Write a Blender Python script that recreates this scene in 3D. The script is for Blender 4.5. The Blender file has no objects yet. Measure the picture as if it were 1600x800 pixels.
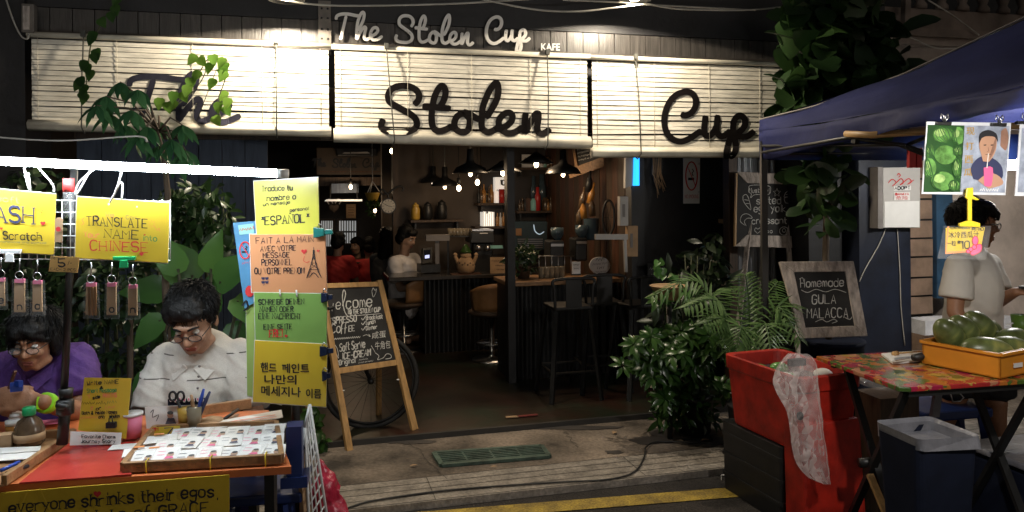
import bpy, bmesh, math, random
from mathutils import Vector, Matrix, Euler, noise as mnoise
V = Vector
R = math.radians
random.seed(7)
S = bpy.context.scene
COL = S.collection

# ------------------------------------------------------------------ camera
F = 1200.0          # focal length in pixels of the 1600 x 800 photograph
HZ = 300.0          # horizon row
EYE = 1.62
ROLL = -0.009
cam_d = bpy.data.cameras.new('camera')
cam_d.sensor_width = 36.0
cam_d.lens = 36.0 * F / 1600.0
cam_d.shift_y = -(400 - HZ) / 1600.0
cam_d.clip_start = 0.05
cam_d.clip_end = 400
cam = bpy.data.objects.new('camera', cam_d)
COL.objects.link(cam)
cam.matrix_world = Matrix.Translation((0, 0, EYE)) @ Euler((R(90), 0, 0)).to_matrix().to_4x4() @ Matrix.Rotation(ROLL, 4, 'Z')
S.camera = cam

# ------------------------------------------------------------------ world, exposure
W = bpy.data.worlds.new('World'); S.world = W; W.use_nodes = True
nt = W.node_tree
bg = nt.nodes['Background']
sky = nt.nodes.new('ShaderNodeTexSky'); sky.sky_type = 'NISHITA'; sky.sun_disc = False
sky.sun_elevation = R(8); sky.sun_rotation = R(160)
hs = nt.nodes.new('ShaderNodeHueSaturation'); hs.inputs['Saturation'].default_value = 0.25
tint = nt.nodes.new('ShaderNodeMixRGB'); tint.blend_type = 'MULTIPLY'; tint.inputs[0].default_value = 1
tint.inputs[2].default_value = (1.0, 0.93, 0.86, 1)
nt.links.new(sky.outputs[0], hs.inputs['Color']); nt.links.new(hs.outputs[0], tint.inputs[1])
nt.links.new(tint.outputs[0], bg.inputs[0])
bg.inputs[1].default_value = 0.019
S.view_settings.view_transform = 'Standard'
S.view_settings.look = 'None'
S.view_settings.exposure = 0.0
S.view_settings.gamma = 1.0
S.render.engine = 'CYCLES'
S.cycles.use_denoising = True
S.cycles.max_bounces = 7
S.cycles.sample_clamp_indirect = 4.0
S.cycles.caustics_reflective = False
S.cycles.caustics_refractive = False

FLOOD_W = 110.0
TUBE_E = 150.0
TENT_E = 210.0
BULB_E = 12.0

# ------------------------------------------------------------------ pixel rays
cr, sr = math.cos(ROLL), math.sin(ROLL)
def ray(px, py):
    u = (px - 800) / F; v = (HZ - py) / F
    return V((u * cr - v * sr, 1.0, u * sr + v * cr))
EYEV = V((0, 0, EYE))
def at(px, py, Y):
    return EYEV + ray(px, py) * Y

class Pl:
    """upright (or tilted) plane; hit() gives the point of a plane seen along a pixel ray"""
    def __init__(s, p, yaw=0.0, pitch=0.0):
        s.p = V(p)
        a, b = R(yaw), R(pitch)
        s.n = V((math.sin(a) * math.cos(b), -math.cos(a) * math.cos(b), math.sin(b)))
        s.r = V((math.cos(a), math.sin(a), 0))
        s.u = s.r.cross(V((0, 0, 1)).cross(s.r)).normalized() if False else s.n.cross(s.r).normalized()
        if s.u.z < 0: s.u = -s.u
    def hit(s, px, py, off=0.0):
        d = ray(px, py)
        q = s.p + s.n * off
        t = (q - EYEV).dot(s.n) / d.dot(s.n)
        return EYEV + d * t
class HPl(Pl):
    def __init__(s, z):
        s.p = V((0, 0, z)); s.n = V((0, 0, 1)); s.r = V((1, 0, 0)); s.u = V((0, 1, 0))

YAW = 14.8
DD = V((math.cos(R(YAW)), math.sin(R(YAW)), 0)); IN = V((-math.sin(R(YAW)), math.cos(R(YAW)), 0))
F0 = V((0, 5.2, 0))
def FP(s, t, z):
    """street-front frame: s along the shop front, t inward, z up"""
    return F0 + DD * s + IN * t + V((0, 0, z))
def fac(t): return Pl(FP(0, t, 0), YAW)
def s_of(px, t, py=300):
    p = fac(t).hit(px, py); return (p - F0).dot(DD)

# ------------------------------------------------------------------ mesh builder
class MB:
    def __init__(s): s.v = []; s.f = []; s.mi = []; s.cm = 0; s.M = None; s.k = 0; s.sm = []; s.smooth = False
    def add(s, pts, faces):
        b = len(s.v)
        if s.M is not None: pts = [s.M @ V(p) for p in pts]
        s.v.extend([V(p) for p in pts])
        for f in faces:
            s.f.append([b + i for i in f]); s.mi.append(s.cm); s.sm.append(s.smooth)
        return s
    def frame(s, c, x, y, z, size):
        hx, hy, hz = x * size[0] / 2, y * size[1] / 2, z * size[2] / 2
        c = V(c)
        P = [c - hx - hy - hz, c + hx - hy - hz, c + hx + hy - hz, c - hx + hy - hz,
             c - hx - hy + hz, c + hx - hy + hz, c + hx + hy + hz, c - hx + hy + hz]
        return s.add(P, [(0, 3, 2, 1), (4, 5, 6, 7), (0, 1, 5, 4), (1, 2, 6, 5), (2, 3, 7, 6), (3, 0, 4, 7)])
    def box(s, c, size, yaw=0.0):
        a = R(yaw)
        return s.frame(c, V((math.cos(a), math.sin(a), 0)), V((-math.sin(a), math.cos(a), 0)), V((0, 0, 1)), size)
    def fbox(s, s0, s1, t0, t1, z0, z1):
        return s.frame(FP((s0 + s1) / 2, (t0 + t1) / 2, (z0 + z1) / 2), DD, IN, V((0, 0, 1)), (abs(s1 - s0), abs(t1 - t0), abs(z1 - z0)))
    def bar(s, a, b, w, h, up=(0, 0, 1)):
        a, b = V(a), V(b); d = b - a; L = d.length; d.normalize()
        x = d.cross(V(up))
        if x.length < 1e-4: x = d.cross(V((0, 1, 0)))
        x.normalize(); y = x.cross(d)
        return s.frame((a + b) / 2, x, y, d, (w, h, L))
    def poly(s, pts): return s.add(pts, [tuple(range(len(pts)))])
    def prism(s, pts, off):
        n = len(pts); pts = [V(p) for p in pts]; off = V(off)
        P = pts + [p + off for p in pts]
        Fc = [tuple(range(n)), tuple(range(2 * n - 1, n - 1, -1))]
        for i in range(n):
            j = (i + 1) % n
            Fc.append((j, i, n + i, n + j))
        return s.add(P, Fc)
    def tube(s, pts, r, n=8, cap=True):
        pts = [V(p) for p in pts]; m = len(pts)
        rs = r if isinstance(r, (list, tuple)) else [r] * m
        P = []; Fc = []
        t0 = (pts[1] - pts[0]).normalized()
        x = t0.cross(V((0, 0, 1)))
        if x.length < 1e-3: x = V((1, 0, 0))
        x.normalize()
        for i in range(m):
            t = (pts[min(i + 1, m - 1)] - pts[max(i - 1, 0)])
            if t.length < 1e-9: t = t0
            t.normalize()
            x = x - t * x.dot(t)
            if x.length < 1e-4: x = t.orthogonal()
            x.normalize(); y = t.cross(x)
            for k in range(n):
                a = 2 * math.pi * k / n
                P.append(pts[i] + (x * math.cos(a) + y * math.sin(a)) * rs[i])
        for i in range(m - 1):
            for k in range(n):
                k2 = (k + 1) % n
                Fc.append((i * n + k, i * n + k2, (i + 1) * n + k2, (i + 1) * n + k))
        if cap:
            Fc.append(tuple(range(n - 1, -1, -1))); Fc.append(tuple((m - 1) * n + k for k in range(n)))
        q = s.smooth; s.smooth = True; s.add(P, Fc); s.smooth = q
        return s
    def lathe(s, prof, base=(0, 0, 0), n=16, ax=None, cap=True):
        b = V(base); z = V(ax).normalized() if ax is not None else V((0, 0, 1))
        x = z.orthogonal().normalized() if ax is not None else V((1, 0, 0)); y = z.cross(x)
        P = []; Fc = []
        for r, h in prof:
            for k in range(n):
                a = 2 * math.pi * k / n
                P.append(b + z * h + (x * math.cos(a) + y * math.sin(a)) * max(r, 1e-4))
        m = len(prof)
        for i in range(m - 1):
            for k in range(n):
                k2 = (k + 1) % n
                Fc.append((i * n + k, i * n + k2, (i + 1) * n + k2, (i + 1) * n + k))
        if cap:
            Fc.append(tuple(range(n - 1, -1, -1))); Fc.append(tuple((m - 1) * n + k for k in range(n)))
        q = s.smooth; s.smooth = True; s.add(P, Fc); s.smooth = q
        return s
    def ell(s, c, r, rot=None, n=16, m=10):
        c = V(c); P = []; Fc = []
        Q = rot if rot is not None else Matrix.Identity(3)
        for i in range(m + 1):
            th = math.pi * i / m
            for k in range(n):
                a = 2 * math.pi * k / n
                st = max(math.sin(th), 1e-3)
                P.append(c + Q @ V((r[0] * st * math.cos(a), r[1] * st * math.sin(a), r[2] * math.cos(th))))
        for i in range(m):
            for k in range(n):
                k2 = (k + 1) % n
                Fc.append((i * n + k, (i + 1) * n + k, (i + 1) * n + k2, i * n + k2))
        Fc.append(tuple(range(n))); Fc.append(tuple(m * n + k for k in range(n - 1, -1, -1)))
        q = s.smooth; s.smooth = True; s.add(P, Fc); s.smooth = q
        return s
    def caps(s, a, b, ra, rb, n=12):
        """tapered capsule"""
        a, b = V(a), V(b); d = (b - a); L = d.length
        if L < 1e-6: return s.ell(a, (ra, ra, ra))
        prof = [(ra * math.cos(t), ra * math.sin(t)) for t in [-1.5, -1.1, -.75, -.35]]
        prof = [(r, h) for r, h in prof] + [(ra, 0), (rb, L)] + [(rb * math.cos(t), L + rb * math.sin(t)) for t in [.35, .75, 1.1, 1.5]]
        return s.lathe(prof, a, n, d)
    def rib(s, pl, pts, w, off=.002, fn=None, thick=0.0, cap=True):
        """a painted or cut stroke of pixel width w lying on plane pl"""
        if len(pts) < 2: return s
        q = [V((p[0], p[1])) for p in pts]
        if cap:
            d0 = (q[0] - q[1]); d1 = (q[-1] - q[-2])
            if d0.length > 1e-6: q[0] = q[0] + d0.normalized() * w * .15
            if d1.length > 1e-6: q[-1] = q[-1] + d1.normalized() * w * .15
        m = len(q); s.k = (s.k + 1) % 16
        A = []; B = []
        for i in range(m):
            t = q[min(i + 1, m - 1)] - q[max(i - 1, 0)]
            if t.length < 1e-6: t = V((1, 0))
            t.normalize(); nrm = V((-t.y, t.x))
            ww = w / 2
            if cap and (i == 0 or i == m - 1): ww *= .62
            o = off + s.k * 4e-5 + 3e-5 * i / m
            h = (lambda p: fn(p.x, p.y, o)) if fn else (lambda p: pl.hit(p.x, p.y, o))
            A.append(h(q[i] + nrm * ww)); B.append(h(q[i] - nrm * ww))
        P = A + B
        Fc = [(i, i + 1, m + i + 1, m + i) for i in range(m - 1)]
        if thick:
            bk = [p - pl.n * thick for p in P]; P = P + bk; k = 2 * m
            Fc += [(k + m + i, k + m + i + 1, k + i + 1, k + i) for i in range(m - 1)]
            Fc += [(i, k + i, k + i + 1, i + 1) for i in range(m - 1)]
            Fc += [(m + i + 1, k + m + i + 1, k + m + i, m + i) for i in range(m - 1)]
            Fc += [(0, m, k + m, k), (m - 1, k + m - 1, k + 2 * m - 1, 2 * m - 1)]
        return s.add(P, Fc)
    def dot(s, pl, px, py, r, off=.002, n=10, ry=None):
        ry = ry or r; s.k = (s.k + 1) % 16
        return s.poly([pl.hit(px + r * math.cos(2 * math.pi * k / n), py - ry * math.sin(2 * math.pi * k / n), off + s.k * 4e-5) for k in range(n)])
    def area(s, pl, pts, off=.002):
        s.k = (s.k + 1) % 16
        return s.poly([pl.hit(x, y, off + s.k * 4e-5) for x, y in pts])
    def board(s, pl, pts, thick=.006, off=0.0):
        P = [pl.hit(x, y, off) for x, y in pts]
        return s.prism(P, -pl.n * thick)
    def build(s, name, mats, parent=None, label=None, bevel=0.0):
        me = bpy.data.meshes.new(name)
        if not isinstance(mats, (list, tuple)): mats = [mats]
        if parent is None:
            xs = [p.x for p in s.v]; ys = [p.y for p in s.v]; zs = [p.z for p in s.v]
            org = V(((min(xs) + max(xs)) / 2, (min(ys) + max(ys)) / 2, min(zs)))
        else:
            org = V(parent.get('_org', (0, 0, 0)))
        me.from_pydata([p - org for p in s.v], [], s.f)
        for m in mats: me.materials.append(M(m) if isinstance(m, str) else m)
        me.polygons.foreach_set('material_index', s.mi)
        me.polygons.foreach_set('use_smooth', s.sm)
        me.update()
        o = bpy.data.objects.new(name, me); COL.objects.link(o)
        if bevel:
            b = o.modifiers.new('bevel', 'BEVEL'); b.width = bevel; b.segments = 2; b.limit_method = 'ANGLE'
        if parent is None: o.location = org
        else: o.parent = parent
        o['_org'] = tuple(org)
        if label: o['label'] = label
        return o

def tag(o, label, cat, group=None, kind=None):
    o['label'] = label; o['category'] = cat
    if group: o['group'] = group
    if kind: o['kind'] = kind
    return o
def struct(o):
    o['kind'] = 'structure'; return o
def thing(name, label, cat, loc, group=None):
    o = bpy.data.objects.new(name, None); COL.objects.link(o)
    o.empty_display_size = .1; o.location = V(loc); o['_org'] = tuple(V(loc))
    return tag(o, label, cat, group)
def dup(root, loc, rz=0.0, label=None, scale=1.0):
    m = {}
    def cp(o, par):
        c = o.copy(); COL.objects.link(c)
        if par is not None: c.parent = par
        for ch in [x for x in kids.get(o.name, [])]: cp(ch, c)
        return c
    kids = {}
    for o in bpy.data.objects:
        if o.parent: kids.setdefault(o.parent.name, []).append(o)
    c = cp(root, None)
    c.location = V(loc); c.rotation_euler = (0, 0, rz); c.scale = (scale,) * 3
    if label: c['label'] = label
    return c

# ------------------------------------------------------------------ fused bodies
def fuse(name, mb, voxel, mat, parent, smooth=6, wrinkle=0.0, wscale=12.0, label=None):
    me = bpy.data.meshes.new('tmp'); me.from_pydata([tuple(p) for p in mb.v], [], mb.f); me.update()
    o = bpy.data.objects.new('tmp', me); COL.objects.link(o)
    r = o.modifiers.new('r', 'REMESH'); r.mode = 'VOXEL'; r.voxel_size = voxel; r.use_smooth_shade = True
    sm = o.modifiers.new('s', 'SMOOTH'); sm.iterations = smooth; sm.factor = .5
    dg = bpy.context.evaluated_depsgraph_get(); dg.update()
    me2 = bpy.data.meshes.new_from_object(o.evaluated_get(dg))
    bpy.data.objects.remove(o); bpy.data.meshes.remove(me)
    org = V(parent.get('_org', (0, 0, 0)))
    if wrinkle:
        ns = [v.normal.copy() for v in me2.vertices]
        for v, n in zip(me2.vertices, ns):
            p = v.co * wscale
            q = V((p.x + 1.3 * p.z, p.y, p.z * .55))
            w = 1.1 - 2.6 * abs(mnoise.noise(q)) ** .7 + .5 * mnoise.noise(q * 2.3) + .35 * (1 - 2 * abs(mnoise.noise(q * 3.7)))
            v.co += n * w * wrinkle
    for v in me2.vertices: v.co -= org
    me2.materials.clear(); me2.materials.append(M(mat))
    for p in me2.polygons: p.use_smooth = True; p.material_index = 0
    me2.name = name
    b = bpy.data.objects.new(name, me2); COL.objects.link(b); b.parent = parent; b['_org'] = tuple(org)
    if label: b['label'] = label
    return b

# ------------------------------------------------------------------ materials
MATS = {}
SPEC = {}
def M(k):
    if k in MATS: return MATS[k]
    MATS[k] = SPEC[k](k); return MATS[k]
def base_nodes(k):
    m = bpy.data.materials.new(k); m.use_nodes = True
    n = m.node_tree; b = n.nodes['Principled BSDF']
    return m, n, b
def mat(k, col, rough=.6, metal=0.0, nz=(6.0, .25), bump=None, trans=0.0, alpha=1.0, emis=0.0, ecol=None, stretch=None, spec=None, coat=0.0, col2=None, grain=None):
    def mk(k):
        m, n, b = base_nodes(k)
        c4 = (*col, 1)
        b.inputs['Roughness'].default_value = rough; b.inputs['Metallic'].default_value = metal
        if spec is not None: b.inputs['Specular IOR Level'].default_value = spec
        if coat: b.inputs['Coat Weight'].default_value = coat; b.inputs['Coat Roughness'].default_value = .12
        b.inputs['Base Color'].default_value = c4
        if trans: b.inputs['Transmission Weight'].default_value = trans
        if alpha < 1: b.inputs['Alpha'].default_value = alpha
        if emis: 
            b.inputs['Emission Color'].default_value = (*(ecol or col), 1); b.inputs['Emission Strength'].default_value = emis
        tc = n.nodes.new('ShaderNodeTexCoord'); mp = n.nodes.new('ShaderNodeMapping')
        if stretch: mp.inputs['Scale'].default_value = stretch
        n.links.new(tc.outputs['Object'], mp.inputs[0])
        if nz:
            t = n.nodes.new('ShaderNodeTexNoise'); t.inputs['Scale'].default_value = nz[0]; t.inputs['Detail'].default_value = 6; t.inputs['Roughness'].default_value = .6
            n.links.new(mp.outputs[0], t.inputs['Vector'])
            rp = n.nodes.new('ShaderNodeValToRGB')
            rp.color_ramp.elements[0].position = .32; rp.color_ramp.elements[1].position = .68
            lo = col2 if col2 else tuple(x * (1 - nz[1]) for x in col)
            hi = col if col2 else tuple(min(1, x * (1 + nz[1] * .5)) for x in col)
            rp.color_ramp.elements[0].color = (*lo, 1); rp.color_ramp.elements[1].color = (*hi, 1)
            n.links.new(t.outputs['Fac'], rp.inputs[0]); n.links.new(rp.outputs[0], b.inputs['Base Color'])
        if grain:
            t3 = n.nodes.new('ShaderNodeTexNoise'); t3.inputs['Scale'].default_value = grain[0]; t3.inputs['Detail'].default_value = 3
            n.links.new(mp.outputs[0], t3.inputs['Vector'])
            mr = n.nodes.new('ShaderNodeMapRange'); mr.inputs[1].default_value = .35; mr.inputs[2].default_value = .65; mr.inputs[3].default_value = 1 - grain[1]; mr.inputs[4].default_value = 1 + grain[1] * .6
            n.links.new(t3.outputs['Fac'], mr.inputs[0])
            mg = n.nodes.new('ShaderNodeVectorMath'); mg.operation = 'MULTIPLY'
            n.links.new(rp.outputs[0], mg.inputs[0]); n.links.new(mr.outputs[0], mg.inputs[1]); n.links.new(mg.outputs[0], b.inputs['Base Color'])
        if bump:
            t2 = n.nodes.new('ShaderNodeTexNoise'); t2.inputs['Scale'].default_value = bump[0]; t2.inputs['Detail'].default_value = 5
            n.links.new(mp.outputs[0], t2.inputs['Vector'])
            bp = n.nodes.new('ShaderNodeBump'); bp.inputs['Strength'].default_value = bump[1]; bp.inputs['Distance'].default_value = .02
            n.links.new(t2.outputs['Fac'], bp.inputs['Height']); n.links.new(bp.outputs[0], b.inputs['Normal'])
        return m
    SPEC[k] = mk
def leafmat(k, c1, c2, rough=.38, trans=.25):
    def mk(k):
        m, n, b = base_nodes(k)
        g = n.nodes.new('ShaderNodeNewGeometry'); rp = n.nodes.new('ShaderNodeValToRGB')
        rp.color_ramp.elements[0].color = (*c1, 1); rp.color_ramp.elements[1].color = (*c2, 1)
        n.links.new(g.outputs['Random Per Island'], rp.inputs[0]); n.links.new(rp.outputs[0], b.inputs['Base Color'])
        b.inputs['Roughness'].default_value = rough
        tr = n.nodes.new('ShaderNodeBsdfTranslucent'); mx = n.nodes.new('ShaderNodeMixShader'); mx.inputs[0].default_value = trans
        n.links.new(rp.outputs[0], tr.inputs[0])
        out = n.nodes['Material Output']
        n.links.new(b.outputs[0], mx.inputs[1]); n.links.new(tr.outputs[0], mx.inputs[2]); n.links.new(mx.outputs[0], out.inputs[0])
        return m
    SPEC[k] = mk
def film(k, col=(1, 1, 1), op=.18, rough=.12, edge=0.0):
    """thin clear plastic: mostly see-through with a gloss"""
    def mk(k):
        m, n, b = base_nodes(k)
        b.inputs['Base Color'].default_value = (*col, 1); b.inputs['Roughness'].default_value = rough
        t = n.nodes.new('ShaderNodeBsdfTransparent'); mx = n.nodes.new('ShaderNodeMixShader')
        tc = n.nodes.new('ShaderNodeTexCoord'); nz = n.nodes.new('ShaderNodeTexNoise'); nz.inputs['Scale'].default_value = 9; nz.inputs['Detail'].default_value = 1; nz.inputs['Distortion'].default_value = 1.5
        n.links.new(tc.outputs['Object'], nz.inputs['Vector'])
        bp = n.nodes.new('ShaderNodeBump'); bp.inputs['Strength'].default_value = .6 if edge else .12; bp.inputs['Distance'].default_value = .03
        n.links.new(nz.outputs['Fac'], bp.inputs['Height']); n.links.new(bp.outputs[0], b.inputs['Normal'])
        vo = n.nodes.new('ShaderNodeTexVoronoi'); vo.feature = 'DISTANCE_TO_EDGE'; vo.inputs['Scale'].default_value = 16; n.links.new(nz.outputs['Color'], vo.inputs['Vector']) if False else n.links.new(tc.outputs['Object'], vo.inputs['Vector'])
        n.links.new(vo.outputs['Distance'], bp.inputs['Height'])
        mr = n.nodes.new('ShaderNodeMapRange'); mr.inputs[1].default_value = .3; mr.inputs[2].default_value = .75
        mr.inputs[3].default_value = op * .3; mr.inputs[4].default_value = min(1, op * 1.6)
        n.links.new(nz.outputs['Fac'], mr.inputs[0])
        lw = n.nodes.new('ShaderNodeLayerWeight'); lw.inputs[0].default_value = .35; n.links.new(bp.outputs[0], lw.inputs['Normal'])
        ad = n.nodes.new('ShaderNodeMath'); ad.operation = 'MULTIPLY_ADD'; ad.inputs[1].default_value = edge; ad.use_clamp = True
        n.links.new(lw.outputs['Fresnel'], ad.inputs[0]); n.links.new(mr.outputs[0], ad.inputs[2]); n.links.new(ad.outputs[0], mx.inputs[0])
        n.links.new(t.outputs[0], mx.inputs[1]); n.links.new(b.outputs[0], mx.inputs[2])
        n.links.new(mx.outputs[0], n.nodes['Material Output'].inputs[0])
        return m
    SPEC[k] = mk
def glow(k, col, e):
    def mk(k):
        m, n, b = base_nodes(k)
        b.inputs['Base Color'].default_value = (*col, 1)
        b.inputs['Emission Color'].default_value = (*col, 1); b.inputs['Emission Strength'].default_value = e
        return m
    SPEC[k] = mk
WOODV = (14, 14, 1.2); WOODH = (1.2, 14, 14)
mat('black_wall', (.012, .012, .014), .55, nz=(3, .5), bump=(20, .15))
mat('plank_black', (.055, .05, .046), .40, nz=(5, .45), stretch=(9, 9, .8), bump=(14, .12))
mat('trim_black', (.05, .043, .038), .5, nz=(6, .4), bump=(20, .2))
mat('bracket', (.16, .14, .12), .6, nz=(9, .35))
mat('dark_int', (.035, .028, .024), .75, nz=(3, .4))
mat('int_blue', (.075, .10, .15), .7, nz=(4, .4), stretch=(6, 6, .7))  # blue brightened to carry lamp glare on the veranda boards
mat('int_tan', (.085, .065, .05), .8, nz=(2.5, .25), bump=(18, .1))
mat('ceiling', (.05, .045, .04), .9)
mat('slat', (.76, .72, .62), .55, nz=(5, .3), stretch=(.7, 5, 9))
mat('slat_edge', (.68, .63, .52), .6, nz=(5, .25))
mat('cord', (.09, .09, .08), .8)
mat('cord_white', (.6, .6, .58), .7)
mat('ink_faded', (.03, .03, .045), .8, spec=.08, nz=(8, .35))
mat('ink_blind', (.009, .007, .007), .8, spec=.08, nz=(8, .35), stretch=(.6, 4, 10))
mat('sign_letter', (.82, .79, .74), .5, nz=(4, .12))
mat('white_paint', (.75, .74, .72), .5, nz=(6, .12))
mat('iron', (.012, .012, .012), .45, nz=(10, .3))
mat('steel', (.55, .55, .56), .28, 1.0, nz=None)
mat('cable', (.02, .02, .02), .5)
mat('wire_pale', (.4, .38, .34), .6)
mat('concrete', (.23, .185, .145), .9, nz=(1.9, .8), bump=(30, .8), grain=(50, .22))
mat('tile_strip', (.30, .265, .225), .8, nz=(9, .42), bump=(60, .4), grain=(60, .22))
mat('groove', (.03, .027, .024), .9)
mat('asphalt', (.040, .033, .028), .85, nz=(3, .5), bump=(90, 1.0), grain=(90, .5))
mat('yellow_line', (.52, .36, .05), .75, nz=(7, .55), bump=(60, .3), col2=(.16, .11, .03), grain=(90, .4))
mat('wet_stain', (.075, .066, .06), .45, nz=(5, .3))
mat('floor_int', (.009, .022, .012), .36, nz=(1.7, .5), bump=(12, .1), col2=(.04, .014, .009))
mat('threshold', (.03, .028, .026), .6)
mat('grate', (.08, .13, .105), .5, .2, nz=(14, .5), bump=(50, .3))
mat('corrugated', (.014, .014, .015), .42, .35, nz=(4, .5), stretch=(6, 6, .8))
mat('corrugated_pale', (.24, .25, .27), .4, .5, nz=(3, .45), stretch=(8, 8, .7))
mat('bar_wood', (.30, .16, .07), .45, nz=(8, .4), stretch=(1, 10, 10))
mat('bar_top', (.035, .03, .027), .22, nz=(8, .4))
mat('wood_pine', (.50, .29, .11), .5, nz=(3.2, .35), stretch=WOODV, bump=(9, .15))
mat('wood_grey', (.50, .43, .38), .75, nz=(3.5, .5), stretch=(9, 9, 3), bump=(14, .35))
mat('wood_dark', (.07, .042, .025), .6, nz=(4, .5), stretch=WOODV)
mat('wood_red', (.10, .042, .022), .55, nz=(3, .5), stretch=WOODV)
mat('wood_tray', (.33, .18, .08), .5, nz=(4, .4), stretch=(4, 4, 4), bump=(20, .2))
mat('chalkboard', (.022, .021, .021), .75, nz=(4, .6))
mat('chalk', (.62, .61, .58), .95, nz=(60, .4))
mat('chalk_dim', (.6, .59, .56), .95, nz=(60, .5))
mat('chalk_thin', (.5, .49, .47), .95, nz=(60, .4))
mat('yellow_card', (.66, .47, .04), .3, nz=(3, .08), coat=.6)
mat('lime_card', (.62, .59, .08), .3, nz=(3, .08), coat=.6)
mat('orange_card', (.54, .25, .12), .3, nz=(3, .08), coat=.6)
mat('green_card', (.20, .36, .09), .3, nz=(3, .1), coat=.6)
mat('palegreen_card', (.32, .46, .13), .35, nz=(3, .1), coat=.4)
mat('ink', (.012, .012, .016), .6, nz=None)
mat('ink_navy', (.03, .035, .09), .6, nz=None)
mat('ink_red', (.55, .03, .03), .6, nz=None)
mat('ink_pink', (.75, .2, .12), .6, nz=None)
mat('ink_green', (.06, .25, .08), .6, nz=None)
mat('ink_grey', (.3, .27, .1), .6, nz=None)
mat('teal_clip', (.01, .16, .14), .35)
mat('navy_clip', (.012, .02, .05), .3)
mat('white_clip', (.75, .76, .76), .4)
mat('kraft', (.42, .27, .15), .8, nz=(10, .25))
mat('kraft_price', (.62, .36, .11), .6)
mat('paper', (.75, .74, .72), .7, nz=(6, .08))
mat('pink', (.75, .2, .33), .5)
mat('red_mat', (.44, .045, .034), .26, nz=(5, .2), bump=(9, .25))
mat('orange_top', (.62, .17, .05), .5, nz=(4, .25))
mat('banner', (.58, .40, .02), .6, nz=(3, .2), bump=(5, .3))
film('film', (1, 1, 1), .16)
film('sleeve', (1, 1, 1), .045, .15)
film('bag', (.95, .88, .86), .15, .08, .4)
mat('navy_cloth', (.018, .023, .092), .75, spec=.15, nz=(3, .2), bump=(6, .4))
mat('blue_plastic', (.014, .03, .13), .35)
mat('bag_red', (.42, .02, .05), .3, nz=(9, .3), bump=(20, .5))
mat('litter_red', (.2, .03, .025), .7)
mat('red_tub', (.40, .016, .007), .5, nz=(7, .55), bump=(30, .1))
mat('black_plastic', (.014, .014, .015), .5, nz=(9, .3))
mat('navy_plastic', (.006, .009, .022), .75, spec=.2, nz=(9, .3))
mat('bin_liner', (.17, .17, .19), .28, nz=(9, .3), bump=(12, .5))
mat('crate_yellow', (.66, .25, .022), .4, nz=(4, .15))
mat('navy_wall', (.010, .015, .032), .5, nz=(4, .55), bump=(9, .25))
mat('blue_wall', (.03, .085, .16), .6, nz=(4, .5), bump=(14, .3))
mat('cream_wall', (.70, .58, .50), .85, nz=(3.5, .25), bump=(14, .35))
mat('white_wall', (.74, .74, .77), .8, nz=(7, .25), bump=(20, .4))
mat('old_wall', (.20, .16, .135), .9, nz=(3, .45), bump=(10, .3))
mat('meter_box', (.46, .44, .42), .5, nz=(4, .12))
mat('box_grey', (.21, .19, .18), .5)
mat('skin', (.34, .19, .12), .48, nz=(14, .22), bump=(140, .12))
mat('skin_pale', (.42, .25, .165), .5, nz=(30, .1))
mat('skin_dark', (.34, .165, .09), .48, nz=(14, .2), bump=(140, .12))
mat('hair', (.005, .0045, .0045), .5, nz=(40, .4), bump=(70, .35), stretch=(4, 4, .6), spec=.25)
mat('eye_white', (.7, .68, .64), .25, nz=None)
mat('lip', (.28, .09, .07), .45)
mat('purple', (.075, .025, .16), .8, nz=(50, .2), bump=(90, .2))
mat('tee', (.66, .62, .56), .85, nz=(3, .08), bump=(160, .08))
mat('shorts', (.012, .012, .015), .8)
mat('red_shirt', (.62, .045, .04), .8, nz=(10, .2))
mat('grey_dress', (.09, .09, .09), .8)
mat('pink_shirt', (.78, .74, .72), .8)
mat('lens', (.8, .85, .9), .05, nz=None, alpha=.16)
mat('lime', (.30, .72, .02), .4, nz=None)
mat('blue_pen', (.02, .06, .35), .3, nz=None)
mat('green_cap', (.01, .30, .10), .35, nz=None)
mat('bottle_brown', (.16, .10, .055), .25, nz=(14, .5), trans=.3)
mat('jar_yellow', (.55, .34, .06), .3)
mat('honey', (.40, .18, .04), .25, nz=None)
mat('seat_tan', (.28, .14, .055), .45, nz=(8, .25))
mat('clock_face', (.62, .58, .50), .5)
mat('dark_glass', (.05, .075, .09), .15, nz=(2, .3))
mat('red_can', (.5, .03, .025), .35)
mat('mint', (.22, .48, .43), .45, nz=None)
mat('rubber', (.012, .012, .012), .7)
mat('sack', (.11, .10, .095), .9)
mat('cup_glass', (.5, .42, .3), .15, nz=None, trans=.6)
mat('soil', (.03, .02, .013), .95)
mat('bark', (.11, .08, .055), .85, nz=(12, .5), stretch=(2, 2, .4), bump=(20, .5))
mat('twig', (.05, .055, .025), .8)
mat('brick', (.27, .18, .125), .85, nz=(5, .4), bump=(14, .5))
mat('mortar', (.014, .012, .011), .95)
mat('poster_sky', (.34, .38, .47), .22, nz=(14, .5), coat=.8)
mat('melon_a', (.11, .27, .06), .25, nz=(30, .6), coat=.6)
mat('melon_c', (.30, .46, .15), .25, nz=(40, .5), coat=.6)
mat('flesh_dark', (.30, .16, .11), .3, nz=(20, .3))
mat('melon_b', (.02, .075, .018), .3, nz=(9, .4))
mat('poster_white', (.72, .74, .78), .25, coat=.7)
mat('gold', (.42, .26, .05), .4)
mat('poster_blue', (.09, .26, .45), .3, nz=(3, .4), coat=.6)
mat('flesh_print', (.46, .26, .17), .3, nz=None)
mat('price_pink', (.75, .12, .28), .4, nz=None)
mat('price_orange', (.8, .3, .1), .4, nz=None)
mat('clip_yellow', (.75, .55, .03), .35, nz=None)
mat('bamboo', (.50, .30, .12), .5, nz=(5, .3))
leafmat('leaf_deep', (.010, .028, .008), (.035, .075, .02))
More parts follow.
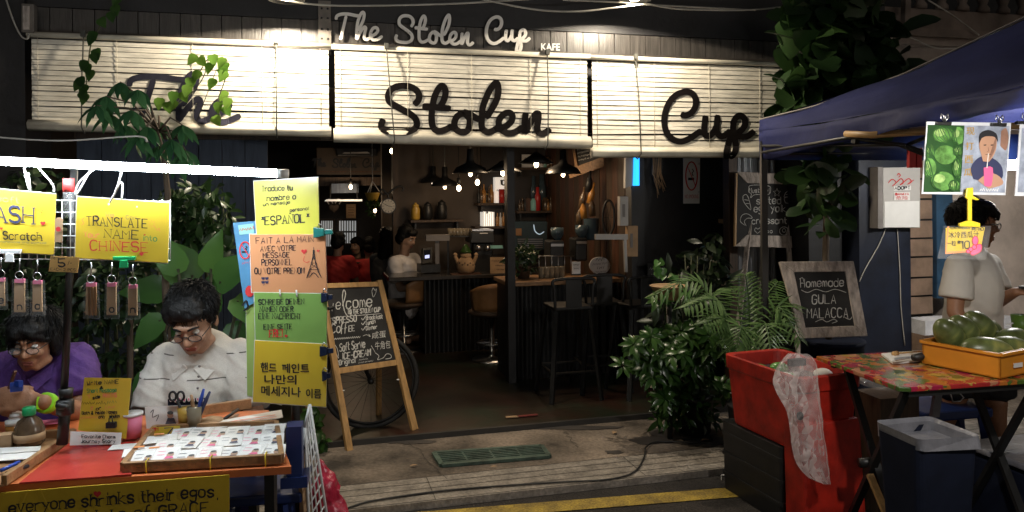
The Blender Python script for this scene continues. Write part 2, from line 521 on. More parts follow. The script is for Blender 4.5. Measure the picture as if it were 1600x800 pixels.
leafmat('leaf_mid', (.016, .05, .010), (.055, .12, .026), .28)
leafmat('leaf_lime', (.07, .17, .02), (.18, .32, .05), .42, .4)
leafmat('leaf_big', (.04, .13, .03), (.11, .24, .06), .35, .3)
leafmat('leaf_gloss', (.02, .075, .03), (.06, .16, .06), .24, .2)
leafmat('leaf_dark', (.005, .012, .004), (.016, .03, .009))
leafmat('leaf_dim', (.014, .034, .014), (.045, .085, .03))
leafmat('leaf_palm', (.05, .11, .03), (.13, .22, .07), .4, .25)
glow('tube_glow', (.86, .95, 1.0), TUBE_E)
glow('tent_glow', (1.0, .97, .9), TENT_E)
glow('bulb_warm', (1.0, .72, .42), BULB_E)
glow('bulb_dim', (1.0, .80, .58), 1.6)
glow('reflection_glow', (.6, .8, 1), .35)  # for the reflection on the oven front, drawn as emission
glow('flood_glow', (1.0, .86, .62), 40)
glow('neon_blue', (.02, .38, 1.0), 2.0)
glow('screen', (.5, .55, .9), 1.2)
glow('lit_panel', (.85, .86, .84), .3)
glow('white_selfglow', (1, .93, .82), .5)  # emission brightens white card and paper that are no lamps

def melon_mat(k):
    m, n, b = base_nodes(k)
    tc = n.nodes.new('ShaderNodeTexCoord'); nz = n.nodes.new('ShaderNodeTexNoise'); nz.inputs['Scale'].default_value = 5; nz.inputs['Detail'].default_value = 6
    mp = n.nodes.new('ShaderNodeMapping'); mp.inputs['Scale'].default_value = (3, 3, 1.0)
    n.links.new(tc.outputs['Object'], mp.inputs[0]); n.links.new(mp.outputs[0], nz.inputs['Vector'])
    rp = n.nodes.new('ShaderNodeValToRGB')
    e = rp.color_ramp.elements
    e[0].position = .35; e[0].color = (.06, .07, .02, 1); e[1].position = .72; e[1].color = (.32, .31, .09, 1)
    x = e.new(.52); x.color = (.11, .14, .045, 1)
    n.links.new(nz.outputs['Fac'], rp.inputs[0]); n.links.new(rp.outputs[0], b.inputs['Base Color'])
    b.inputs['Roughness'].default_value = .35
    return m
SPEC['melon'] = melon_mat
def fruit_cloth(k):
    m, n, b = base_nodes(k)
    tc = n.nodes.new('ShaderNodeTexCoord'); vo = n.nodes.new('ShaderNodeTexVoronoi'); vo.inputs['Scale'].default_value = 21
    nz = n.nodes.new('ShaderNodeTexNoise'); nz.inputs['Scale'].default_value = 16; nz.inputs['Detail'].default_value = 6
    mx = n.nodes.new('ShaderNodeMixRGB'); mx.inputs[0].default_value = .16
    n.links.new(tc.outputs['Object'], nz.inputs['Vector'])
    n.links.new(tc.outputs['Object'], mx.inputs[1]); n.links.new(nz.outputs['Color'], mx.inputs[2]); n.links.new(mx.outputs[0], vo.inputs['Vector'])
    sp = n.nodes.new('ShaderNodeSeparateColor'); n.links.new(vo.outputs['Color'], sp.inputs[0])
    rp = n.nodes.new('ShaderNodeValToRGB'); rp.color_ramp.interpolation = 'CONSTANT'
    e = rp.color_ramp.elements
    cols = [(0, (.42, .03, .03)), (.22, (.10, .16, .03)), (.38, (.50, .16, .03)), (.52, (.36, .02, .06)), (.66, (.46, .30, .06)), (.78, (.05, .10, .02)), (.88, (.5, .22, .12))]
    e[0].position = 0; e[0].color = (*cols[0][1], 1); e[1].position = cols[-1][0]; e[1].color = (*cols[-1][1], 1)
    for p, c in cols[1:-1]:
        q = e.new(p); q.color = (*c, 1)
    n.links.new(sp.outputs[0], rp.inputs[0])
    m2 = n.nodes.new('ShaderNodeMixRGB'); m2.blend_type = 'MULTIPLY'; m2.inputs[0].default_value = .8
    r2 = n.nodes.new('ShaderNodeValToRGB'); r2.color_ramp.elements[0].color = (.35, .35, .35, 1); r2.color_ramp.elements[1].color = (1.1, 1.1, 1.1, 1)
    n.links.new(nz.outputs['Fac'], r2.inputs[0]); n.links.new(rp.outputs[0], m2.inputs[1]); n.links.new(r2.outputs[0], m2.inputs[2])
    n.links.new(m2.outputs[0], b.inputs['Base Color']); b.inputs['Roughness'].default_value = .22
    return m
SPEC['fruit_cloth'] = fruit_cloth
def shirt_mat(k):
    m, n, b = base_nodes(k)
    tc = n.nodes.new('ShaderNodeTexCoord'); sx = n.nodes.new('ShaderNodeSeparateXYZ'); n.links.new(tc.outputs['Object'], sx.inputs[0])
    nz = n.nodes.new('ShaderNodeTexNoise'); nz.inputs['Scale'].default_value = 260; n.links.new(tc.outputs['Object'], nz.inputs['Vector'])
    last = None
    for z in SHIRT_Z:
        c = n.nodes.new('ShaderNodeMath'); c.operation = 'COMPARE'; c.inputs[1].default_value = z; c.inputs[2].default_value = .0022
        n.links.new(sx.outputs['Z'], c.inputs[0])
        if last is None: last = c
        else:
            a = n.nodes.new('ShaderNodeMath'); a.operation = 'MAXIMUM'; n.links.new(last.outputs[0], a.inputs[0]); n.links.new(c.outputs[0], a.inputs[1]); last = a
    n3 = n.nodes.new('ShaderNodeTexNoise'); n3.inputs['Scale'].default_value = 11; n.links.new(tc.outputs['Object'], n3.inputs['Vector'])
    g3 = n.nodes.new('ShaderNodeMath'); g3.operation = 'GREATER_THAN'; g3.inputs[1].default_value = .47; n.links.new(n3.outputs['Fac'], g3.inputs[0])
    a3 = n.nodes.new('ShaderNodeMath'); a3.operation = 'MULTIPLY'; n.links.new(last.outputs[0], a3.inputs[0]); n.links.new(g3.outputs[0], a3.inputs[1]); last = a3
    r2 = n.nodes.new('ShaderNodeValToRGB'); r2.color_ramp.elements[0].color = (.44, .42, .38, 1); r2.color_ramp.elements[1].color = (.66, .63, .58, 1)
    n.links.new(nz.outputs['Fac'], r2.inputs[0])
    mx = n.nodes.new('ShaderNodeMixRGB'); mx.inputs[2].default_value = (.09, .08, .07, 1)
    n.links.new(last.outputs[0], mx.inputs[0]); n.links.new(r2.outputs[0], mx.inputs[1]); n.links.new(mx.outputs[0], b.inputs['Base Color'])
    b.inputs['Roughness'].default_value = .85
    return m
SPEC['shirt'] = shirt_mat
SHIRT_Z = [1.0]

# ------------------------------------------------------------------ handwriting
G = {}
for ln in '''A 022842 1434|B 020838474635050 |C 4738180703123243|D 02082847432202|E 48080242 0535|F 480802 0535|G 47381807031232434525
H 0802 4842 0545|I 1812|J 3833221203|K 0802 480542|L 080242|M 0208254842|N 02084248|O 180703123243473818|P 02083847463505|Q 180703123243473818 2442
R 0208384746350525 2542|S 473818070615354443321203|T 0848 2822|U 080312324348|V 082248|W 0812253248|X 0842 4802|Y 082548 2522|Z 08480242
a 4536160503123243 4642|b 0802 0516364543321203|c 4536160503123243|d 4332120305163645 4842|e 04444536160503123243|f 38281712 0535|g 4536160504133344 4641301001
h 0802 0516364542|i 1612 1817|j 26211000 2827|k 0802 360442|l 1812|m 0602 05162522 25364542|n 0602 0516364542|o 160503123243453616|p 0600 0516364543321203
q 4536160503123243 4640|r 0602 051636|s 45361605143443321203|t 18132232 0636|u 06031232434642|v 062246|w 0612243246|x 0642 4602|y 0624 4610|z 06460242
0 180703123243473818|1 071812|2 071838474602 0242|3 08482535444332 321203|4 320835 0444|5 48080535444332 321203|6 380704031232434435150 |7 084812|8 15060718384746351504031232434435|9 442636474838180706 4743321203
. 1112|, 1110|! 1814 1312|' 1816|" 1816 2826|- 0535|/ 0238|: 1514 1213|? 07183847461514 1312|= 0444 0646|ó 160503123243453616 2738|Ñ 02084248 1929|ñ 0602 0516364542|~ 0516253445|> 074503|* 1817'''.replace('\n', '|').split('|'):
    if ' ' not in ln: continue
    ch, rest = ln[0], ln[2:]
    st = []
    for tok in rest.split():
        if len(tok) % 2: tok = tok[:-1]
        st.append([(int(tok[i]), int(tok[i + 1])) for i in range(0, len(tok), 2)])
    G[ch] = st
G['B'] = [[(0, 2), (0, 8), (3, 8), (4, 7), (4, 6), (3, 5), (0, 5)], [(3, 5), (4, 4), (4, 3), (3, 2), (0, 2)]]
G['6'] = [[(3, 8), (1, 7), (0, 5), (0, 3), (1, 2), (3, 2), (4, 3), (4, 4), (3, 5), (1, 5), (0, 4)]]
G['9'] = [[(4, 5), (3, 4), (1, 4), (0, 5), (0, 7), (1, 8), (3, 8), (4, 7), (4, 5), (4, 3), (3, 2), (1, 2)]]
G['&'] = [[(4, 2), (1, 6), (1, 7), (2, 8), (3, 7), (0, 4), (0, 3), (1, 2), (2, 2), (4, 4)]]
ADV = {c: max([p[0] for s_ in st for p in s_]) + 1.4 for c, st in G.items()}
ADV[' '] = 3.0
def soften(p, it=2, sharp=math.cos(R(82))):
    for _ in range(it):
        if len(p) < 3: return p
        q = [p[0]]
        for i in range(1, len(p) - 1):
            a, b, c = V(p[i - 1]), V(p[i]), V(p[i + 1])
            d1, d2 = (b - a), (c - b)
            if d1.length < 1e-6 or d2.length < 1e-6: continue
            if d1.normalized().dot(d2.normalized()) < sharp: q.append(p[i])
            else:
                q.append(tuple(b + (a - b) * .27)); q.append(tuple(b + (c - b) * .27))
        q.append(p[-1]); p = q
    return p
def crv(pts, n=5):
    """smooth curve through points"""
    p = [V(q) for q in pts]; out = []
    for i in range(len(p) - 1):
        a = p[max(i - 1, 0)]; b = p[i]; c = p[i + 1]; d = p[min(i + 2, len(p) - 1)]
        for k in range(n):
            t = k / n
            out.append(.5 * ((2 * b) + (c - a) * t + (2 * a - 5 * b + 4 * c - d) * t * t + (3 * b - a - 3 * c + d) * t ** 3))
    out.append(p[-1]); return out
def T(mb, pl, txt, x0, y0, x1, y1, h, pen=1.2, serif=False, off=.002, jit=.25, slant=0.0):
    tot = sum(ADV.get(c, 4) for c in txt) - 1.4
    sx = 1.0 / max(tot, .1); adv = 0.0
    hx, hy = (x1 - x0), (y1 - y0)
    for c in txt:
        jy = random.uniform(-jit, jit); js = random.uniform(1 - jit * .2, 1 + jit * .2); jr = random.uniform(-jit, jit) * .12
        for st in G.get(c, []):
            q = []
            for gx, gy in soften(st):
                g = (gy - 2) * js
                xx = adv + gx + (g * (slant + jr))
                q.append((x0 + hx * xx * sx, y0 + hy * xx * sx - (g + jy) / 6.0 * h))
            q = [(x + random.gauss(0, h * .012), y + random.gauss(0, h * .012)) for x, y in q]
            mb.rib(pl, q, pen * random.uniform(.95, 1.55), off)
            if serif and len(q) > 1:
                for e, f in ((q[0], q[1]), (q[-1], q[-2])):
                    d = V((f[0] - e[0], f[1] - e[1]))
                    if d.length > h * .22 and abs(d.y) > abs(d.x) * .5:
                        w = h * .13
                        mb.rib(pl, [(e[0] - w, e[1]), (e[0] + w, e[1])], pen * .85, off)
        adv += ADV.get(c, 4)
    return mb
def SQ(mb, pl, x0, y0, x1, y1, h, pen=1.0, off=.002):
    """writing too small to read: a row of word-like squiggles"""
    n = max(4, int(abs(x1 - x0) / h * 3.2)); st = []
    for i in range(n + 1):
        f = i / n
        st.append((x0 + (x1 - x0) * f, y0 + (y1 - y0) * f - h * (random.uniform(.55, 1) if i % 2 else random.uniform(0, .3))))
        if random.random() < .16 and len(st) > 1: mb.rib(pl, st, pen, off); st = []
    if len(st) > 1: mb.rib(pl, st, pen, off)
    return mb
def TF(mb, pl, txt, x0, y0, x1, y1, h, off=.002, bold=0.0, fn=None):
    """printed lettering: flat letter shapes fitted between two points of the baseline"""
    cu = bpy.data.curves.new('t', 'FONT'); cu.body = txt; cu.offset = bold
    o = bpy.data.objects.new('t', cu); COL.objects.link(o)
    dg = bpy.context.evaluated_depsgraph_get(); dg.update()
    me = bpy.data.meshes.new_from_object(o.evaluated_get(dg))
    bpy.data.objects.remove(o); bpy.data.curves.remove(cu)
    if not me.vertices: return mb
    xs = [v.co.x for v in me.vertices]; ys = [v.co.y for v in me.vertices]
    a, b, c, d = min(xs), max(xs), min(ys), max(ys)
    pts = []
    for v in me.vertices:
        t = (v.co.x - a) / (b - a + 1e-9); w = (v.co.y - c) / (d - c + 1e-9)
        px, py = x0 + (x1 - x0) * t, y0 + (y1 - y0) * t - w * h
        pts.append(pl.hit(px, py, off))
    mb.add(pts, [tuple(p.vertices) for p in me.polygons])
    bpy.data.meshes.remove(me)
    return mb
def heart(mb, pl, x, y, r, off=.002):
    pts = []
    for k in range(20):
        t = 2 * math.pi * k / 20
        pts.append((x + r * (16 * math.sin(t) ** 3) / 16, y - r * (13 * math.cos(t) - 5 * math.cos(2 * t) - 2 * math.cos(3 * t) - math.cos(4 * t)) / 16))
    return mb.area(pl, pts, off)

# ------------------------------------------------------------------ leaves
SH = {'oval': [(0, .05), (.2, .6), (.45, 1), (.7, .75), (.9, .3), (1, .02)],
      'heart': [(-.12, .45), (.06, .95), (.3, 1), (.6, .7), (.85, .28), (1, .02)],
      'lance': [(0, .1), (.3, 1), (.65, .7), (1, .02)],
      'round': [(0, .08), (.2, .62), (.5, .95), (.78, 1), (.95, .5), (1, .08)]}
def leaf(mb, b, d, up, L, W_, shape='oval', curl=.25, fold=.25):
    b = V(b); d = V(d).normalized(); up = V(up)
    side = d.cross(up)
    if side.length < 1e-3: side = d.orthogonal()
    side.normalize(); nn = side.cross(d)
    P = []; prof = SH[shape]
    for t, w in prof:
        c = b + d * (L * t) - nn * (curl * L * t * t)
        P += [c - side * (W_ / 2 * w) + nn * (fold * W_ * w * .5), c, c + side * (W_ / 2 * w) + nn * (fold * W_ * w * .5)]
    Fc = []
    for i in range(len(prof) - 1):
        k = i * 3
        Fc += [(k, k + 1, k + 4, k + 3), (k + 1, k + 2, k + 5, k + 4)]
    q = mb.smooth; mb.smooth = True; mb.add(P, Fc); mb.smooth = q
def rdir(zb=0.0, yb=0.0):
    v = V((random.gauss(0, 1), random.gauss(0, 1) + yb, random.gauss(0, 1) + zb)); return v.normalized()
def cloud(mb, blobs, L, W_, shape='oval', droop=-.3, face=-.6, curl=.3):
    """leaves through a few px-sized clumps: (px, py, rx, ry, Y, dY, count)"""
    for px, py, rx, ry, Y, dY, n in blobs:
        for _ in range(n):
            r = random.random() ** .5; a = random.uniform(0, 2 * math.pi)
            p = at(px + rx * r * math.cos(a), py + ry * r * math.sin(a), Y + random.uniform(-dY, dY))
            k = random.uniform(.65, 1.2)
            leaf(mb, p, rdir(droop, face), rdir(1.2, -.7), L * k, W_ * k, shape, curl * random.uniform(.3, 1.4))
G['4'] = [[(3, 2), (3, 8), (0, 4), (4, 4)]]
FAC = fac(0)
# ================================================================== GROUND (structure)
GZ = HPl(0.0)
g = MB(); g.poly([V((-30, -25, -.035)), V((30, -25, -.035)), V((30, 40, -.035)), V((-30, 40, -.035))])
struct(g.build('road', 'asphalt'))
T_OUT = -1.02
def fq(s0, s1, t0, t1, z): return [FP(s0, t0, z), FP(s1, t0, z), FP(s1, t1, z), FP(s0, t1, z)]
g = MB(); g.fbox(-7, 9, T_OUT, 7.6, -.2, 0); struct(g.build('pavement', 'concrete'))
g = MB(); g.fbox(-3.2, 9, T_OUT - .004, T_OUT + .34, -.1, .004)
g.cm = 1
for k in range(5):
    t = T_OUT + .005 + k * .083
    g.poly([p for p in fq(-3.2, 9, t, t + .0045, .0062)])
for k in range(10):
    s = -3.1 + k * 1.2; g.poly(fq(s, s + .003, T_OUT, T_OUT + .33, .0068))
struct(g.build('paving_strip', ['tile_strip', 'groove']))
g = MB(); a0 = HPl(-.03)
yl = [a0.hit(690, 797), a0.hit(1160, 760)]
d = (yl[1] - yl[0]).normalized(); nrm = V((d.y, -d.x, 0))
A = yl[0] - d * 3; B = yl[1] + d * 4
g.poly([A, A + nrm * .13, B + nrm * .13, B]); struct(g.build('yellow_line', 'yellow_line'))
g = MB()
for k, (cx, cy, w, h) in enumerate([(545, 797, 34, 9), (1140, 746, 26, 8)]):
    for q in ([(cx - w / 2, cy + h / 2), (cx - w / 2, cy - h / 2), (cx + w / 2, cy - h / 2), (cx + w / 2, cy + h / 2)],):
        g.rib(a0, q, 1.2, .003)
T(g, a0, 'P20', 531, 801, 558, 800, 8, 1.5, off=.003)
struct(g.build('bay_marking', 'white_paint'))
# wet patches on the concrete
g = MB()
def patch(cx, cy, rx, ry, sd, z=.004):
    r_ = random.Random(sd); pl = HPl(z); pts = []
    for k in range(40):
        a = 2 * math.pi * k / 40; r = 1 + .35 * mnoise.noise(V((math.cos(a) * 1.6 + sd, math.sin(a) * 1.6, 0))) + .22 * mnoise.noise(V((math.cos(a) * 5 + sd, math.sin(a) * 5, 3)))
        pts.append((cx + rx * r * math.cos(a), cy - ry * r * math.sin(a)))
    g.poly([pl.hit(x, y) for x, y in pts])
patch(1065, 675, 62, 10, 3); patch(1020, 688, 35, 6, 9, .0045); patch(1120, 690, 45, 9, 5, .005); patch(640, 690, 40, 3, 11, .0042); patch(960, 706, 14, 3, 14, .0042); patch(900, 668, 70, 3, 19, .0044)
struct(g.build('wet_patches', 'wet_stain'))
g = MB(); g.fbox(-3.4, 2.3, .03, 7.4, 0, .03); struct(g.build('interior_floor', 'floor_int'))
g = MB(); g.fbox(-2.6, 2.2, .0, .028, 0, .036); struct(g.build('threshold', 'threshold'))
# cracks in the concrete
g = MB(); r_ = random.Random(8)
for (x, y, x1, y1) in ((640, 690, 700, 748), (880, 672, 905, 700)):
    n = 14; pts = [(x + (x1 - x) * i / n + r_.uniform(-4, 4), y + (y1 - y) * i / n + r_.uniform(-.8, .8)) for i in range(n + 1)]; g.rib(HPl(.0), pts, .6, .0052)
struct(g.build('pavement_cracks', 'groove'))
# drain grate
gp = HPl(.012)
gr = thing('drain_grate', 'green metal drain grate set in the pavement before the cafe', 'grate', GZ.hit(767, 713))
q = [gp.hit(678, 708), gp.hit(690, 727), gp.hit(858, 713), gp.hit(846, 697)]
m = MB()
for a, b in ((0, 1), (1, 2), (2, 3), (3, 0)): m.bar(q[a], q[b], .03, .018)
m.build('frame', 'grate', gr)
m = MB()
for k in range(1, 7):
    f = k / 7; m.bar(q[0].lerp(q[1], f), q[3].lerp(q[2], f), .012, .014)
for k in (1, 2, 3):
    f = k / 4; m.bar(q[0].lerp(q[3], f), q[1].lerp(q[2], f), .012, .010)
m.build('bars', 'grate', gr)
g = MB(); g.poly([p - V((0, 0, .009)) for p in q]); g.build('drain_pit', 'groove', gr)
# cable on the ground
cb = crv([(515, 806), (560, 788), (610, 778), (700, 766), (800, 758), (880, 753), (950, 749), (990, 738), (1006, 715), (1010, 698), (1030, 690), (1090, 692), (1150, 695)], 6)
g = MB(); g.tube([HPl(.012).hit(p.x, p.y) for p in cb], .0052, 6)
tag(g.build('power_cable', 'cable'), 'black power cable snaking over the paving edge to the right stall', 'cable')
# litter and leaves
for (x, y, L, W_, yw) in [(1095, 691, .10, .045, .3), (958, 680, .05, .04, 1), (640, 731, .05, .02, .4), (765, 732, .05, .015, .1)]:
    g = MB(); leaf(g, GZ.hit(x, y) + V((0, 0, .01)), V((math.cos(yw), math.sin(yw), .1)), (0, 0, 1), L, W_, 'oval', .1, .4)
    tag(g.build('fallen_leaf', 'kraft'), 'small dry leaf lying on the concrete pavement', 'leaf', 'dry leaves on the pavement')
g = MB(); g.box(GZ.hit(800, 660) + V((.0, 0, .04)), (.09, .03, .006), 12); tag(g.build('paper_scrap', 'kraft'), 'pale paper scrap lying on the cafe threshold', 'litter')
g = MB(); g.box(GZ.hit(824, 658) + V((0, 0, .04)), (.15, .025, .006), 16); tag(g.build('wrapper', 'litter_red'), 'flat dull red wrapper beside the paper scrap on threshold', 'litter')

# ================================================================== CAFE BUILDING
cafe = thing('cafe_building', 'black shophouse cafe with a plank fascia and open dark interior', 'cafe', FP(0, 0, 0))
ZB = 2.55
m = MB()
s = -2.9; i = 0
while s < 3.0:
    w = .118
    m.fbox(s, s + w - .005, .0 + random.uniform(0, .003), .05, 2.585, 2.722); s += w
m.build('fascia_planks', 'plank_black', cafe)
m = MB(); m.fbox(-2.9, 3.0, -.02, .07, ZB - .015, 2.583); m.build('fascia_trim', 'trim_black', cafe)
m = MB(); m.fbox(-2.9, 3.0, -.012, .05, 2.724, 4.6); m.build('upper_board', 'black_wall', cafe)
m = MB(); m.fbox(-2.9, 3.0, .052, .14, 2.3, 4.6); m.build('upper_wall', 'black_wall', cafe)
m = MB(); m.fbox(-1.262, -1.185, -.035, -.001, 2.5, 2.84); m.cm = 1
for z in (2.60, 2.66, 2.73, 2.79):
    for ds in (.02, .057): m.lathe([(.008, 0), (.006, .006)], FP(-1.262 + ds, -.035, z), 8, -IN)
m.build('bracket_plate', ['bracket', 'iron'], cafe)
m = MB(); m.fbox(-3.6, -2.9, -.05, .4, 0, 4.6); m.build('pillar', 'black_wall', cafe)
m = MB(); m.fbox(-1.25, -1.2, .05, .12, 1.97, 2.53); m.build('blind_post', 'wood_dark', cafe)
m = MB(); m.fbox(.53, .57, .05, .12, 1.97, 2.53); m.build('blind_post', 'wood_dark', cafe)
# veranda back wall on the left, boards
m = MB(); s = -2.9
while s < -1.75:
    m.fbox(s, s + .155, .95 + random.uniform(0, .006), 1.0, 0, 2.75); s += .16
m.build('board_wall', 'int_blue', cafe)
m = MB(); m.fbox(-2.9, -1.0, .9, .949, 2.02, 2.10); m.build('wall_rail', 'wood_dark', cafe)
m = MB(); m.fbox(-3.5, 2.4, .14, 7.4, 2.78, 2.86); m.build('ceiling', 'ceiling', cafe)
m = MB(); m.fbox(-3.5, 2.4, 7.2, 7.3, 0, 2.78); m.build('rear_wall', 'dark_int', cafe)
m = MB(); m.fbox(-3.5, -3.4, 1.0, 7.2, 0, 2.78); m.build('side_wall', 'dark_int', cafe)
# back bar partition
T_BB = 3.6
sL = s_of(622, T_BB); sR = 1.42
m = MB(); m.fbox(sL, sR, T_BB, T_BB + .1, 0, 2.78); m.build('bar_wall', 'int_tan', cafe)
m = MB(); m.fbox(sL - .06, sL - .002, T_BB - .02, T_BB + .12, 0, 2.78); m.build('wall_post', 'wood_dark', cafe)
m = MB(); m.fbox(s_of(752, T_BB - .03), sR, T_BB - .03, T_BB - .002, .9, 2.78); m.build('dark_panel', 'dark_int', cafe)
# right interior wall in planks, and the black wall closing the veranda
m = MB(); t = 1.1; k = 0
while t < T_BB - .05:
    m.cm = k % 2; m.fbox(1.35 + random.uniform(0, .01), 1.42, t, t + .145, 0, 2.78); t += .15; k += 1
m.build('plank_wall', ['wood_red', 'wood_dark'], cafe)
m = MB(); m.fbox(1.42, 2.6, 1.0, 1.1, 0, 2.78); m.build('end_wall', 'black_wall', cafe)
m = MB(); m.fbox(1.30, 1.42, .98, 1.10, 0, 2.78); m.build('end_post', 'black_wall', cafe)
sP = s_of(796, 1.2)
m = MB(); m.fbox(sP - .032, sP + .032, 1.15, 1.25, 0, 2.78); m.build('window_post', 'black_wall', cafe)
# corrugated fence panel right of the veranda
cs0, cs1 = s_of(1143, .55), s_of(1262, .55)
cp = thing('corrugated_panel', 'pale corrugated metal panel behind the salted egg croissant easel', 'panel', FP((cs0 + cs1) / 2, .55, 0))
def corr(m, s0, s1, t, z0, z1, pitch=.055, amp=.012):
    n = int((s1 - s0) / pitch * 6); P = []; Fc = []
    for i in range(n + 1):
        s = s0 + (s1 - s0) * i / n; tt = t + amp * math.cos(2 * math.pi * s / pitch)
        P += [FP(s, tt, z0), FP(s, tt, z1)]
    for i in range(n): Fc.append((2 * i, 2 * i + 2, 2 * i + 3, 2 * i + 1))
    q = m.smooth; m.smooth = True; m.add(P, Fc); m.smooth = q
m = MB(); corr(m, cs0 + .02, cs1, .57, .02, 2.5); m.build('sheet', 'corrugated_pale', cp)
m = MB(); m.fbox(cs0 - .05, cs0 + .02, .5, .6, 0, 2.5); m.build('post', 'wood_dark', cp)
m = MB(); m.fbox(cs1, cs1 + .07, .5, .6, 0, 2.5); m.build('post', 'wood_dark', cp)
m = MB(); m.fbox(cs0 + .022, cs1 - .002, .585, .60, 1.9, 1.98); m.build('rail', 'wood_dark', cp)

# ================================================================== NEIGHBOUR
nb = thing('neighbour_house', 'old shophouse next door with navy column and cream wall', 'house', FP(3.6, 0, 0))
m = MB(); m.fbox(2.42, 2.72, .15, .6, 0, 2.6); m.build('dark_wall', 'black_wall', nb)
c0, c1 = s_of(1342, 0), s_of(1422, 0)
m = MB(); m.fbox(c0, c1, 0, .45, 0, 2.61); m.build('navy_column', 'navy_wall', nb)
b0, b1 = c1 + .002, s_of(1458, .06)
m = MB(); m.fbox(b0, b1, .08, .4, .60, 2.6); m.cm = 1
z = .62; k = 0
r_ = random.Random(4)
while z < 2.5:
    h = .155 + r_.uniform(-.012, .012)
    m.fbox(b0 + .006, b1 - .004 + r_.uniform(-.01, .0), .055 + r_.uniform(0, .012), .079, z, z + h - .016); z += h
m.build('brick_pier', ['mortar', 'brick'], nb)
m = MB(); m.fbox(b1 + .002, b1 + .16, .03, .4, .74, 2.6); m.build('blue_pilaster', 'blue_wall', nb)
m = MB(); m.fbox(b1 + .162, 8.5, .12, .4, 0, 2.6); m.build('cream_wall', 'cream_wall', nb)
m = MB(); m.fbox(c1 + .002, b1 + .55, -.14, .05, .49, .60); m.build('step', 'white_wall', nb)
m = MB(); m.fbox(c1 + .002, b1 + .70, -.30, -.142, .30, .43); m.build('step', 'white_wall', nb)
m = MB(); m.fbox(c1 + .002, b1 + .60, -.12, .049, 0, .488); m.build('step_base', 'brick', nb)
m = MB(); m.fbox(c1 + .002, 8.5, -.135, .02, .0, .25); m.build('plinth', 'old_wall', nb)
m = MB(); m.fbox(2.42, 8.5, .05, .5, 2.62, 3.05); m.build('upper_wall', 'old_wall', nb)
m = MB(); m.fbox(2.4, 8.5, -.1, .25, 2.80, 2.86); m.fbox(2.4, 8.5, -.06, .25, 2.74, 2.798); m.build('cornice', 'old_wall', nb)
for k in range(11):
    s = s_of(1440, 0) + .05 + k * .205
    m = MB(); m.lathe([(.05, 0), (.05, .03), (.03, .06), (.05, .12), (.075, .2), (.06, .28), (.032, .36), (.045, .4), (.05, .42)], FP(s, .05, 3.05), 12)
    m.build('baluster', 'old_wall', nb)
m = MB(); m.fbox(2.4, 8.5, -.03, .13, 3.475, 3.58); m.build('handrail', 'old_wall', nb)
m = MB(); m.fbox(2.4, 8.5, 1.2, 1.4, 3.05, 6.0); m.build('balcony_wall', 'black_wall', nb)
# dark cables on the old wall
for k, (pts, lab) in enumerate([
    ([(1450, 0), (1490, 25), (1530, 55)], 'thin pale cable slanting down from the balustrade of the old house'),
    ([(1395, 45), (1430, 62), (1462, 75), (1500, 76), (1530, 80)], 'pale loose cable sagging over the old wall above the tent')]):
    g = MB(); pl = Pl(FP(0, -.13 if k == 0 else -.15, 0), YAW); g.tube([pl.hit(p.x, p.y) for p in crv(pts, 5)], .006, 5)
    tag(g.build('wall_cable', 'wire_pale'), lab, 'cable', 'cables on the old wall')
g = MB(); pl = Pl(FP(0, -.05, 0), YAW); g.bar(pl.hit(1416, -10), pl.hit(1414, 60), .05, .05)
tag(g.build('insulator_post', 'old_wall'), 'short stubby bracket post on the dark wall above the tent roof', 'bracket')
# meter box on navy column
pm = Pl(FP(0, -.09, 0), YAW)
mb_ = thing('meter_box', 'grey metal meter box with red scrawl and stickers on navy column', 'meter box', pm.hit(1410, 356))
m = MB(); m.board(pm, [(1380, 262), (1438, 261), (1438, 356), (1380, 356)], .09); m.build('body', 'meter_box', mb_, bevel=.004)
m = MB(); m.board(pm, [(1372, 261), (1379.6, 261), (1379.6, 357), (1372, 357)], .09, .0); m.build('side_frame', 'box_grey', mb_)
m = MB(); m.board(pm, [(1382.5, 315), (1436.5, 314), (1436.5, 355), (1382.5, 355)], .002, .003); m.build('notice', 'paper', mb_)
m = MB()
m.rib(pm, crv([(1388, 286), (1394, 280), (1400, 285), (1394, 291), (1402, 284), (1408, 279), (1412, 285), (1406, 289), (1414, 283), (1420, 279), (1424, 284), (1418, 288), (1428, 281)], 4), 1.4, .004)
m.rib(pm, crv([(1402, 274), (1404, 271), (1407, 274), (1404, 277)], 3), 1.3, .004)
m.build('scrawl', 'ink_red', mb_)
m = MB(); m.board(pm, [(1396.5, 291), (1423.5, 290), (1423.5, 297), (1396.5, 298)], .001, .003); m.cm = 1; T(m, pm, 'ADOPT', 1398, 296.3, 1422, 295.6, 4.5, 1.1, off=.0045); m.build('sticker', ['white_paint', 'ink'], mb_)
m = MB(); m.board(pm, [(1397, 300.5), (1422, 300), (1422, 313), (1397, 313)], .001, .0055); m.cm = 1; T(m, pm, 'BAHAYA', 1399, 305, 1420, 304.8, 3.4, .9, off=.0075)
TF(m, pm, '危险', 1400, 312, 1419, 312, 6, .0075)
m.build('sticker', ['paper', 'ink_red'], mb_)
g = MB(); pl = Pl(FP(0, -.012, 0), YAW); g.tube([pl.hit(p.x, p.y) for p in crv([(1384, 358), (1372, 385), (1352, 420), (1343, 440)], 5)], .004, 5)
tag(g.build('wall_cable', 'wire_pale'), 'thin cable hanging slack down left from the meter box', 'cable', 'cables on the navy column')
g = MB(); g.tube([pl.hit(p.x, p.y) for p in crv([(1402, 358), (1406, 420), (1408, 480), (1414, 540)], 5)], .004, 5)
tag(g.build('wall_cable', 'wire_pale'), 'thin cable running straight down the navy column from the meter box', 'cable', 'cables on the navy column')

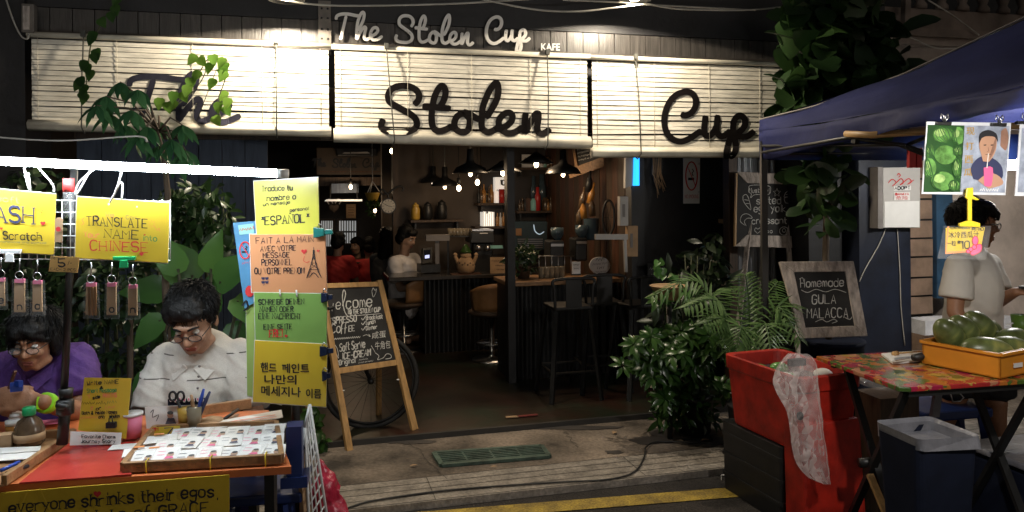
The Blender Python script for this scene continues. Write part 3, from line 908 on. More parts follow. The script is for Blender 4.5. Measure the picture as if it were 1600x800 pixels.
# ================================================================== BLINDS
def stroke_map(paths, fx, fy): return [[(fx(x), fy(y)) for x, y in crv(p, 6)] for p in paths]
ST = [ # in eighths of photo pixels from (580,120)
 [(150,540),(126,590),(135,640),(190,675),(260,690),(350,695),(450,690),(540,650),(572,590),(550,520),(480,460),(400,415),(300,360),(228,310),(212,240),(240,170),(310,125),(400,113),(490,125),(560,165),(597,225),(590,290),(545,345)],
 [(850,385),(900,310),(928,220),(922,150),(885,112),(840,150),(800,230),(775,320),(760,420),(755,520),(765,610),(800,660),(850,678),(930,660),(1005,620)],
 [(650,370),(760,374),(860,388),(985,396)],
 [(1160,445),(1080,490),(1040,570),(1055,650),(1130,690),(1200,675),(1230,600),(1225,520),(1160,445),(1240,470),(1300,510),(1350,530)],
 [(1440,510),(1510,400),(1570,280),(1590,170),(1575,85),(1540,90),(1480,170),(1430,280),(1395,380),(1385,480),(1380,600),(1400,660),(1460,690),(1530,670),(1600,620)],
 [(1600,640),(1680,620),(1750,560),(1765,490),(1730,450),(1670,460),(1610,520),(1595,590),(1630,660),(1700,702),(1780,697),(1850,660),(1890,630)],
 [(1930,460),(1920,560),(1915,640),(1922,700)],
 [(1922,700),(1970,610),(2020,520),(2062,462),(2092,470),(2085,560),(2075,630),(2090,690),(2130,712),(2190,690),(2230,655)]]
CU = [ # 6.665ths of pixels from (1020,130)
 [(300,325),(345,335),(410,300),(447,230),(442,150),(400,102),(335,90),(250,120),(180,190),(135,290),(120,400),(140,500),(190,570),(260,605),(330,600),(410,560),(500,495)],
 [(550,345),(540,420),(535,490),(545,535),(585,550),(635,505),(660,450)],
 [(675,340),(667,430),(667,500),(697,545),(745,545),(805,497)],
 [(805,500),(835,545),(838,430),(862,365),(910,338),(955,370),(957,440),(910,500),(850,535),(810,570),(785,640),(768,720),(768,780)],
 [(845,560),(866,640),(850,730),(800,768)],
 [(850,545),(950,560),(1010,538),(1050,500)]]
TH = [ # 8.889ths of pixels from (510,10)
 [(135,175),(148,130),(210,106),(300,104),(400,124),(455,130)],
 [(275,130),(245,260),(215,380),(195,455)],
 [(440,330),(480,260),(515,180),(525,110),(507,80),(475,110),(435,220),(422,340),(420,450)],
 [(420,455),(470,360),(520,288),(547,300),(532,370),(525,425),(552,460),(605,435)],
 [(612,410),(670,390),(715,340),(697,295),(652,300),(620,350),(612,410),(642,458),(700,460),(775,415)]]
def blind(px0, px1, ytop0, ytop1, yb0, yb1, nslat, roll, lab, strokes, sw, cords, order):
    off = .085
    pl = fac(-off)
    p0, p1 = pl.hit(px0, ytop0), pl.hit(px1, ytop1)
    sa, sb = (p0 - F0).dot(DD), (p1 - F0).dot(DD)
    z1 = (p0.z + p1.z) / 2; zb0 = pl.hit(px0, yb0).z; zb1 = pl.hit(px1, yb1).z
    root = thing('roll_blind', lab, 'blind', FP((sa + sb) / 2, -off, min(zb0, zb1)), 'roll blinds hung under the fascia')
    m = MB(); m.tube([FP(sa - .02, -off - .01, z1 + .012), FP(sb + .02, -off - .01, z1 + .012)], .017, 10); m.build('top_rail', 'slat_edge', root)
    m = MB(); r_ = random.Random(nslat + order)
    zt = z1 - .008; zr0, zr1 = zb0 + roll, zb1 + roll
    for k in range(nslat):
        f0, f1 = k / nslat, (k + 1) / nslat
        sag = .005 * math.sin(k * 1.7 + order)
        segs = 6
        for j in range(segs):
            a, b = j / segs, (j + 1) / segs
            sA, sB = sa + (sb - sa) * a, sa + (sb - sa) * b
            def zz(f, u): return zt + ((zr0 + (zr1 - zr0) * u) - zt) * f + sag * math.sin(u * 3.1) * f * 2
            d0, d1 = .0045 * mnoise.noise(V((sA * 3, k * .7, order))), .0045 * mnoise.noise(V((sB * 3, k * .7, order)))
            g0 = .0026 + .0022 * mnoise.noise(V((sA * 2, k * 3.1, 5))); g1 = .0026 + .0022 * mnoise.noise(V((sB * 2, k * 3.1, 5)))
            P = []
            for (s_, u, dd, gg) in ((sA, a, d0, g0), (sB, b, d1, g1)):
                zu, zl = zz(f0, u) - gg, zz(f1, u)
                P += [FP(s_, -off + dd + .003, zu), FP(s_, -off + dd - .0015, zl), FP(s_, -off + dd + .005, zl), FP(s_, -off + dd + .0065, zu)]
            Fc = [(0, 1, 5, 4), (2, 3, 7, 6), (3, 0, 4, 7), (1, 2, 6, 5)]
            if j == 0: Fc.append((0, 3, 2, 1))
            if j == segs - 1: Fc.append((4, 5, 6, 7))
            m.add(P, Fc)
    m.build('slats', 'slat', root)
    # rolled-up end: a flattened spiral
    m = MB(); m.smooth = True; n = 18; P = []; Fc = []
    for j in range(9):
        u = j / 8; s_ = sa - .012 + (sb - sa + .024) * u; zc = zb0 + (zb1 - zb0) * u + roll * .55
        for i in range(n):
            a = 2 * math.pi * i / n
            w = 1 + .06 * math.sin(i * 2.1)
            P.append(FP(s_, -off - .012 - .042 * math.cos(a) * w, zc + roll * .56 * math.sin(a) * w))
    for j in range(8):
        for i in range(n):
            i2 = (i + 1) % n; Fc.append((j * n + i, j * n + i2, (j + 1) * n + i2, (j + 1) * n + i))
    Fc += [tuple(range(n - 1, -1, -1)), tuple(8 * n + i for i in range(n))]
    m.add(P, Fc); m.build('rolled_end', 'slat_edge', root)
    # stitching
    for u in [.02, .27, .52, .76, .97]:
        m = MB(); s_ = sa + (sb - sa) * u; m.tube([FP(s_, -off - .006, z1), FP(s_, -off - .006, zb0 + (zb1 - zb0) * u + roll)], .0017, 4); m.build('stitching', 'slat_edge', root)
    for (cpx, bend) in cords:
        m = MB(); a = pl.hit(cpx, ytop0 + (ytop1 - ytop0) * (cpx - px0) / (px1 - px0)); u = (cpx - px0) / (px1 - px0)
        zb_ = zb0 + (zb1 - zb0) * u
        m.tube([a - IN * .03 + V((0, 0, .03)), a - IN * .075 + V((0, 0, -.25)) + DD * bend * .4, V((a.x, a.y, zb_ + .02)) - IN * .09 + DD * bend, V((a.x, a.y, zb_ - .012)) - IN * .03 + DD * bend, V((a.x, a.y, zb_ + .03)) + IN * .06 + DD * bend], .0042, 6)
        m.box(a - IN * .035 + V((0, 0, .025)), (.025, .03, .035), YAW)
        m.build('pull_cord', 'cord', root)
    m = MB()
    def yroll(px): return pl.hit(px, 0).z
    def fn(px, py, o):
        q = pl.hit(px, py, .005 + o)
        u = (q - F0).dot(DD); f = (u - sa) / (sb - sa); zc = zb0 + (zb1 - zb0) * f
        if q.z < zc + roll * 1.22:
            dz = (q.z - (zc + roll * .55)) / (roll * .68)
            q = pl.hit(px, py, .005 + o + .014 + .042 * math.sqrt(max(0, 1 - min(1, dz * dz))))
        return q
    for st in strokes:
        d_ = [];  # resample finely so strokes follow the rolled end
        for i in range(len(st) - 1):
            a, b = V(st[i]), V(st[i + 1]); k = max(1, int((b - a).length / 2))
            d_ += [a.lerp(b, t / k) for t in range(k)]
        d_.append(V(st[-1])); m.rib(pl, d_, sw, .001, fn)
    m.build('lettering', 'ink_faded' if order == 1 else 'ink_blind', root)
    return root
the_b = [[(194 + (x - 105) * .2697, 111 + (y - 60) * .1965) for x, y in crv(p, 6)] for p in TH]
stolen_b = [[(580 + x / 8, 120 + y / 8) for x, y in crv(p, 6)] for p in ST]
cup_b = [[(1020 + x / 6.665, 130 + y / 6.665) for x, y in crv(p, 6)] for p in CU]
blind(49, 513, 59, 74, 204, 214, 16, .055, 'cream roll blind painted with The, half hidden by leaves', the_b, 9.5, [(133, 0), (432, 0)], 1)
blind(523, 917, 77, 91, 222, 233, 17, .075, 'cream roll blind painted with Stolen in large black script', stolen_b, 10.2, [(603, .04), (853, -.02)], 2)
blind(925, 1262, 93, 105, 246, 246, 18, .06, 'cream roll blind painted with Cup in large brown script', cup_b, 9.8, [(990, .01), (1222, .0)], 3)

# ================================================================== SHOP SIGN
ss = thing('shop_sign', 'pale cut-out script letters reading The Stolen Cup Kafe on black fascia', 'sign', FAC.hit(680, 78))
pf = fac(-.045)
def sgn(name, strokes, w):
    m = MB()
    for st in strokes: m.rib(pf, st, w, .0, thick=.012)
    m.build(name, 'sign_letter', ss)
sgn('lettering', [[(510 + x / 8.889, 10 + y / 8.889) for x, y in crv(p, 5)] for p in TH], 4.7)
sgn('lettering', [[(616 + (580 + x / 8 - 590) * .459, 20.7 + (y / 8 + 120 - 129) * .577 + (x / 8) * .012) for x, y in crv(p, 5)] for p in ST], 4.8)
sgn('lettering', [[(757 + (1020 + x / 6.665 - 1032) * .486, 24 + (y / 6.665 + 130 - 139) * .535) for x, y in crv(p, 5)] for p in CU], 5.0)
m = MB(); TF(m, pf, 'KAFE', 845.5, 78.5, 875, 79, 11, -.004, bold=.02); m.build('lettering', 'white_paint', ss)
m = MB()
for px in (545, 580, 640, 700, 790, 815): m.bar(fac(0).hit(px, 52), pf.hit(px, 52), .008, .008)
m.build('standoff', 'iron', ss)

# ================================================================== FLOOD LIGHTS + CABLES
def flood(px, py, off, lab):
    p = fac(-off).hit(px, py)
    r = thing('flood_lamp', lab, 'lamp', p, 'lamps over the blinds')
    m = MB(); m.lathe([(.03, .10), (.05, .07), (.10, .02), (.105, 0), (.10, .0), (.095, .012), (.04, .062)], p, 20, None, False); m.build('shade', 'iron', r)
    m = MB(); m.lathe([(.012, .055), (.03, .045), (.042, .02), (.03, .004), (.01, -.002)], p, 14); o = m.build('bulb', 'flood_glow', r)
    m = MB(); q = fac(-.005).hit(px, py - 40); m.tube([p + V((0, 0, .09)), p + V((0, 0, .16)), q + V((0, 0, .1)), q], .011, 8); m.build('arm', 'iron', r)
    L = bpy.data.lights.new('flood_light', 'SPOT'); L.energy = FLOOD_W; L.color = (1, .86, .66); L.spot_size = R(161); L.spot_blend = .02; L.shadow_soft_size = .035
    lo = bpy.data.objects.new('flood_light', L); COL.objects.link(lo); lo.location = p + V((0, 0, -.012)); 
    return r
flood(447, 0, .42, 'bright flood lamp over the blind painted with The')
flood(992, 1, .42, 'bright flood lamp over the gap between the Stolen and Cup blinds')
for pts, lab, off in [
    ([(300, -12), (430, -2), (480, 6), (560, 9), (700, 6), (790, 1), (860, -4)], 'black cable sagging along the top above The Stolen lettering', .38),
    ([(740, -4), (830, 14), (900, 18), (960, 12), (1010, 7), (1060, 14), (1160, 16), (1230, 10)], 'pale cable drooping across the top right of the fascia', .40),
    ([(880, 0), (960, 3), (992, 6), (1080, 11), (1180, 16)], 'second pale cable crossing under the right flood lamp', .36)]:
    pl = fac(-off); g = MB(); g.tube([pl.hit(p.x, p.y) for p in crv(pts, 6)], .006, 6)
    tag(g.build('overhead_cable', 'wire_pale'), lab, 'cable', 'cables over the fascia')
# junction box
pj = fac(-.12)
jb = thing('junction_box', 'small wooden junction box on the black wall above the left blind', 'box', pj.hit(43, 50))
m = MB(); m.board(pj, [(33, 5), (53, 6), (53, 51), (33, 50)], .06); m.build('box', 'bracket', jb, bevel=.004)
m = MB(); m.board(pj, [(35.5, 9), (46, 9.5), (46, 46), (35.5, 46)], .008, .009); m.build('cover', 'wood_grey', jb)
g = MB(); g.tube([pj.hit(p.x, p.y) for p in crv([(8, -6), (20, 30), (32, 55), (42, 61), (46, 52)], 5)], .005, 6)
tag(g.build('wall_cable', 'wire_pale'), 'thin cable looping down the black wall to the junction box', 'cable')
# ================================================================== INTERIOR
def pz(px, py, Y): return at(px, py, Y)
# --- front bar with corrugated front
tB = 1.23
s0, s1 = s_of(795, tB), 1.29
zt = fac(tB).hit(800, 441).z
fb = thing('window_bar', 'dark corrugated bar with a wooden rim and metal stools before it', 'bar', FP((s0 + s1) / 2, tB + .2, .03))
m = MB(); m.fbox(s0 - .02, s1, tB - .03, tB + .5, zt - .035, zt); m.build('top', 'bar_wood', fb, bevel=.004)
m = MB(); corr(m, s0, s1, tB + .02, .03, zt - .036, .075, .012); m.build('front', 'corrugated', fb)
m = MB(); m.fbox(s0, s1, tB + .04, tB + .45, .03, zt - .037); m.build('carcass', 'iron', fb)
# --- service counter
tC = 2.45
s0c, s1c = s_of(606, tC), s_of(797, tC)
ztc = fac(tC).hit(690, 431).z
sc_ = thing('service_counter', 'black topped service counter with corrugated front behind the tan stools', 'counter', FP((s0c + s1c) / 2, tC + .3, .03))
m = MB(); m.fbox(s0c, s1c + .5, tC, tC + .55, ztc - .04, ztc); m.build('top', 'bar_top', sc_, bevel=.006)
m = MB(); corr(m, s_of(664, tC), s1c + .4, tC + .09, .03, ztc - .041, .09, .014); m.build('front', 'corrugated', sc_)
m = MB(); m.fbox(s_of(664, tC), s1c + .4, tC + .11, tC + .5, .03, ztc - .042); m.build('carcass', 'iron', sc_)
# --- tan shell stools
def shell_stool(px, pyb, pys, lab, rz=0):
    p = HPl(.03).hit(px, pyb); sc = 1.0
    zs = EYE + ray(px, pys).z * p.y
    r = thing('bar_stool', lab, 'stool', p, 'tan shell stools at the service counter')
    m = MB(); m.lathe([(.19, 0), (.19, .012), (.05, .022), (.025, .04), (.022, zs - p.z - .04)], p, 20); m.build('pedestal', 'steel', r)
    m = MB(); q = p + V((0, 0, (zs - p.z) * .36))
    m.tube([q + V((.14 * math.cos(a), .14 * math.sin(a), 0)) for a in [k * math.pi / 8 for k in range(17)]], .009, 6); m.bar(q - V((.14, 0, 0)), q + V((.14, 0, 0)), .014, .014); m.build('foot_ring', 'steel', r)
    m = MB(); m.smooth = True; P = []; Fc = []
    n, h = 12, 7
    for j in range(h):
        for i in range(n + 1):
            a = -1.25 + 2.5 * i / n; f = j / (h - 1)
            rr = .22 + .03 * f - .02 * abs(a)
            P.append(V((p.x + math.sin(a + rz) * rr, p.y + (-1 if rz > 9 else 1) * (math.cos(a + rz) * rr * .9), zs + .03 + f * (.26 - .05 * a * a))))
    for j in range(h - 1):
        for i in range(n): k = j * (n + 1) + i; Fc.append((k, k + 1, k + n + 2, k + n + 1))
    m.add(P, Fc); o = m.build('backrest', 'seat_tan', r)
    so = o.modifiers.new('solid', 'SOLIDIFY'); so.thickness = .018
    m = MB(); m.ell(V((p.x, p.y, zs)), (.23, .21, .05), n=20); m.build('seat', 'wood_dark', r)
    m = MB(); m.lathe([(.07, -.04), (.12, -.02), (.13, .0)], V((p.x, p.y, zs - .02)), 12); m.build('seat_plate', 'iron', r)
    return r
shell_stool(769, 562, 487, 'tan shell bar stool with chrome pedestal beside the black window post', R(165))
shell_stool(631, 548, 474, 'tan shell bar stool half hidden behind the welcome A-board', R(95))
# --- black metal bar stools
def metal_stool(px, pyb, lab):
    p = HPl(.03).hit(px, pyb); r = thing('metal_stool', lab, 'stool', p, 'black metal stools at the window bar')
    zs = .70; a = R(YAW); X = V((math.cos(a), math.sin(a), 0)); Yv = V((-math.sin(a), math.cos(a), 0))
    for sx in (-1, 1):
        for sy in (-1, 1):
            m = MB(); m.bar(p + X * sx * .20 + Yv * sy * .20, p + X * sx * .135 + Yv * sy * .135 + V((0, 0, zs - .02)), .034, .022); m.build('leg', 'iron', r)
    m = MB(); m.frame(p + V((0, 0, zs)), X, Yv, V((0, 0, 1)), (.31, .31, .028)); m.build('seat', 'iron', r, bevel=.01)
    m = MB()
    for k in (0, 1): m.bar(p + X * (-.175) + Yv * (.175 - .35 * k) + V((0, 0, .22)), p + X * .175 + Yv * (.175 - .35 * k) + V((0, 0, .22)), .02, .012)
    for k in (-1, 1): m.bar(p + X * .175 * k - Yv * .175 + V((0, 0, .22)), p + X * .175 * k + Yv * .175 + V((0, 0, .22)), .02, .012)
    m.build('stretcher', 'iron', r)
    m = MB(); b = p - Yv * .15
    m.tube(crv([b - X * .15 + V((0, 0, zs)), b - X * .155 + V((0, 0, zs + .15)), b - X * .17 + V((0, 0, zs + .2)), b - X * .12 + V((0, 0, zs + .225)), b + X * .12 + V((0, 0, zs + .225)), b + X * .17 + V((0, 0, zs + .2)), b + X * .155 + V((0, 0, zs + .15)), b + X * .15 + V((0, 0, zs))], 4), .012, 8)
    m.build('back_rail', 'iron', r)
    m = MB(); m.frame(b + V((0, 0, zs + .115)), X, Yv, V((0, 0, 1)), (.13, .01, .215)); m.build('back_splat', 'iron', r, bevel=.004)
    return r
ms = metal_stool(888, 618, 'black metal bar stool at the window bar nearer the black post')
q = HPl(.03).hit(1000, 613); dup(ms, q, R(4), 'black metal bar stool at the window bar beside the leafy potted shrub')
q = HPl(.03).hit(938, 606); dup(ms, q, R(-6), 'black metal bar stool tucked in the dark between two others at window bar')
# --- pendant lamps
def pendant(px, pyb, wpx, Y, lab, e='bulb_dim', cap=True):
    p = pz(px, pyb, Y); w = wpx * Y / F / 2
    r = thing('pendant_lamp', lab, 'lamp', p, 'black dome pendant lamps over the bar')
    m = MB(); m.lathe([(.02, w * 1.35), (.03, w * 1.3), (w * .2, w * .75), (w * .26, w * .55), (w * .8, w * .3), (w, .0), (w * .985, -.004), (w * .78, w * .26), (w * .2, w * .5)], p + V((0, 0, .012)), 24, None, False); m.build('shade', 'iron', r)
    m = MB(); m.tube([p + V((0, 0, w * 1.3)), V((p.x, p.y, 2.78))], .006, 6); m.build('cord', 'cord', r)
    m = MB(); m.ell(p + V((0, 0, .002)), (.02, .02, .024), n=12); m.build('bulb', e, r)
    return r
for a in [(735, 272, 56, 7.0, 'large black dome pendant left of the window post'),
          (880, 273, 56, 7.0, 'large black dome pendant right of the post under the Stolen blind'),
          (695, 292, 44, 8.0, 'black dome pendant second nearest in the row to the left'),
          (677, 287, 38, 8.6, 'black dome pendant third in the row above the barista side'),
          (653, 298, 34, 9.2, 'small black dome pendant fourth in the receding row'),
          (631, 304, 28, 9.8, 'small black dome pendant fifth in the receding row'),
          (617, 309, 24, 10.4, 'smallest black dome pendant at the far end beside the clock')]: pendant(*a)
def bare(px, py, Y, lab, hood=False, e='bulb_warm'):
    p = pz(px, py, Y); r = thing('bare_bulb', lab, 'lamp', p, 'bare warm bulbs in the cafe')
    m = MB(); m.ell(p, (.022, .022, .03), n=12); m.build('bulb', e, r)
    m = MB(); m.lathe([(.012, 0), (.018, .03), (.016, .07)] if not hood else [(.02, .0), (.17, -.02), (.06, .05), (.02, .08)], p + V((0, 0, .03)), 14); m.tube([p + V((0, 0, .08)), V((p.x, p.y, 2.78))], .005, 5); m.build('holder', 'iron', r)
for a in [(717, 294, 7.4, 'bare warm bulb between two black pendants'), (746, 285, 7.6, 'bare warm bulb right below the large left pendant'),
          (786, 270, 7.0, 'hooded warm bulb beside the black post over the white canister', True), (838, 257, 7.0, 'hooded bright warm bulb above the red bottle shelf', True),
          (548, 292, 10, 'bare warm bulb before the grey lit panel'), (598, 326, 10.5, 'far warm twin bulb to the left below the clock'), (586, 329, 10.6, 'far warm twin bulb lowest beside the doorway'),
          (612, 236, 8.6, 'bright bulb spot beside the wall sign of the cafe')]: bare(*a)
def plight(px, py, Y, w, c=(1, .72, .45)):
    L = bpy.data.lights.new('bulb_light', 'POINT'); L.energy = w; L.color = c; L.shadow_soft_size = .04
    o = bpy.data.objects.new('bulb_light', L); COL.objects.link(o); o.location = pz(px, py, Y)
plight(735, 276, 6.98, 3.2); plight(880, 277, 6.98, 3.2); plight(838, 262, 6.93, 9); plight(786, 276, 6.93, 6); plight(695, 296, 7.98, 3.5); plight(548, 297, 9.95, 5); plight(653, 303, 9.15, 3)
# --- back bar shelves with bottles and boxes
psh = fac(T_BB - .16)
def shelf(px0, px1, py, lab, wood='wood_dark'):
    a = psh.hit(px0, py); b = psh.hit(px1, py); z = (a.z + b.z) / 2
    sa, sb = (a - F0).dot(DD), (b - F0).dot(DD)
    r = thing('wall_shelf', lab, 'shelf', FP((sa + sb) / 2, T_BB - .13, z))
    m = MB(); m.fbox(sa, sb, T_BB - .27, T_BB - .032, z - .025, z); m.build('board', wood, r)
    for s_ in (sa + .06, sb - .06):
        m = MB(); m.fbox(s_ - .01, s_ + .01, T_BB - .2, T_BB - .033, z - .10, z - .026); m.build('bracket', 'iron', r)
    return z
BOT = {'bottle': [(.03, 0), (.033, .01), (.033, .14), (.012, .19), (.011, .245), (.013, .25)], 'jar': [(.04, 0), (.045, .01), (.045, .12), (.03, .14), (.03, .155)],
       'can': [(.035, 0), (.035, .2)], 'urn': [(.05, 0), (.075, .03), (.075, .2), (.05, .24), (.06, .25), (.05, .275), (.02, .29), (.02, .31)], 'flask': [(.045, 0), (.045, .19), (.04, .2), (.028, .22), (.028, .30)]}
def put(kind, name, px, z, off, mt, lab, cat, h, grp=None, t=None, w=1.0, lid=None):
    tt = (T_BB - .15 if t is None else t) - off
    p = fac(tt).hit(px, 300); p.z = z
    pr = BOT[kind]; k = h / pr[-1][1]
    if lid:
        o = thing(name, lab, cat, p, grp); m = MB(); m.lathe([(r * k * w, q * k) for r, q in pr], p, 14); m.build('body', mt, o)
        m = MB(); m.lathe([(pr[-1][0] * k * w * 1.1, 0), (pr[-1][0] * k * w * 1.1, .02), (.01, .025)], p + V((0, 0, h)), 14); m.build('lid', lid, o)
    else:
        m = MB(); m.lathe([(r * k * w, q * k) for r, q in pr], p, 14); tag(m.build(name, mt), lab, cat, grp)
z1 = shelf(744, 800, 317, 'dark wall shelf left of the post holding the yellow box')
z2 = shelf(804, 872, 329, 'dark wall shelf right of the post holding the red flask')
z3 = shelf(806, 872, 262, 'upper wall shelf right of the post with a white sign')
z4 = shelf(740, 800, 353, 'lower wall shelf left of the post with white folders')
z5 = shelf(640, 722, 343, 'dark shelf of jars behind the barista', 'wood_dark')
z6 = shelf(868, 900, 342, 'short low shelf near the plank wall')
def sbox(name, px0, px1, z, h, mt, lab, cat, off=0, dep=.1, lett=None):
    pl = fac(T_BB - .2 - off); a, b = pl.hit(px0, 300), pl.hit(px1, 300)
    sa, sb = (a - F0).dot(DD), (b - F0).dot(DD)
    if lett:
        r = thing(name, lab, cat, FP((sa + sb) / 2, T_BB - .2 - off, z)); m = MB(); m.fbox(sa, sb, T_BB - .2 - off, T_BB - .2 - off + dep, z, z + h); m.build('body', mt, r)
        for (mn, fn_) in lett:
            m = MB(); fn_(m, fac(T_BB - .203 - off)); m.build('print', mn, r)
    else:
        m = MB(); m.fbox(sa, sb, T_BB - .2 - off, T_BB - .2 - off + dep, z, z + h); tag(m.build(name, mt), lab, cat)
sbox('yellow_box', 757, 771, z1, .105, 'jar_yellow', 'dull yellow box on the shelf left of the post', 'box')
sbox('printed_box', 774, 797, z1, .29, 'white_selfglow', 'tall white box with black print on the shelf beside the post', 'box', lett=[('ink', lambda m, pl: (T(m, pl, '10', 782, 289, 789, 289, 8, 2), SQ(m, pl, 776, 300, 781, 300, 5, 1.2)))])
put('can', 'red_canister', 784, z1, .11, 'red_can', 'red canister in front of the white printed box', 'canister', .155, w=1.25)
for px, mt, lab in [(764, 'bottle_brown', 'small brown bottle by the yellow box'), (812, 'bottle_brown', 'dark bottle standing at the left end of the right shelf')]: put('bottle', 'bottle', px, z1 if px < 800 else z2, .1, mt, lab, 'bottle', .13)
for k in range(3):
    put('bottle', 'bottle', 816 + k * 4.2, z2, .05, 'iron' if k % 2 else 'bottle_brown', 'dark bottle in the row beside the brown box on the right shelf', 'bottle', .15 + .02 * (k % 2), 'dark bottles on the right shelf')
for k in range(4):
    put('bottle', 'bottle', 856 + k * 4.4, z2, .09, ['honey', 'bottle_brown', 'jar_yellow', 'paper'][k], 'bottle in the mixed row at the right end of the right shelf', 'bottle', .13 + .03 * (k % 3), 'mixed bottles on the right shelf')
for k in range(5):
    put('jar', 'small_jar', 840 + k * 5.6, z3, .08, ['honey', 'paper', 'mint', 'bottle_brown', 'kraft'][k], 'small jar in the row on the upper shelf right of post', 'jar', .10 + .02 * (k % 2), 'small jars on the upper shelf')
for k in range(6):
    put('bottle', 'bottle', 748 + k * 4, z1, .03, ['iron', 'bottle_brown', 'honey'][k % 3], 'dark bottle in the back row on the shelf left of the post', 'bottle', .17 + .02 * (k % 3), 'dark bottles on the left shelf')
sbox('brown_box', 822, 832, z2, .14, 'wood_red', 'small brown box among bottles on the right shelf', 'box', off=.03)
put('jar', 'mint_jar', 834, z2, .08, 'mint', 'mint green jar beside the red flask', 'jar', .14)
put('flask', 'red_flask', 840, z2, .1, 'red_can', 'tall red flask with a dark cap on the shelf right of post', 'flask', .27, lid='iron', w=.8)
put('jar', 'dark_jar', 852, z2, .06, 'bottle_brown', 'dark green jar right of the red flask', 'jar', .15)
put('flask', 'glass_carafe', 847, z2, .0, 'dark_glass', 'tall dark glass carafe behind the red flask', 'carafe', .42, w=.8)
put('flask', 'glass_carafe', 834, z2, -.02, 'dark_glass', 'narrow dark glass carafe behind the mint jar', 'carafe', .40, w=.6)
sbox('shelf_sign', 816, 838, z3, .15, 'paper', 'white lettered sign leaning on the upper shelf', 'sign', dep=.012, lett=[('ink', lambda m, pl: SQ(m, pl, 819, 252, 835, 251, 6, 1.2))])
r_ = random.Random(2)
for k in range(6):
    sbox('folder', 755 + k * 3.1, 757.6 + k * 3.1, z4, .13 + r_.uniform(0, .03), 'paper', 'white folder in the row on the lower shelf', 'folder') if k < 0 else None
b = fac(T_BB - .2)
for k in range(6):
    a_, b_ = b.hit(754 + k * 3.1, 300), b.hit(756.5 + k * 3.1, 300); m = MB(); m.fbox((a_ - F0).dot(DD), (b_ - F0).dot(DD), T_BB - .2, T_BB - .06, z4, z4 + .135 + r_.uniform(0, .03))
    tag(m.build('folder', 'white_selfglow'), 'white folder standing in the row on the lower shelf', 'folder', 'white folders on the lower shelf')
for k in range(4):
    put('bottle', 'small_bottle', 777 + k * 4.6, z4, .06, ['honey', 'paper', 'honey', 'bottle_brown'][k], 'little lit bottle beside the white folders', 'bottle', .15, 'little bottles beside the folders')
put('urn', 'yellow_jar', 649, z5, .06, 'jar_yellow', 'yellow drum jar on the shelf behind the barista', 'jar', .19, w=1.05)
put('urn', 'black_urn', 668, z5, .06, 'iron', 'round black urn in the middle of the jar shelf', 'jar', .20, w=1.15)
put('urn', 'dark_urn', 690, z5, .06, 'iron', 'dark lidded urn at right end of the jar shelf', 'jar', .22, w=1.1)
put('jar', 'white_jar', 877, z6, .05, 'paper', 'small white jar on the short low shelf', 'jar', .10)
put('urn', 'white_urn', 872, z6, .12, 'paper', 'pale lidded urn below the right pendant', 'jar', .17, w=.9)
sbox('menu_card', 862, 869, z6, .33, 'white_selfglow', 'tall self-glowing white card beside the right pendant', 'card', dep=.02)
for k in range(3): put('jar', 'glass', 872 + k * 6, z6 - .16, .05, 'cup_glass', 'upturned glass below the short low shelf', 'glass', .08, 'glasses below the short shelf')
# grey-blue oven with round window on the counter
po = fac(2.95); ov = thing('counter_oven', 'grey metal oven with a painted curved reflection on the counter right of post', 'oven', po.hit(825, 385))
m = MB(); m.board(po, [(803, 346), (856, 346), (855, 390), (803, 391)], .3); m.build('body', 'dark_glass', ov, bevel=.01)
m = MB(); m.rib(po, crv([(834, 351), (836, 361), (843, 366), (850, 362)], 5), 1.6, .004); m.build('painted_reflection', 'reflection_glow', ov)  # glowing stroke stands in for a reflection on the oven
m = MB()
for k in range(5): m.board(po, [(809, 373 + k * 3.2), (848, 373 + k * 3.2), (848, 374.6 + k * 3.2), (809, 374.6 + k * 3.2)], .004, .005)
m.build('vent_slats', 'steel', ov)
m = MB(); m.board(po, [(806, 357), (815, 357), (815, 368), (806, 368)], .002, .004); m.build('label', 'seat_tan', ov)
# coffee machine and till
pc = fac(tC + .25)
cm = thing('coffee_machine', 'boxy black coffee machine with a chrome top on the service counter', 'coffee machine', pc.hit(755, 428))
m = MB(); m.board(pc, [(737, 362), (772, 362), (774, 380), (735, 380)], .3); m.board(pc, [(740, 380.5), (770, 380.5), (770, 426), (740, 426)], .18, -.06); m.build('body', 'iron', cm, bevel=.01)
m = MB(); m.board(pc, [(738, 358.5), (771, 358.5), (771, 361), (738, 361)], .28); m.build('cup_rail', 'steel', cm)
m = MB(); m.rib(pc, [(750, 364.5), (762, 364.5)], 2.2, .004); m.build('badge', 'paper', cm)
for px in (748, 762): m = MB(); m.lathe([(.03, 0), (.03, .05), (.015, .06)], pc.hit(px, 392, .03), 12); m.build('group_head', 'steel', cm)
m = MB(); m.board(pc, [(762, 383.5), (785, 383.5), (786, 388), (763, 388.5)], .01, .02); tag(m.build('mint_note', 'mint'), 'mint green strip note hanging beside the coffee machine', 'note')
ti = thing('till', 'black till with a glowing screen beside the barista', 'till', pc.hit(668, 425))
m = MB(); pt = Pl(pc.hit(668, 400), 35, 15); m.board(pt, [(661, 388), (676, 386), (675, 410), (660, 412)], .03); m.build('display', 'iron', ti)
m = MB(); m.board(pt, [(662.5, 391), (673, 390), (672.5, 405), (662, 406)], .001, .003); m.build('screen', 'navy_plastic', ti)
m = MB(); m.board(pt, [(664, 399), (671, 398), (671, 403), (664, 404)], .001, .0045); m.build('lit_area', 'screen', ti)
m = MB(); b_ = pc.hit(668, 426); m.box(b_ + V((0, .1, .04)), (.2, .2, .08), 20); m.build('base', 'iron', ti)
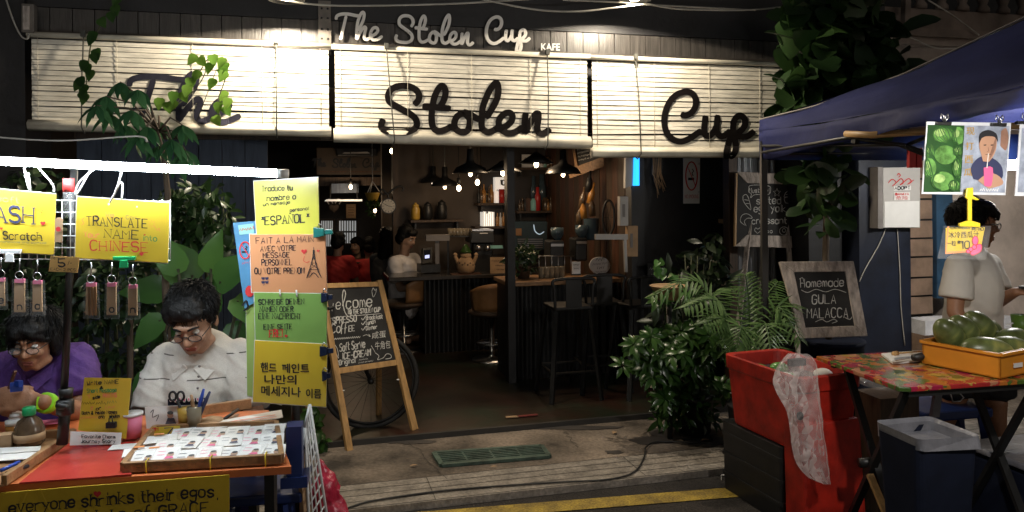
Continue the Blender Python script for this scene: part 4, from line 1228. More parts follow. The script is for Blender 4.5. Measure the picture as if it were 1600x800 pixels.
m = MB(); m.box(V((b_.x + .09, b_.y + .12, pc.hit(690, 372).z)), (.24, .12, .06), 12); m.bar(V((b_.x + .09, b_.y + .12, b_.z)), V((b_.x + .09, b_.y + .12, pc.hit(690, 376).z)), .04, .04); m.build('printer', 'box_grey', ti)
# cups along the top of a rack
for k in range(6):
    p = fac(tC + .42).hit(704 + k * 5.4, 368); m = MB(); m.lathe([(.02, 0), (.026, .01), (.032, .075)], p, 12); tag(m.build('cup', 'cup_glass'), 'small clear cup in the row on the bar rack', 'cup', 'cups on the bar rack')
m = MB(); a_, b_ = fac(tC + .42).hit(700, 369), fac(tC + .42).hit(736, 369); m.bar(a_, b_, .14, .012); m.bar(a_, V((a_.x, a_.y, ztc)), .02, .02); m.bar(b_, V((b_.x, b_.y, ztc)), .02, .02)
tag(m.build('bar_rack', 'iron'), 'narrow dark bar rack carrying a row of cups', 'rack')
# chef figurine
cf = fac(tC + .12).hit(728, 428)
fg = thing('chef_figurine', 'plump pale figurine with raised arms on the counter', 'figurine', cf)
m = MB(); m.lathe([(.05, 0), (.085, .03), (.095, .08), (.08, .13), (.05, .17)], cf, 18); m.ell(cf + V((0, -.005, .185)), (.055, .05, .05)); m.ell(cf + V((0, -.05, .18)), (.012, .014, .012))
for sx in (-1, 1): m.caps(cf + V((sx * .075, 0, .11)), cf + V((sx * .105, -.01, .175)), .022, .018); m.ell(cf + V((sx * .105, -.01, .195)), (.022, .02, .02))
m.build('body', 'kraft', fg)
m = MB(); m.lathe([(.058, 0), (.06, .012), (.05, .02), (.035, .05), (.01, .085)], cf + V((0, 0, .215)), 16); m.build('hat', 'leaf_mid', fg)
m = MB(); pq = Pl(cf + V((0, -.099, 0)), 0)
for k in range(6): m.dot(pq, 718 + k * 4.2, 411 + (k % 2) * 3, 1.1, .0)
m.build('face_print', 'ink', fg)
m = MB(); m.box(cf + V((0, -.03, .004)), (.3, .16, .008), 14); tag(m.build('red_tray', 'wood_red'), 'dull red tray under the pale figurine', 'tray')
def cardstand(px0, px1, y0, y1, pl, lab, lines, mt='paper', cat='card'):
    r = thing('counter_card', lab, cat, pl.hit((px0 + px1) / 2, y1))
    m = MB(); m.board(pl, [(px0, y0), (px1, y0), (px1, y1), (px0, y1)], .008); m.build('card', mt, r)
    m = MB()
    for (t_, x, y, x2, h) in lines: SQ(m, pl, x, y, x2, y, h, .7)
    m.build('lettering', 'ink', r)
    m = MB(); q = pl.hit((px0 + px1) / 2, y1); m.box(q + V((0, .02, .006)), (.08, .06, .012)); m.build('foot', 'iron', r)
pk = fac(tC + .06)
cardstand(766, 790, 402, 429, pk, 'cream notice card on the counter left of the black post', [('Reservations', 768, 409, 788, 3), ('welcome', 774, 416, 788, 2.6), ('thank you', 776, 422, 788, 2.6)], 'kraft')
pk2 = fac(tB + .12)
cardstand(894, 907, 409, 430, pk2, 'small white price card on the window bar', [('menu', 896, 415, 905, 2.6), ('rm', 897, 421, 904, 2.6)])
# plant on the bar behind the post
pp = fac(tB + .25).hit(818, 440); pl_ = thing('bar_plant', 'dark bushy plant on the window bar beside the post', 'plant', pp)
m = MB(); m.lathe([(.05, 0), (.07, .10), (.075, .11), (.06, .11)], V((pp.x, pp.y, zt)), 14); m.build('pot', 'wood_dark', pl_)
m = MB(); cloud(m, [(815, 405, 22, 22, pp.y, .1, 150), (826, 395, 14, 12, pp.y, .08, 50)], .075, .03, 'oval', -.4); m.build('leaves', 'leaf_dim', pl_)
# grinder and machines on right of window bar
gm = fac(tB + .35)
for (x0, x1, ya, yb, nm, lab, mt) in [(900, 918, 372, 408, 'coffee_grinder', 'dark coffee grinder on the bar near the oval sign', 'iron'), (860, 882, 376, 432, 'espresso_machine', 'dark espresso machine with glass cups on the bar', 'iron')]:
    r = thing(nm, lab, 'machine', gm.hit((x0 + x1) / 2, yb)); m = MB(); m.board(gm, [(x0, ya), (x1, ya), (x1, yb), (x0, yb)], .2); m.build('body', mt, r, bevel=.015)
    m = MB(); m.board(gm, [(x0 + 1, ya + 5), (x1 - 1, ya + 5), (x1 - 1, ya + 9), (x0 + 1, ya + 9)], .004, .006); m.build('trim', 'steel', r)
    m = MB(); m.lathe([(.03, 0), (.06, .06), (.06, .12)], gm.hit((x0 + x1) / 2, ya, -.08), 14); m.build('hopper', 'dark_glass', r)
for k in range(5):
    p = fac(tB + .2).hit(846 + k * 8, 437); p.z = zt; m = MB(); m.lathe([(.025, 0), (.03, .09), (.03, .1)], p, 12); tag(m.build('glass', 'cup_glass'), 'clear drinking glass lined up on the window bar', 'glass', 'glasses on the window bar')
# wire rack
m = MB()
for k in range(6):
    a_ = gm.hit(842 + k * 10, 400); m.tube([V((a_.x, a_.y, zt)), a_, a_ + DD * .03], .004, 5)
m.tube([gm.hit(842, 400), gm.hit(895, 400)], .004, 5); tag(m.build('wire_rack', 'steel'), 'thin wire rack standing on the window bar', 'rack')
# oval sign
pv = fac(tB + .18); ovs = thing('oval_sign', 'white oval sign with black handwriting standing on the window bar', 'sign', pv.hit(937, 436))
m = MB(); m.prism([pv.hit(937.5 + 16 * math.cos(2 * math.pi * k / 24), 415 - 13.5 * math.sin(2 * math.pi * k / 24)) for k in range(24)], IN * .02); m.build('plate', 'meter_box', ovs)
m = MB(); SQ(m, pv, 931, 409, 944, 407, 6, 1.1); SQ(m, pv, 926, 415, 948, 413, 4, .8); SQ(m, pv, 933, 421, 944, 420, 5, 1.0); SQ(m, pv, 929, 427, 948, 426, 4, .9); m.build('lettering', 'ink', ovs)
m = MB(); q = pv.hit(937, 431); m.box(q + V((0, .01, (zt - q.z) / 2 + .01)), (.1, .03, abs(zt - q.z) + .03)); m.build('foot', 'iron', ovs)
# menu board tilted at top, plank ledge
pw = Pl(FP(1.28, 1.9, 0), -38)
mbd = thing('menu_blackboard', 'tilted black menu board with tiny white writing under the blind gap', 'menu board', pw.hit(905, 262))
m = MB(); m.board(pw, [(886, 205), (930, 205), (938, 252), (900, 264)], .02); m.build('panel', 'chalkboard', mbd)
m = MB()
for k in range(8): SQ(m, pw, 899 + k * .6, 213 + k * 5.6, 929 + k * .8, 209 + k * 5.2, 3.4, .8)
m.build('lettering', 'chalk', mbd)
m = MB(); m.bar(pw.hit(890, 272, .02), pw.hit(946, 252, .02), .03, .09); m.build('ledge', 'bar_wood', mbd)
m = MB(); m.bar(pw.hit(897, 232, .015), pw.hit(903, 272, .015), .02, .03); m.build('stile', 'bar_wood', mbd)
# hanging bottles
for k, (x, y, yw, mt) in enumerate([(908, 325, .3, 'bottle_brown'), (913, 342, -.2, 'honey'), (921, 318, .4, 'honey'), (905, 352, .1, 'bottle_brown'), (926, 338, -.1, 'bottle_brown'), (919, 300, .2, 'iron')]):
    p = Pl(FP(1.3, 1.6, 0), -30).hit(x, y); m = MB(); m.lathe([(.03, 0), (.032, .1), (.012, .15), (.011, .2)], p, 10, V((yw * .6, 0, 1)))
    tag(m.build('wine_bottle', mt), 'dark bottle hanging in the cluster on the plank wall', 'bottle', 'bottles hung on the plank wall')
m = MB(); pq = Pl(FP(1.3, 1.6, 0), -30); m.tube([pq.hit(915, 372), pq.hit(918, 350), pq.hit(926, 345), pq.hit(932, 352), pq.hit(932, 372)], .006, 6); m.lathe([(.05, 0), (.07, .1), (.075, .2)], pq.hit(924, 375), 14, None, False)
tag(m.build('glass_lantern', 'dark_glass'), 'clear glass lantern below the hung bottles', 'lantern')
# wheel rim decor on wall
for (cx, cy, rx, ry, lab, mt) in [(951, 340, 9, 27, 'thin dark wheel rim on the plank wall below the white box', 'iron'), (975, 272, 8, 34, 'dark wheel rim hanging behind the blue neon tube', 'iron')]:
    pq = Pl(FP(1.32, 1.45, 0), -20); m = MB(); m.tube([pq.hit(cx + rx * math.cos(a), cy + ry * math.sin(a)) for a in [k * math.pi / 14 for k in range(29)]], .011, 8, False)
    for k in range(6): a = k * math.pi / 3; m.tube([pq.hit(cx, cy), pq.hit(cx + rx * math.cos(a), cy + ry * math.sin(a))], .002, 4)
    tag(m.build('wheel_rim', mt), lab, 'wheel')
# white box, panel, conduit and blue neon
pe = fac(.96)
nl = thing('neon_light', 'bright blue neon tube with a white back plate at the end wall', 'light', pe.hit(993, 290))
m = MB(); m.board(pe, [(991, 246), (995, 246), (995, 290), (989.5, 290)], .03, .03); m.build('tube', 'neon_blue', nl)
m = MB(); m.board(pe, [(995.6, 246), (999, 246), (999, 290), (995.6, 290)], .03, .028); m.build('tube', 'neon_blue', nl)
m = MB(); m.board(pe, [(978, 246), (990, 246), (989, 290), (977, 294)], .04, .02); m.build('back_plate', 'meter_box', nl)
for (x0, x1, ya, yb, nm, lab) in [(969, 982, 307, 353, 'distribution_box', 'white metal box on the end of plank wall'), (981, 997, 353, 401, 'switch_panel', 'cream switch panel below the blue neon tube')]:
    r = thing(nm, lab, 'box', pe.hit((x0 + x1) / 2, yb)); m = MB(); m.board(pe, [(x0, ya), (x1, ya), (x1, yb), (x0, yb)], .06, .04); m.build('case', 'meter_box' if nm[0] == 'd' else 'kraft', r, bevel=.004)
    m = MB(); m.board(pe, [(x0 + 4, ya + 12), (x0 + 8, ya + 12), (x0 + 8, yb - 14), (x0 + 4, yb - 14)], .004, .045); m.build('handle', 'box_grey', r)
m = MB(); m.bar(pe.hit(930, 370, .04), pe.hit(980, 370, .04), .03, .045); m.bar(pe.hit(976, 372, .04), pe.hit(978, 425, .04), .025, .025); tag(m.build('conduit', 'meter_box'), 'white conduit running to the cream switch panel', 'conduit')
# hanging moss and no smoking sign
m = MB(); pq = fac(.97)
for k in range(14):
    x = 1016 + random.uniform(0, 18); m.tube([pq.hit(x, 245, .03), pq.hit(x + random.uniform(-3, 3), 265 + random.uniform(0, 18), .05), pq.hit(x + 6 + random.uniform(-3, 5), 285 + random.uniform(0, 28), .04)], .003, 4)
tag(m.build('hanging_moss', 'kraft'), 'stringy dry plant hanging on the black end wall', 'plant')
def nosmoke(pl, cx, cy, rx, ry, name, root, w, mt='ink_red'):
    m = MB(); c = [(cx + rx * math.cos(a), cy + ry * math.sin(a)) for a in [k * math.pi / 16 for k in range(33)]]
    m.rib(pl, c, w, .003, cap=False); m.rib(pl, [(cx - rx * .7, cy - ry * .7), (cx + rx * .7, cy + ry * .7)], w, .004); m.build(name, mt, root)
    m = MB(); m.area(pl, [(cx - rx * .6, cy + ry * .12), (cx + rx * .45, cy + ry * .12), (cx + rx * .45, cy + ry * .3), (cx - rx * .6, cy + ry * .3)], .002)
    m.rib(pl, crv([(cx + rx * .3, cy), (cx + rx * .1, cy - ry * .2), (cx + rx * .35, cy - ry * .35), (cx + rx * .1, cy - ry * .5)], 4), w * .7, .002); m.build('cigarette', 'ink', root)
pn = fac(.985)
ns = thing('no_smoking_sign', 'white no smoking sign on the black wall right of blue neon', 'sign', pn.hit(1081, 318))
m = MB(); m.board(pn, [(1068, 247), (1094, 247), (1093, 318), (1068, 318)], .008); m.build('plate', 'white_paint', ns)
nosmoke(pn, 1080.5, 275, 9, 22, 'ring', ns, 2.0)
m = MB(); TF(m, pn, 'NO-SMOKING', 1070, 310, 1091.5, 310, 6, .002); m.build('lettering', 'ink_red', ns)
m = MB()
for (x, y) in ((1075, 263), (1092, 300), (1092, 256)): m.ell(pn.hit(x, y, .004), (.008, .006, .008))
m.build('screw', 'steel', ns)
pf_ = fac(.98); pic = thing('small_picture', 'tiny lit picture frame on the dark wall above the plants', 'picture', pf_.hit(1128, 350))
m = MB(); m.board(pf_, [(1119, 340), (1139, 340), (1138, 352), (1121, 350)], .01, .05); m.build('frame', 'iron', pic)
m = MB(); m.board(pf_, [(1122, 342), (1132, 342), (1131, 349.5), (1123, 348.5)], .002, .054); m.build('print', 'kraft', pic)
# small dark sign reading beside plants
pk3 = fac(.9); hs_ = thing('stand_sign', 'dark sign with faint grey lettering behind the vine pot', 'sign', pk3.hit(1028, 440))
m = MB(); m.board(pk3, [(1012, 412), (1042, 412), (1042, 440), (1012, 440)], .015); m.build('panel', 'chalkboard', hs_)
m = MB(); SQ(m, pk3, 1015, 422, 1039, 421, 5, .9); SQ(m, pk3, 1017, 432, 1038, 431, 5, .9); m.build('lettering', 'chalk_dim', hs_)
m = MB(); a_ = pk3.hit(1016, 440); b_ = pk3.hit(1038, 440); m.bar(a_, V((a_.x, a_.y, .03)), .015, .015); m.bar(b_, V((b_.x, b_.y, .03)), .015, .015); m.build('stake', 'iron', hs_)

# --- far room seen at left
pb = fac(5.6)
ws = thing('wall_sign', 'cream wall sign reading The Stolen Cup deep in the cafe', 'sign', pb.hit(560, 273))
m = MB(); m.board(pb, [(495, 231), (629, 231), (629, 273), (495, 273)], .03); m.build('panel', 'int_tan', ws)
def small(strs, X0, Y0, W_, H_, sx0, sy0, sw, sh): return [[(X0 + (x - sx0) / sw * W_, Y0 + (y - sy0) / sh * H_) for x, y in crv(p, 5)] for p in strs]
m = MB()
for st in small(TH, 488, 247, 22, 14, 105, 60, 690, 430) + small(ST, 519, 247, 38, 15, 80, 60, 2150, 660) + small(CU, 566, 247, 27, 19, 80, 50, 970, 730): m.rib(pb, st, 2.3, .004)
m.build('lettering', 'iron', ws)
m = MB(); m.board(pb, [(495, 267.5), (629, 267.5), (629, 269), (495, 269)], .002, .004); m.build('rule', 'wood_red', ws)
ac = thing('air_conditioner', 'dark slim air conditioner mounted above the wall sign', 'air conditioner', pb.hit(555, 246))
m = MB(); m.board(pb, [(523, 230), (590, 230), (590, 244), (526, 244)], .12, .16); m.build('case', 'iron', ac, bevel=.02)
m = MB(); m.board(pb, [(538, 238), (574, 237), (578, 239.5), (535, 240)], .01, .175); m.build('louvre', 'meter_box', ac)
m = MB(); m.fbox(s_of(485, 5.6), s_of(612, 5.6), 5.55, 5.75, pb.hit(560, 290).z, pb.hit(560, 277).z); tag(m.build('ceiling_beam', 'wood_dark'), 'dark wooden beam crossing below the cream wall sign', 'beam')
lp = thing('hanging_lamp', 'grey hanging panel with a bright slanted lower edge near the planter', 'lamp', pb.hit(540, 315))
m = MB(); m.board(pb, [(518, 287), (560, 287), (560, 301), (518, 302)], .04, .2); m.build('panel', 'int_blue', lp)
m = MB(); m.board(pb, [(510, 311.5), (566, 311.5), (566, 314.5), (507, 314.5)], .1, .25); m.build('lit_edge', 'lit_panel', lp)
m = MB()
for x in (516, 558): m.tube([pb.hit(x, 312, .2), pb.hit(x, 286, .2)], .008, 5)
m.build('hanger', 'iron', lp)
# bright curtained windows at the far end
pf2 = fac(7.1)
for (x0, x1, ya, yb, lab) in [(502, 521, 345, 385, 'far window with pale striped curtain nearer the sign stack'), (530, 558, 345, 380, 'far window with pale striped curtain above the red shirt')]:
    r = thing('curtained_window', lab, 'window', pf2.hit((x0 + x1) / 2, yb)); m = MB()
    n = 7
    for k in range(n):
        a, b = x0 + (x1 - x0) * k / n, x0 + (x1 - x0) * (k + .55) / n
        m.board(pf2, [(a, ya), (b, ya), (b, yb), (a, yb)], .01, .03)
    m.build('curtain', 'lit_panel', r)
    m = MB()
    for q in ([(x0 - 3, ya - 3), (x1 + 3, ya - 3), (x1 + 3, ya), (x0 - 3, ya)], [(x0 - 3, yb), (x1 + 3, yb), (x1 + 3, yb + 3), (x0 - 3, yb + 3)], [(x0 - 3, ya), (x0, ya), (x0, yb), (x0 - 3, yb)], [(x1, ya), (x1 + 3, ya), (x1 + 3, yb), (x1, yb)]): m.board(pf2, q, .06, .05)
    m.build('frame', 'wood_dark', r)
    m = MB(); m.board(pf2, [(x0, (ya + yb) / 2 - 1.5), (x1, (ya + yb) / 2 - 1.5), (x1, (ya + yb) / 2 + 1), (x0, (ya + yb) / 2 + 1)], .02, .05); m.build('mullion', 'wood_dark', r)
pst = thing('wall_poster', 'small brown poster between the windows and the planter', 'poster', pb.hit(550, 340)); m = MB(); m.board(pb, [(541, 319), (556, 319), (556, 341), (541, 341)], .01, -.6); m.build('sheet', 'kraft', pst)
m = MB()
for k in range(4): m.rib(pb, [(544, 324 + k * 4), (553, 324 + k * 4)], 1, -.595)
m.build('print', 'wood_dark', pst)
m = MB(); pq = fac(5.9); heart(m, pq, 522, 325, 7.5, 0); hd = MB(); hd.prism(m.v, IN * .02); tag(hd.build('heart_ornament', 'wood_dark'), 'dark heart ornament on the far wall left of the brown poster', 'ornament')
m = MB()
for sx in (-1, 1): m.rib(pq, crv([(522 + sx * 2, 318), (522 + sx * 6, 311), (522 + sx * 11, 313), (522 + sx * 8, 319)], 5), 1.6, .02, thick=.01)
tag(m.build('scroll_ornament', 'meter_box'), 'pale scroll ornament above the dark heart', 'ornament')
# clock
pcx = fac(3.3); ck = thing('station_clock', 'round cream station clock on a scroll bracket beyond the planter', 'clock', pcx.hit(607, 335))
cc = (607, 322); m = MB(); m.prism([pcx.hit(cc[0] + 12.3 * math.cos(2 * math.pi * k / 28), cc[1] - 12.3 * math.sin(2 * math.pi * k / 28)) for k in range(28)], IN * .06); m.build('case', 'iron', ck)
m = MB(); m.dot(pcx, *cc, 10.6, .003, 28); m.build('face', 'clock_face', ck)
m = MB()
for k in range(12):
    a = k * math.pi / 6; m.rib(pcx, [(cc[0] + 7.6 * math.cos(a), cc[1] + 7.6 * math.sin(a)), (cc[0] + 9.8 * math.cos(a), cc[1] + 9.8 * math.sin(a))], 1.1, .005)
m.build('numerals', 'ink', ck)
m = MB(); m.rib(pcx, [cc, (601, 319)], 1.2, .007); m.rib(pcx, [cc, (613, 323)], .9, .008); m.build('hands', 'ink', ck)
m = MB(); m.tube([pcx.hit(p.x, p.y, -.02) for p in crv([(607, 309), (605, 303), (598, 304), (594, 299), (598, 296), (602, 300), (607, 302), (614, 296), (624, 291), (630, 294), (628, 299)], 5)], .012, 6); m.build('scroll_bracket', 'iron', ck)
# hanging planter
pg = fac(4.3); hp = thing('hanging_planter', 'small yellow pot of trailing plant hung on cords left of clock', 'planter', pg.hit(582, 315))
c = pg.hit(582, 314); m = MB(); m.lathe([(.06, 0), (.09, .09), (.095, .1), (.08, .1)], c, 16); m.build('pot', 'jar_yellow', hp)
m = MB(); top = pg.hit(582, 283)
for k in range(3): a = k * 2.1; m.tube([c + V((.09 * math.cos(a), .09 * math.sin(a), .1)), top], .005, 5)
m.tube([top, V((top.x, top.y, 2.78))], .004, 5); m.build('hanger', 'paper', hp)
m = MB(); cloud(m, [(582, 318, 9, 7, c.y - .05, .06, 50), (580, 330, 6, 8, c.y - .05, .05, 30)], .05, .03, 'oval', -.8); m.build('leaves', 'leaf_mid', hp)
# pale pillar below the clock
m = MB(); m.fbox(s_of(597, 4.7), s_of(612, 4.7), 4.7, 4.85, .03, 2.78); tag(m.build('interior_pillar', 'int_tan'), 'pale tan pillar below the station clock', 'pillar')
# tables & people inside are in part four
# ================================================================== PEOPLE
def head_shape(mb, Mx, nose=1.0):
    """face looks along local -Y; local units metres, chin at about z=-.125, crown +.11"""
    old = mb.M; mb.M = Mx if old is None else old @ Mx
    mb.ell((0, .018, .028), (.076, .094, .086), n=20, m=14)
    mb.ell((0, -.018, -.035), (.062, .074, .082), n=20, m=14)
    mb.ell((0, -.045, -.092), (.034, .036, .028)); mb.ell((0, -.078, .028), (.05, .018, .014))
    for sx in (-1, 1):
        mb.ell((sx * .036, -.068, -.03), (.024, .022, .022)); mb.ell((sx * .078, .012, -.02), (.009, .022, .033))
        mb.caps((sx * .05, -.02, -.09), (sx * .02, -.058, -.105), .02, .018)
    mb.caps((0, -.088, .012), (0, -.108, -.026), .009, .0135); 
    for sx in (-1, 1): mb.ell((sx * .011, -.1, -.031), (.009, .011, .008))
    mb.caps((-.02, -.082, -.064), (.02, -.082, -.064), .0085, .0085); mb.caps((-.016, -.081, -.077), (.016, -.081, -.077), .009, .009)
    mb.M = old
def face_parts(root, Mx, glasses=True, shut=True):
    m = MB(); m.M = Mx
    for sx in (-1, 1): m.ell((sx * .031, -.074, .004), (.013, .011, .0065 if shut else .009))
    m.build('eyes', 'eye_white', root)
    m = MB(); m.M = Mx
    for sx in (-1, 1): m.ell((sx * .031, -.0825, .0005), (.006, .004, .005))
    m.build('pupils', 'ink', root)
    m = MB(); m.M = Mx
    for sx in (-1, 1): m.tube([(sx * .012, -.094, .027), (sx * .03, -.092, .034), (sx * .05, -.078, .029)], [.0035, .0045, .0025], 6)
    m.build('eyebrows', 'hair', root)
    m = MB(); m.M = Mx; m.caps((-.018, -.0885, -.065), (.018, -.0885, -.065), .0045, .0045); m.caps((-.014, -.0875, -.075), (.014, -.0875, -.075), .005, .005); m.build('lips', 'lip', root)
    if glasses:
        m = MB(); m.M = Mx
        for sx in (-1, 1):
            m.tube([(sx * .034 + .024 * math.cos(a), -.105, -.002 + .0155 * math.sin(a)) for a in [k * math.pi / 10 for k in range(21)]], .0018, 6, False)
            m.tube([(sx * .062, -.104, .006), (sx * .077, -.06, .006), (sx * .08, .01, .0), (sx * .08, .03, -.012)], .0018, 6)
        m.tube([(-.009, -.105, .004), (0, -.107, .008), (.009, -.105, .004)], .0018, 6)
        g = m.build('glasses', 'iron', root)
        m = MB(); m.M = Mx
        for sx in (-1, 1): m.poly([(sx * .034 + .0235 * math.cos(k * math.pi / 8), -.105, -.002 + .015 * math.sin(k * math.pi / 8)) for k in range(16)])
        m.build('lens', 'lens', g)
def hand_shape(mb, w, d, up, scale=1.0, curl=.5, thumb=1):
    """palm at wrist w pointing along d, back of hand along up; separate bent fingers"""
    w, d, up = V(w), V(d).normalized(), V(up); s = d.cross(up).normalized(); up = s.cross(d).normalized(); k = scale
    Q = Matrix((s, d, up)).transposed()
    mb.ell(w + d * .045 * k, (.040 * k, .052 * k, .016 * k), Q)
    for i, (o, L) in enumerate([(-.030, .062), (-.010, .072), (.010, .068), (.029, .052)]):
        p = w + d * .085 * k + s * o * k; q = p
        dirs = [0, curl, curl * 1.8]; seg = [L * .46, L * .32, L * .26]; r = .0098 * k
        for a, l in zip(dirs, seg):
            dd = d * math.cos(a) - up * math.sin(a); n = q + dd * l * k; mb.caps(q, n, r, r * .9, 8); q = n; r *= .92
    p = w + d * .03 * k + s * thumb * -.034 * k; q = p + (d * .6 - s * thumb * .7 - up * .25).normalized() * .036 * k; mb.caps(p, q, .013 * k, .0105 * k, 8)
    mb.caps(q, q + (d * .9 - s * thumb * .15 - up * .45).normalized() * .03 * k, .0105 * k, .009 * k, 8)
def headM(p, pitch=0, yaw=0, roll=0, sc=1.0):
    return Matrix.Translation(p) @ Euler((R(pitch), R(roll), R(yaw)), 'YXZ').to_matrix().to_4x4() @ Matrix.Scale(sc, 4)
def strands(root, hM, n, ax=(.086, .102, .09), c=(0, .03, .044), fr=-1, L=.05, lift=.5, seed=1, low=-.2):
    r_ = random.Random(seed); m = MB(); m.M = hM
    for _ in range(n):
        z = r_.uniform(low, 1); a = r_.uniform(0, 2 * math.pi); q = math.sqrt(max(0, 1 - z * z)); u = V((q * math.cos(a), q * math.sin(a), z))
        if u.y < -.55 and z < .35: continue
        p = V((c[0] + ax[0] * u.x, c[1] + ax[1] * u.y, c[2] + ax[2] * u.z)); d = V((u.x * .5 + r_.uniform(-.3, .3), fr * max(z, 0) * .9 + u.y * .4, -.6 * (1 - z) + r_.uniform(-.2, .2)))
        d = (d - u * d.dot(u)).normalized(); l = L * r_.uniform(.6, 1.3)
        m.tube([p - u * .004, p + d * l * .5 + u * .006 * lift * 2, p + d * l + u * (.002 + .012 * lift * r_.random())], [.0028, .0022, .0006], 3, False)
    m.build('hair_strands', 'hair', root)
SCRN = lambda px, py, Y: at(px, py, Y)

# ---------------------------------------------------- seated man in white shirt
ym = 3.08
man = thing('person', 'man in pale short-sleeved shirt and glasses bent over his work', 'person', V((at(315, 700, ym).x, ym + .1, 0)))
hM = headM(SCRN(301, 499, 2.98), 33, 6, -4, 1.02)
neck0, chest, pelv = SCRN(314, 556, 3.09), SCRN(316, 610, 3.12), SCRN(318, 735, 3.22)
shL, shR = SCRN(262, 566, 3.12), SCRN(372, 560, 3.12)
elL, elR = SCRN(236, 655, 3.02), SCRN(398, 652, 3.04)
wrL, wrR = SCRN(285, 672, 2.74), SCRN(345, 668, 2.74)
m = MB(); head_shape(m, hM)
m.caps(neck0 + V((0, .03, -.02)), SCRN(306, 520, 3.04), .062, .056); m.ell(chest, (.16, .10, .22)); m.caps(chest, pelv, .14, .16)
for a, b, c in ((shL, elL, wrL), (shR, elR, wrR)): m.caps(a, b, .052, .042); m.caps(b, c, .042, .028)
hand_shape(m, wrL, (.75, -.5, -.1), (0, -.3, 1), .95, .7, -1); hand_shape(m, wrR, (-.75, -.45, -.1), (0, -.3, 1), .95, .7, 1)
for sx in (-1, 1):
    k = pelv + V((sx * .11, -.42, -.02)); m.caps(pelv + V((sx * .09, 0, -.05)), k, .085, .06); m.caps(k, V((k.x, k.y + .05, .08)), .058, .04); m.ell(V((k.x, k.y - .03, .05)), (.045, .12, .045))
fuse('body', m, .0062, 'skin', man, 5)
face_parts(man, hM)
m = MB(); m.M = hM
m.ell((0, .03, .042), (.085, .1, .086), n=20, m=14); m.ell((0, -.03, .083), (.07, .06, .045)); m.ell((.02, -.062, .078), (.052, .03, .026)); m.ell((-.05, -.01, .06), (.04, .07, .05))
m.ell((0, .07, -.01), (.072, .055, .07))
for sx in (-1, 1): m.ell((sx * .074, .0, .015), (.014, .03, .04))
for k in range(40):
    a = random.uniform(0, 6.28); r = random.uniform(.3, .95); b = V((.08 * r * math.cos(a), .02 + .09 * r * math.sin(a), .035 + .085 * math.sqrt(max(0, 1 - r * r)))); m.caps(b, b + V((random.uniform(-.012, .012), -.022, .014)), .008, .003, 6)
fuse('hair', m, .005, 'hair', man, 2, .002, 60)
strands(man, hM, 1300, L=.045, lift=.35, seed=3)
SHIRT_Z[:] = [SCRN(300, 557, 3.0).z, SCRN(320, 594, 2.98).z]
m = MB()
m.ell(chest + V((0, 0, .02)), (.190, .135, .235), n=20, m=14); m.caps(chest, pelv + V((0, 0, -.05)), .165, .185); m.caps(shL, shR, .075, .075)
m.caps(neck0 + V((0, .02, -.03)), neck0 + V((0, .025, .0)), .09, .075)
for a, b in ((shL, elL), (shR, elR)): m.caps(a, a.lerp(b, .35), .077, .084); m.lathe([(.084, 0), (.088, .12)], a.lerp(b, .35), 14, b - a); m.lathe([(.086, 0), (.082, (b - a).length * .5)], a.lerp(b, .35), 14, b - a)
m.ell(pelv, (.2, .17, .13))
sh = fuse('shirt', m, .0075, 'shirt', man, 5, .0062, 8)
m = MB()
for sx in (-1, 1):
    c = neck0 + V((sx * .012, -.105, -.028)); m.prism([c, c + V((sx * .075, .055, .052)), c + V((sx * .085, .035, .0)), c + V((sx * .05, -.012, -.045))], V((0, .006, .003)))
m.build('collar', 'shirt', man, bevel=.003)
m = MB(); pb2 = Pl(chest + V((0, -.158, 0)), 0)
for y in (572, 588, 606, 626): m.lathe([(.005, 0), (.005, .003)], pb2.hit(312 - (y - 572) * .08, y, .0), 10, (0, -1, 0))
m.build('buttons', 'box_grey', sh)
m = MB()
for sx in (-1, 1):
    k = pelv + V((sx * .11, -.42, -.02)); m.caps(pelv + V((sx * .09, 0, -.05)), k, .1, .078); m.caps(k, V((k.x, k.y + .05, .14)), .076, .06)
m.ell(pelv + V((0, 0, -.03)), (.18, .15, .1)); fuse('trousers', m, .012, 'shorts', man, 4, .006, 9)

# ---------------------------------------------------- woman in purple polo
yw = 2.95
wom = thing('person', 'woman in purple polo and glasses with lime watch drawing', 'person', V((at(60, 700, yw).x, yw + .1, 0)))
hM = headM(SCRN(53, 529, 2.86), 18, 10, 0, .87)
neck0, chest, pelv = SCRN(62, 574, 2.96), SCRN(66, 628, 3.0), SCRN(68, 740, 3.08)
shL, shR = SCRN(2, 580, 3.0), SCRN(120, 566, 3.0)
elL, elR = SCRN(-24, 655, 2.86), SCRN(128, 645, 2.88)
wrL, wrR = SCRN(-12, 622, 2.66), SCRN(66, 628, 2.66)
m = MB(); head_shape(m, hM)
m.caps(neck0 + V((0, .03, -.02)), SCRN(56, 550, 2.93), .056, .05); m.ell(chest, (.15, .10, .2)); m.caps(chest, pelv, .14, .17)
for a, b, c in ((shL, elL, wrL), (shR, elR, wrR)): m.caps(a, b, .05, .043); m.caps(b, c, .043, .027)
hand_shape(m, wrL, (.9, -.1, .1), (.1, -.85, .4), .95, .75, -1); hand_shape(m, wrR, (-.95, -.12, .06), (0, -.85, .5), .95, .6, 1)
for sx in (-1, 1):
    k = pelv + V((sx * .11, -.4, -.02)); m.caps(pelv + V((sx * .09, 0, -.05)), k, .085, .06); m.caps(k, V((k.x, k.y + .05, .08)), .058, .04); m.ell(V((k.x, k.y - .03, .05)), (.045, .11, .045))
fuse('body', m, .0062, 'skin_dark', wom, 5)
face_parts(wom, hM)
m = MB(); m.M = hM
m.ell((0, .03, .045), (.092, .105, .09), n=20, m=14); m.ell((0, -.045, .07), (.078, .055, .04)); m.ell((0, .065, -.03), (.085, .06, .09))
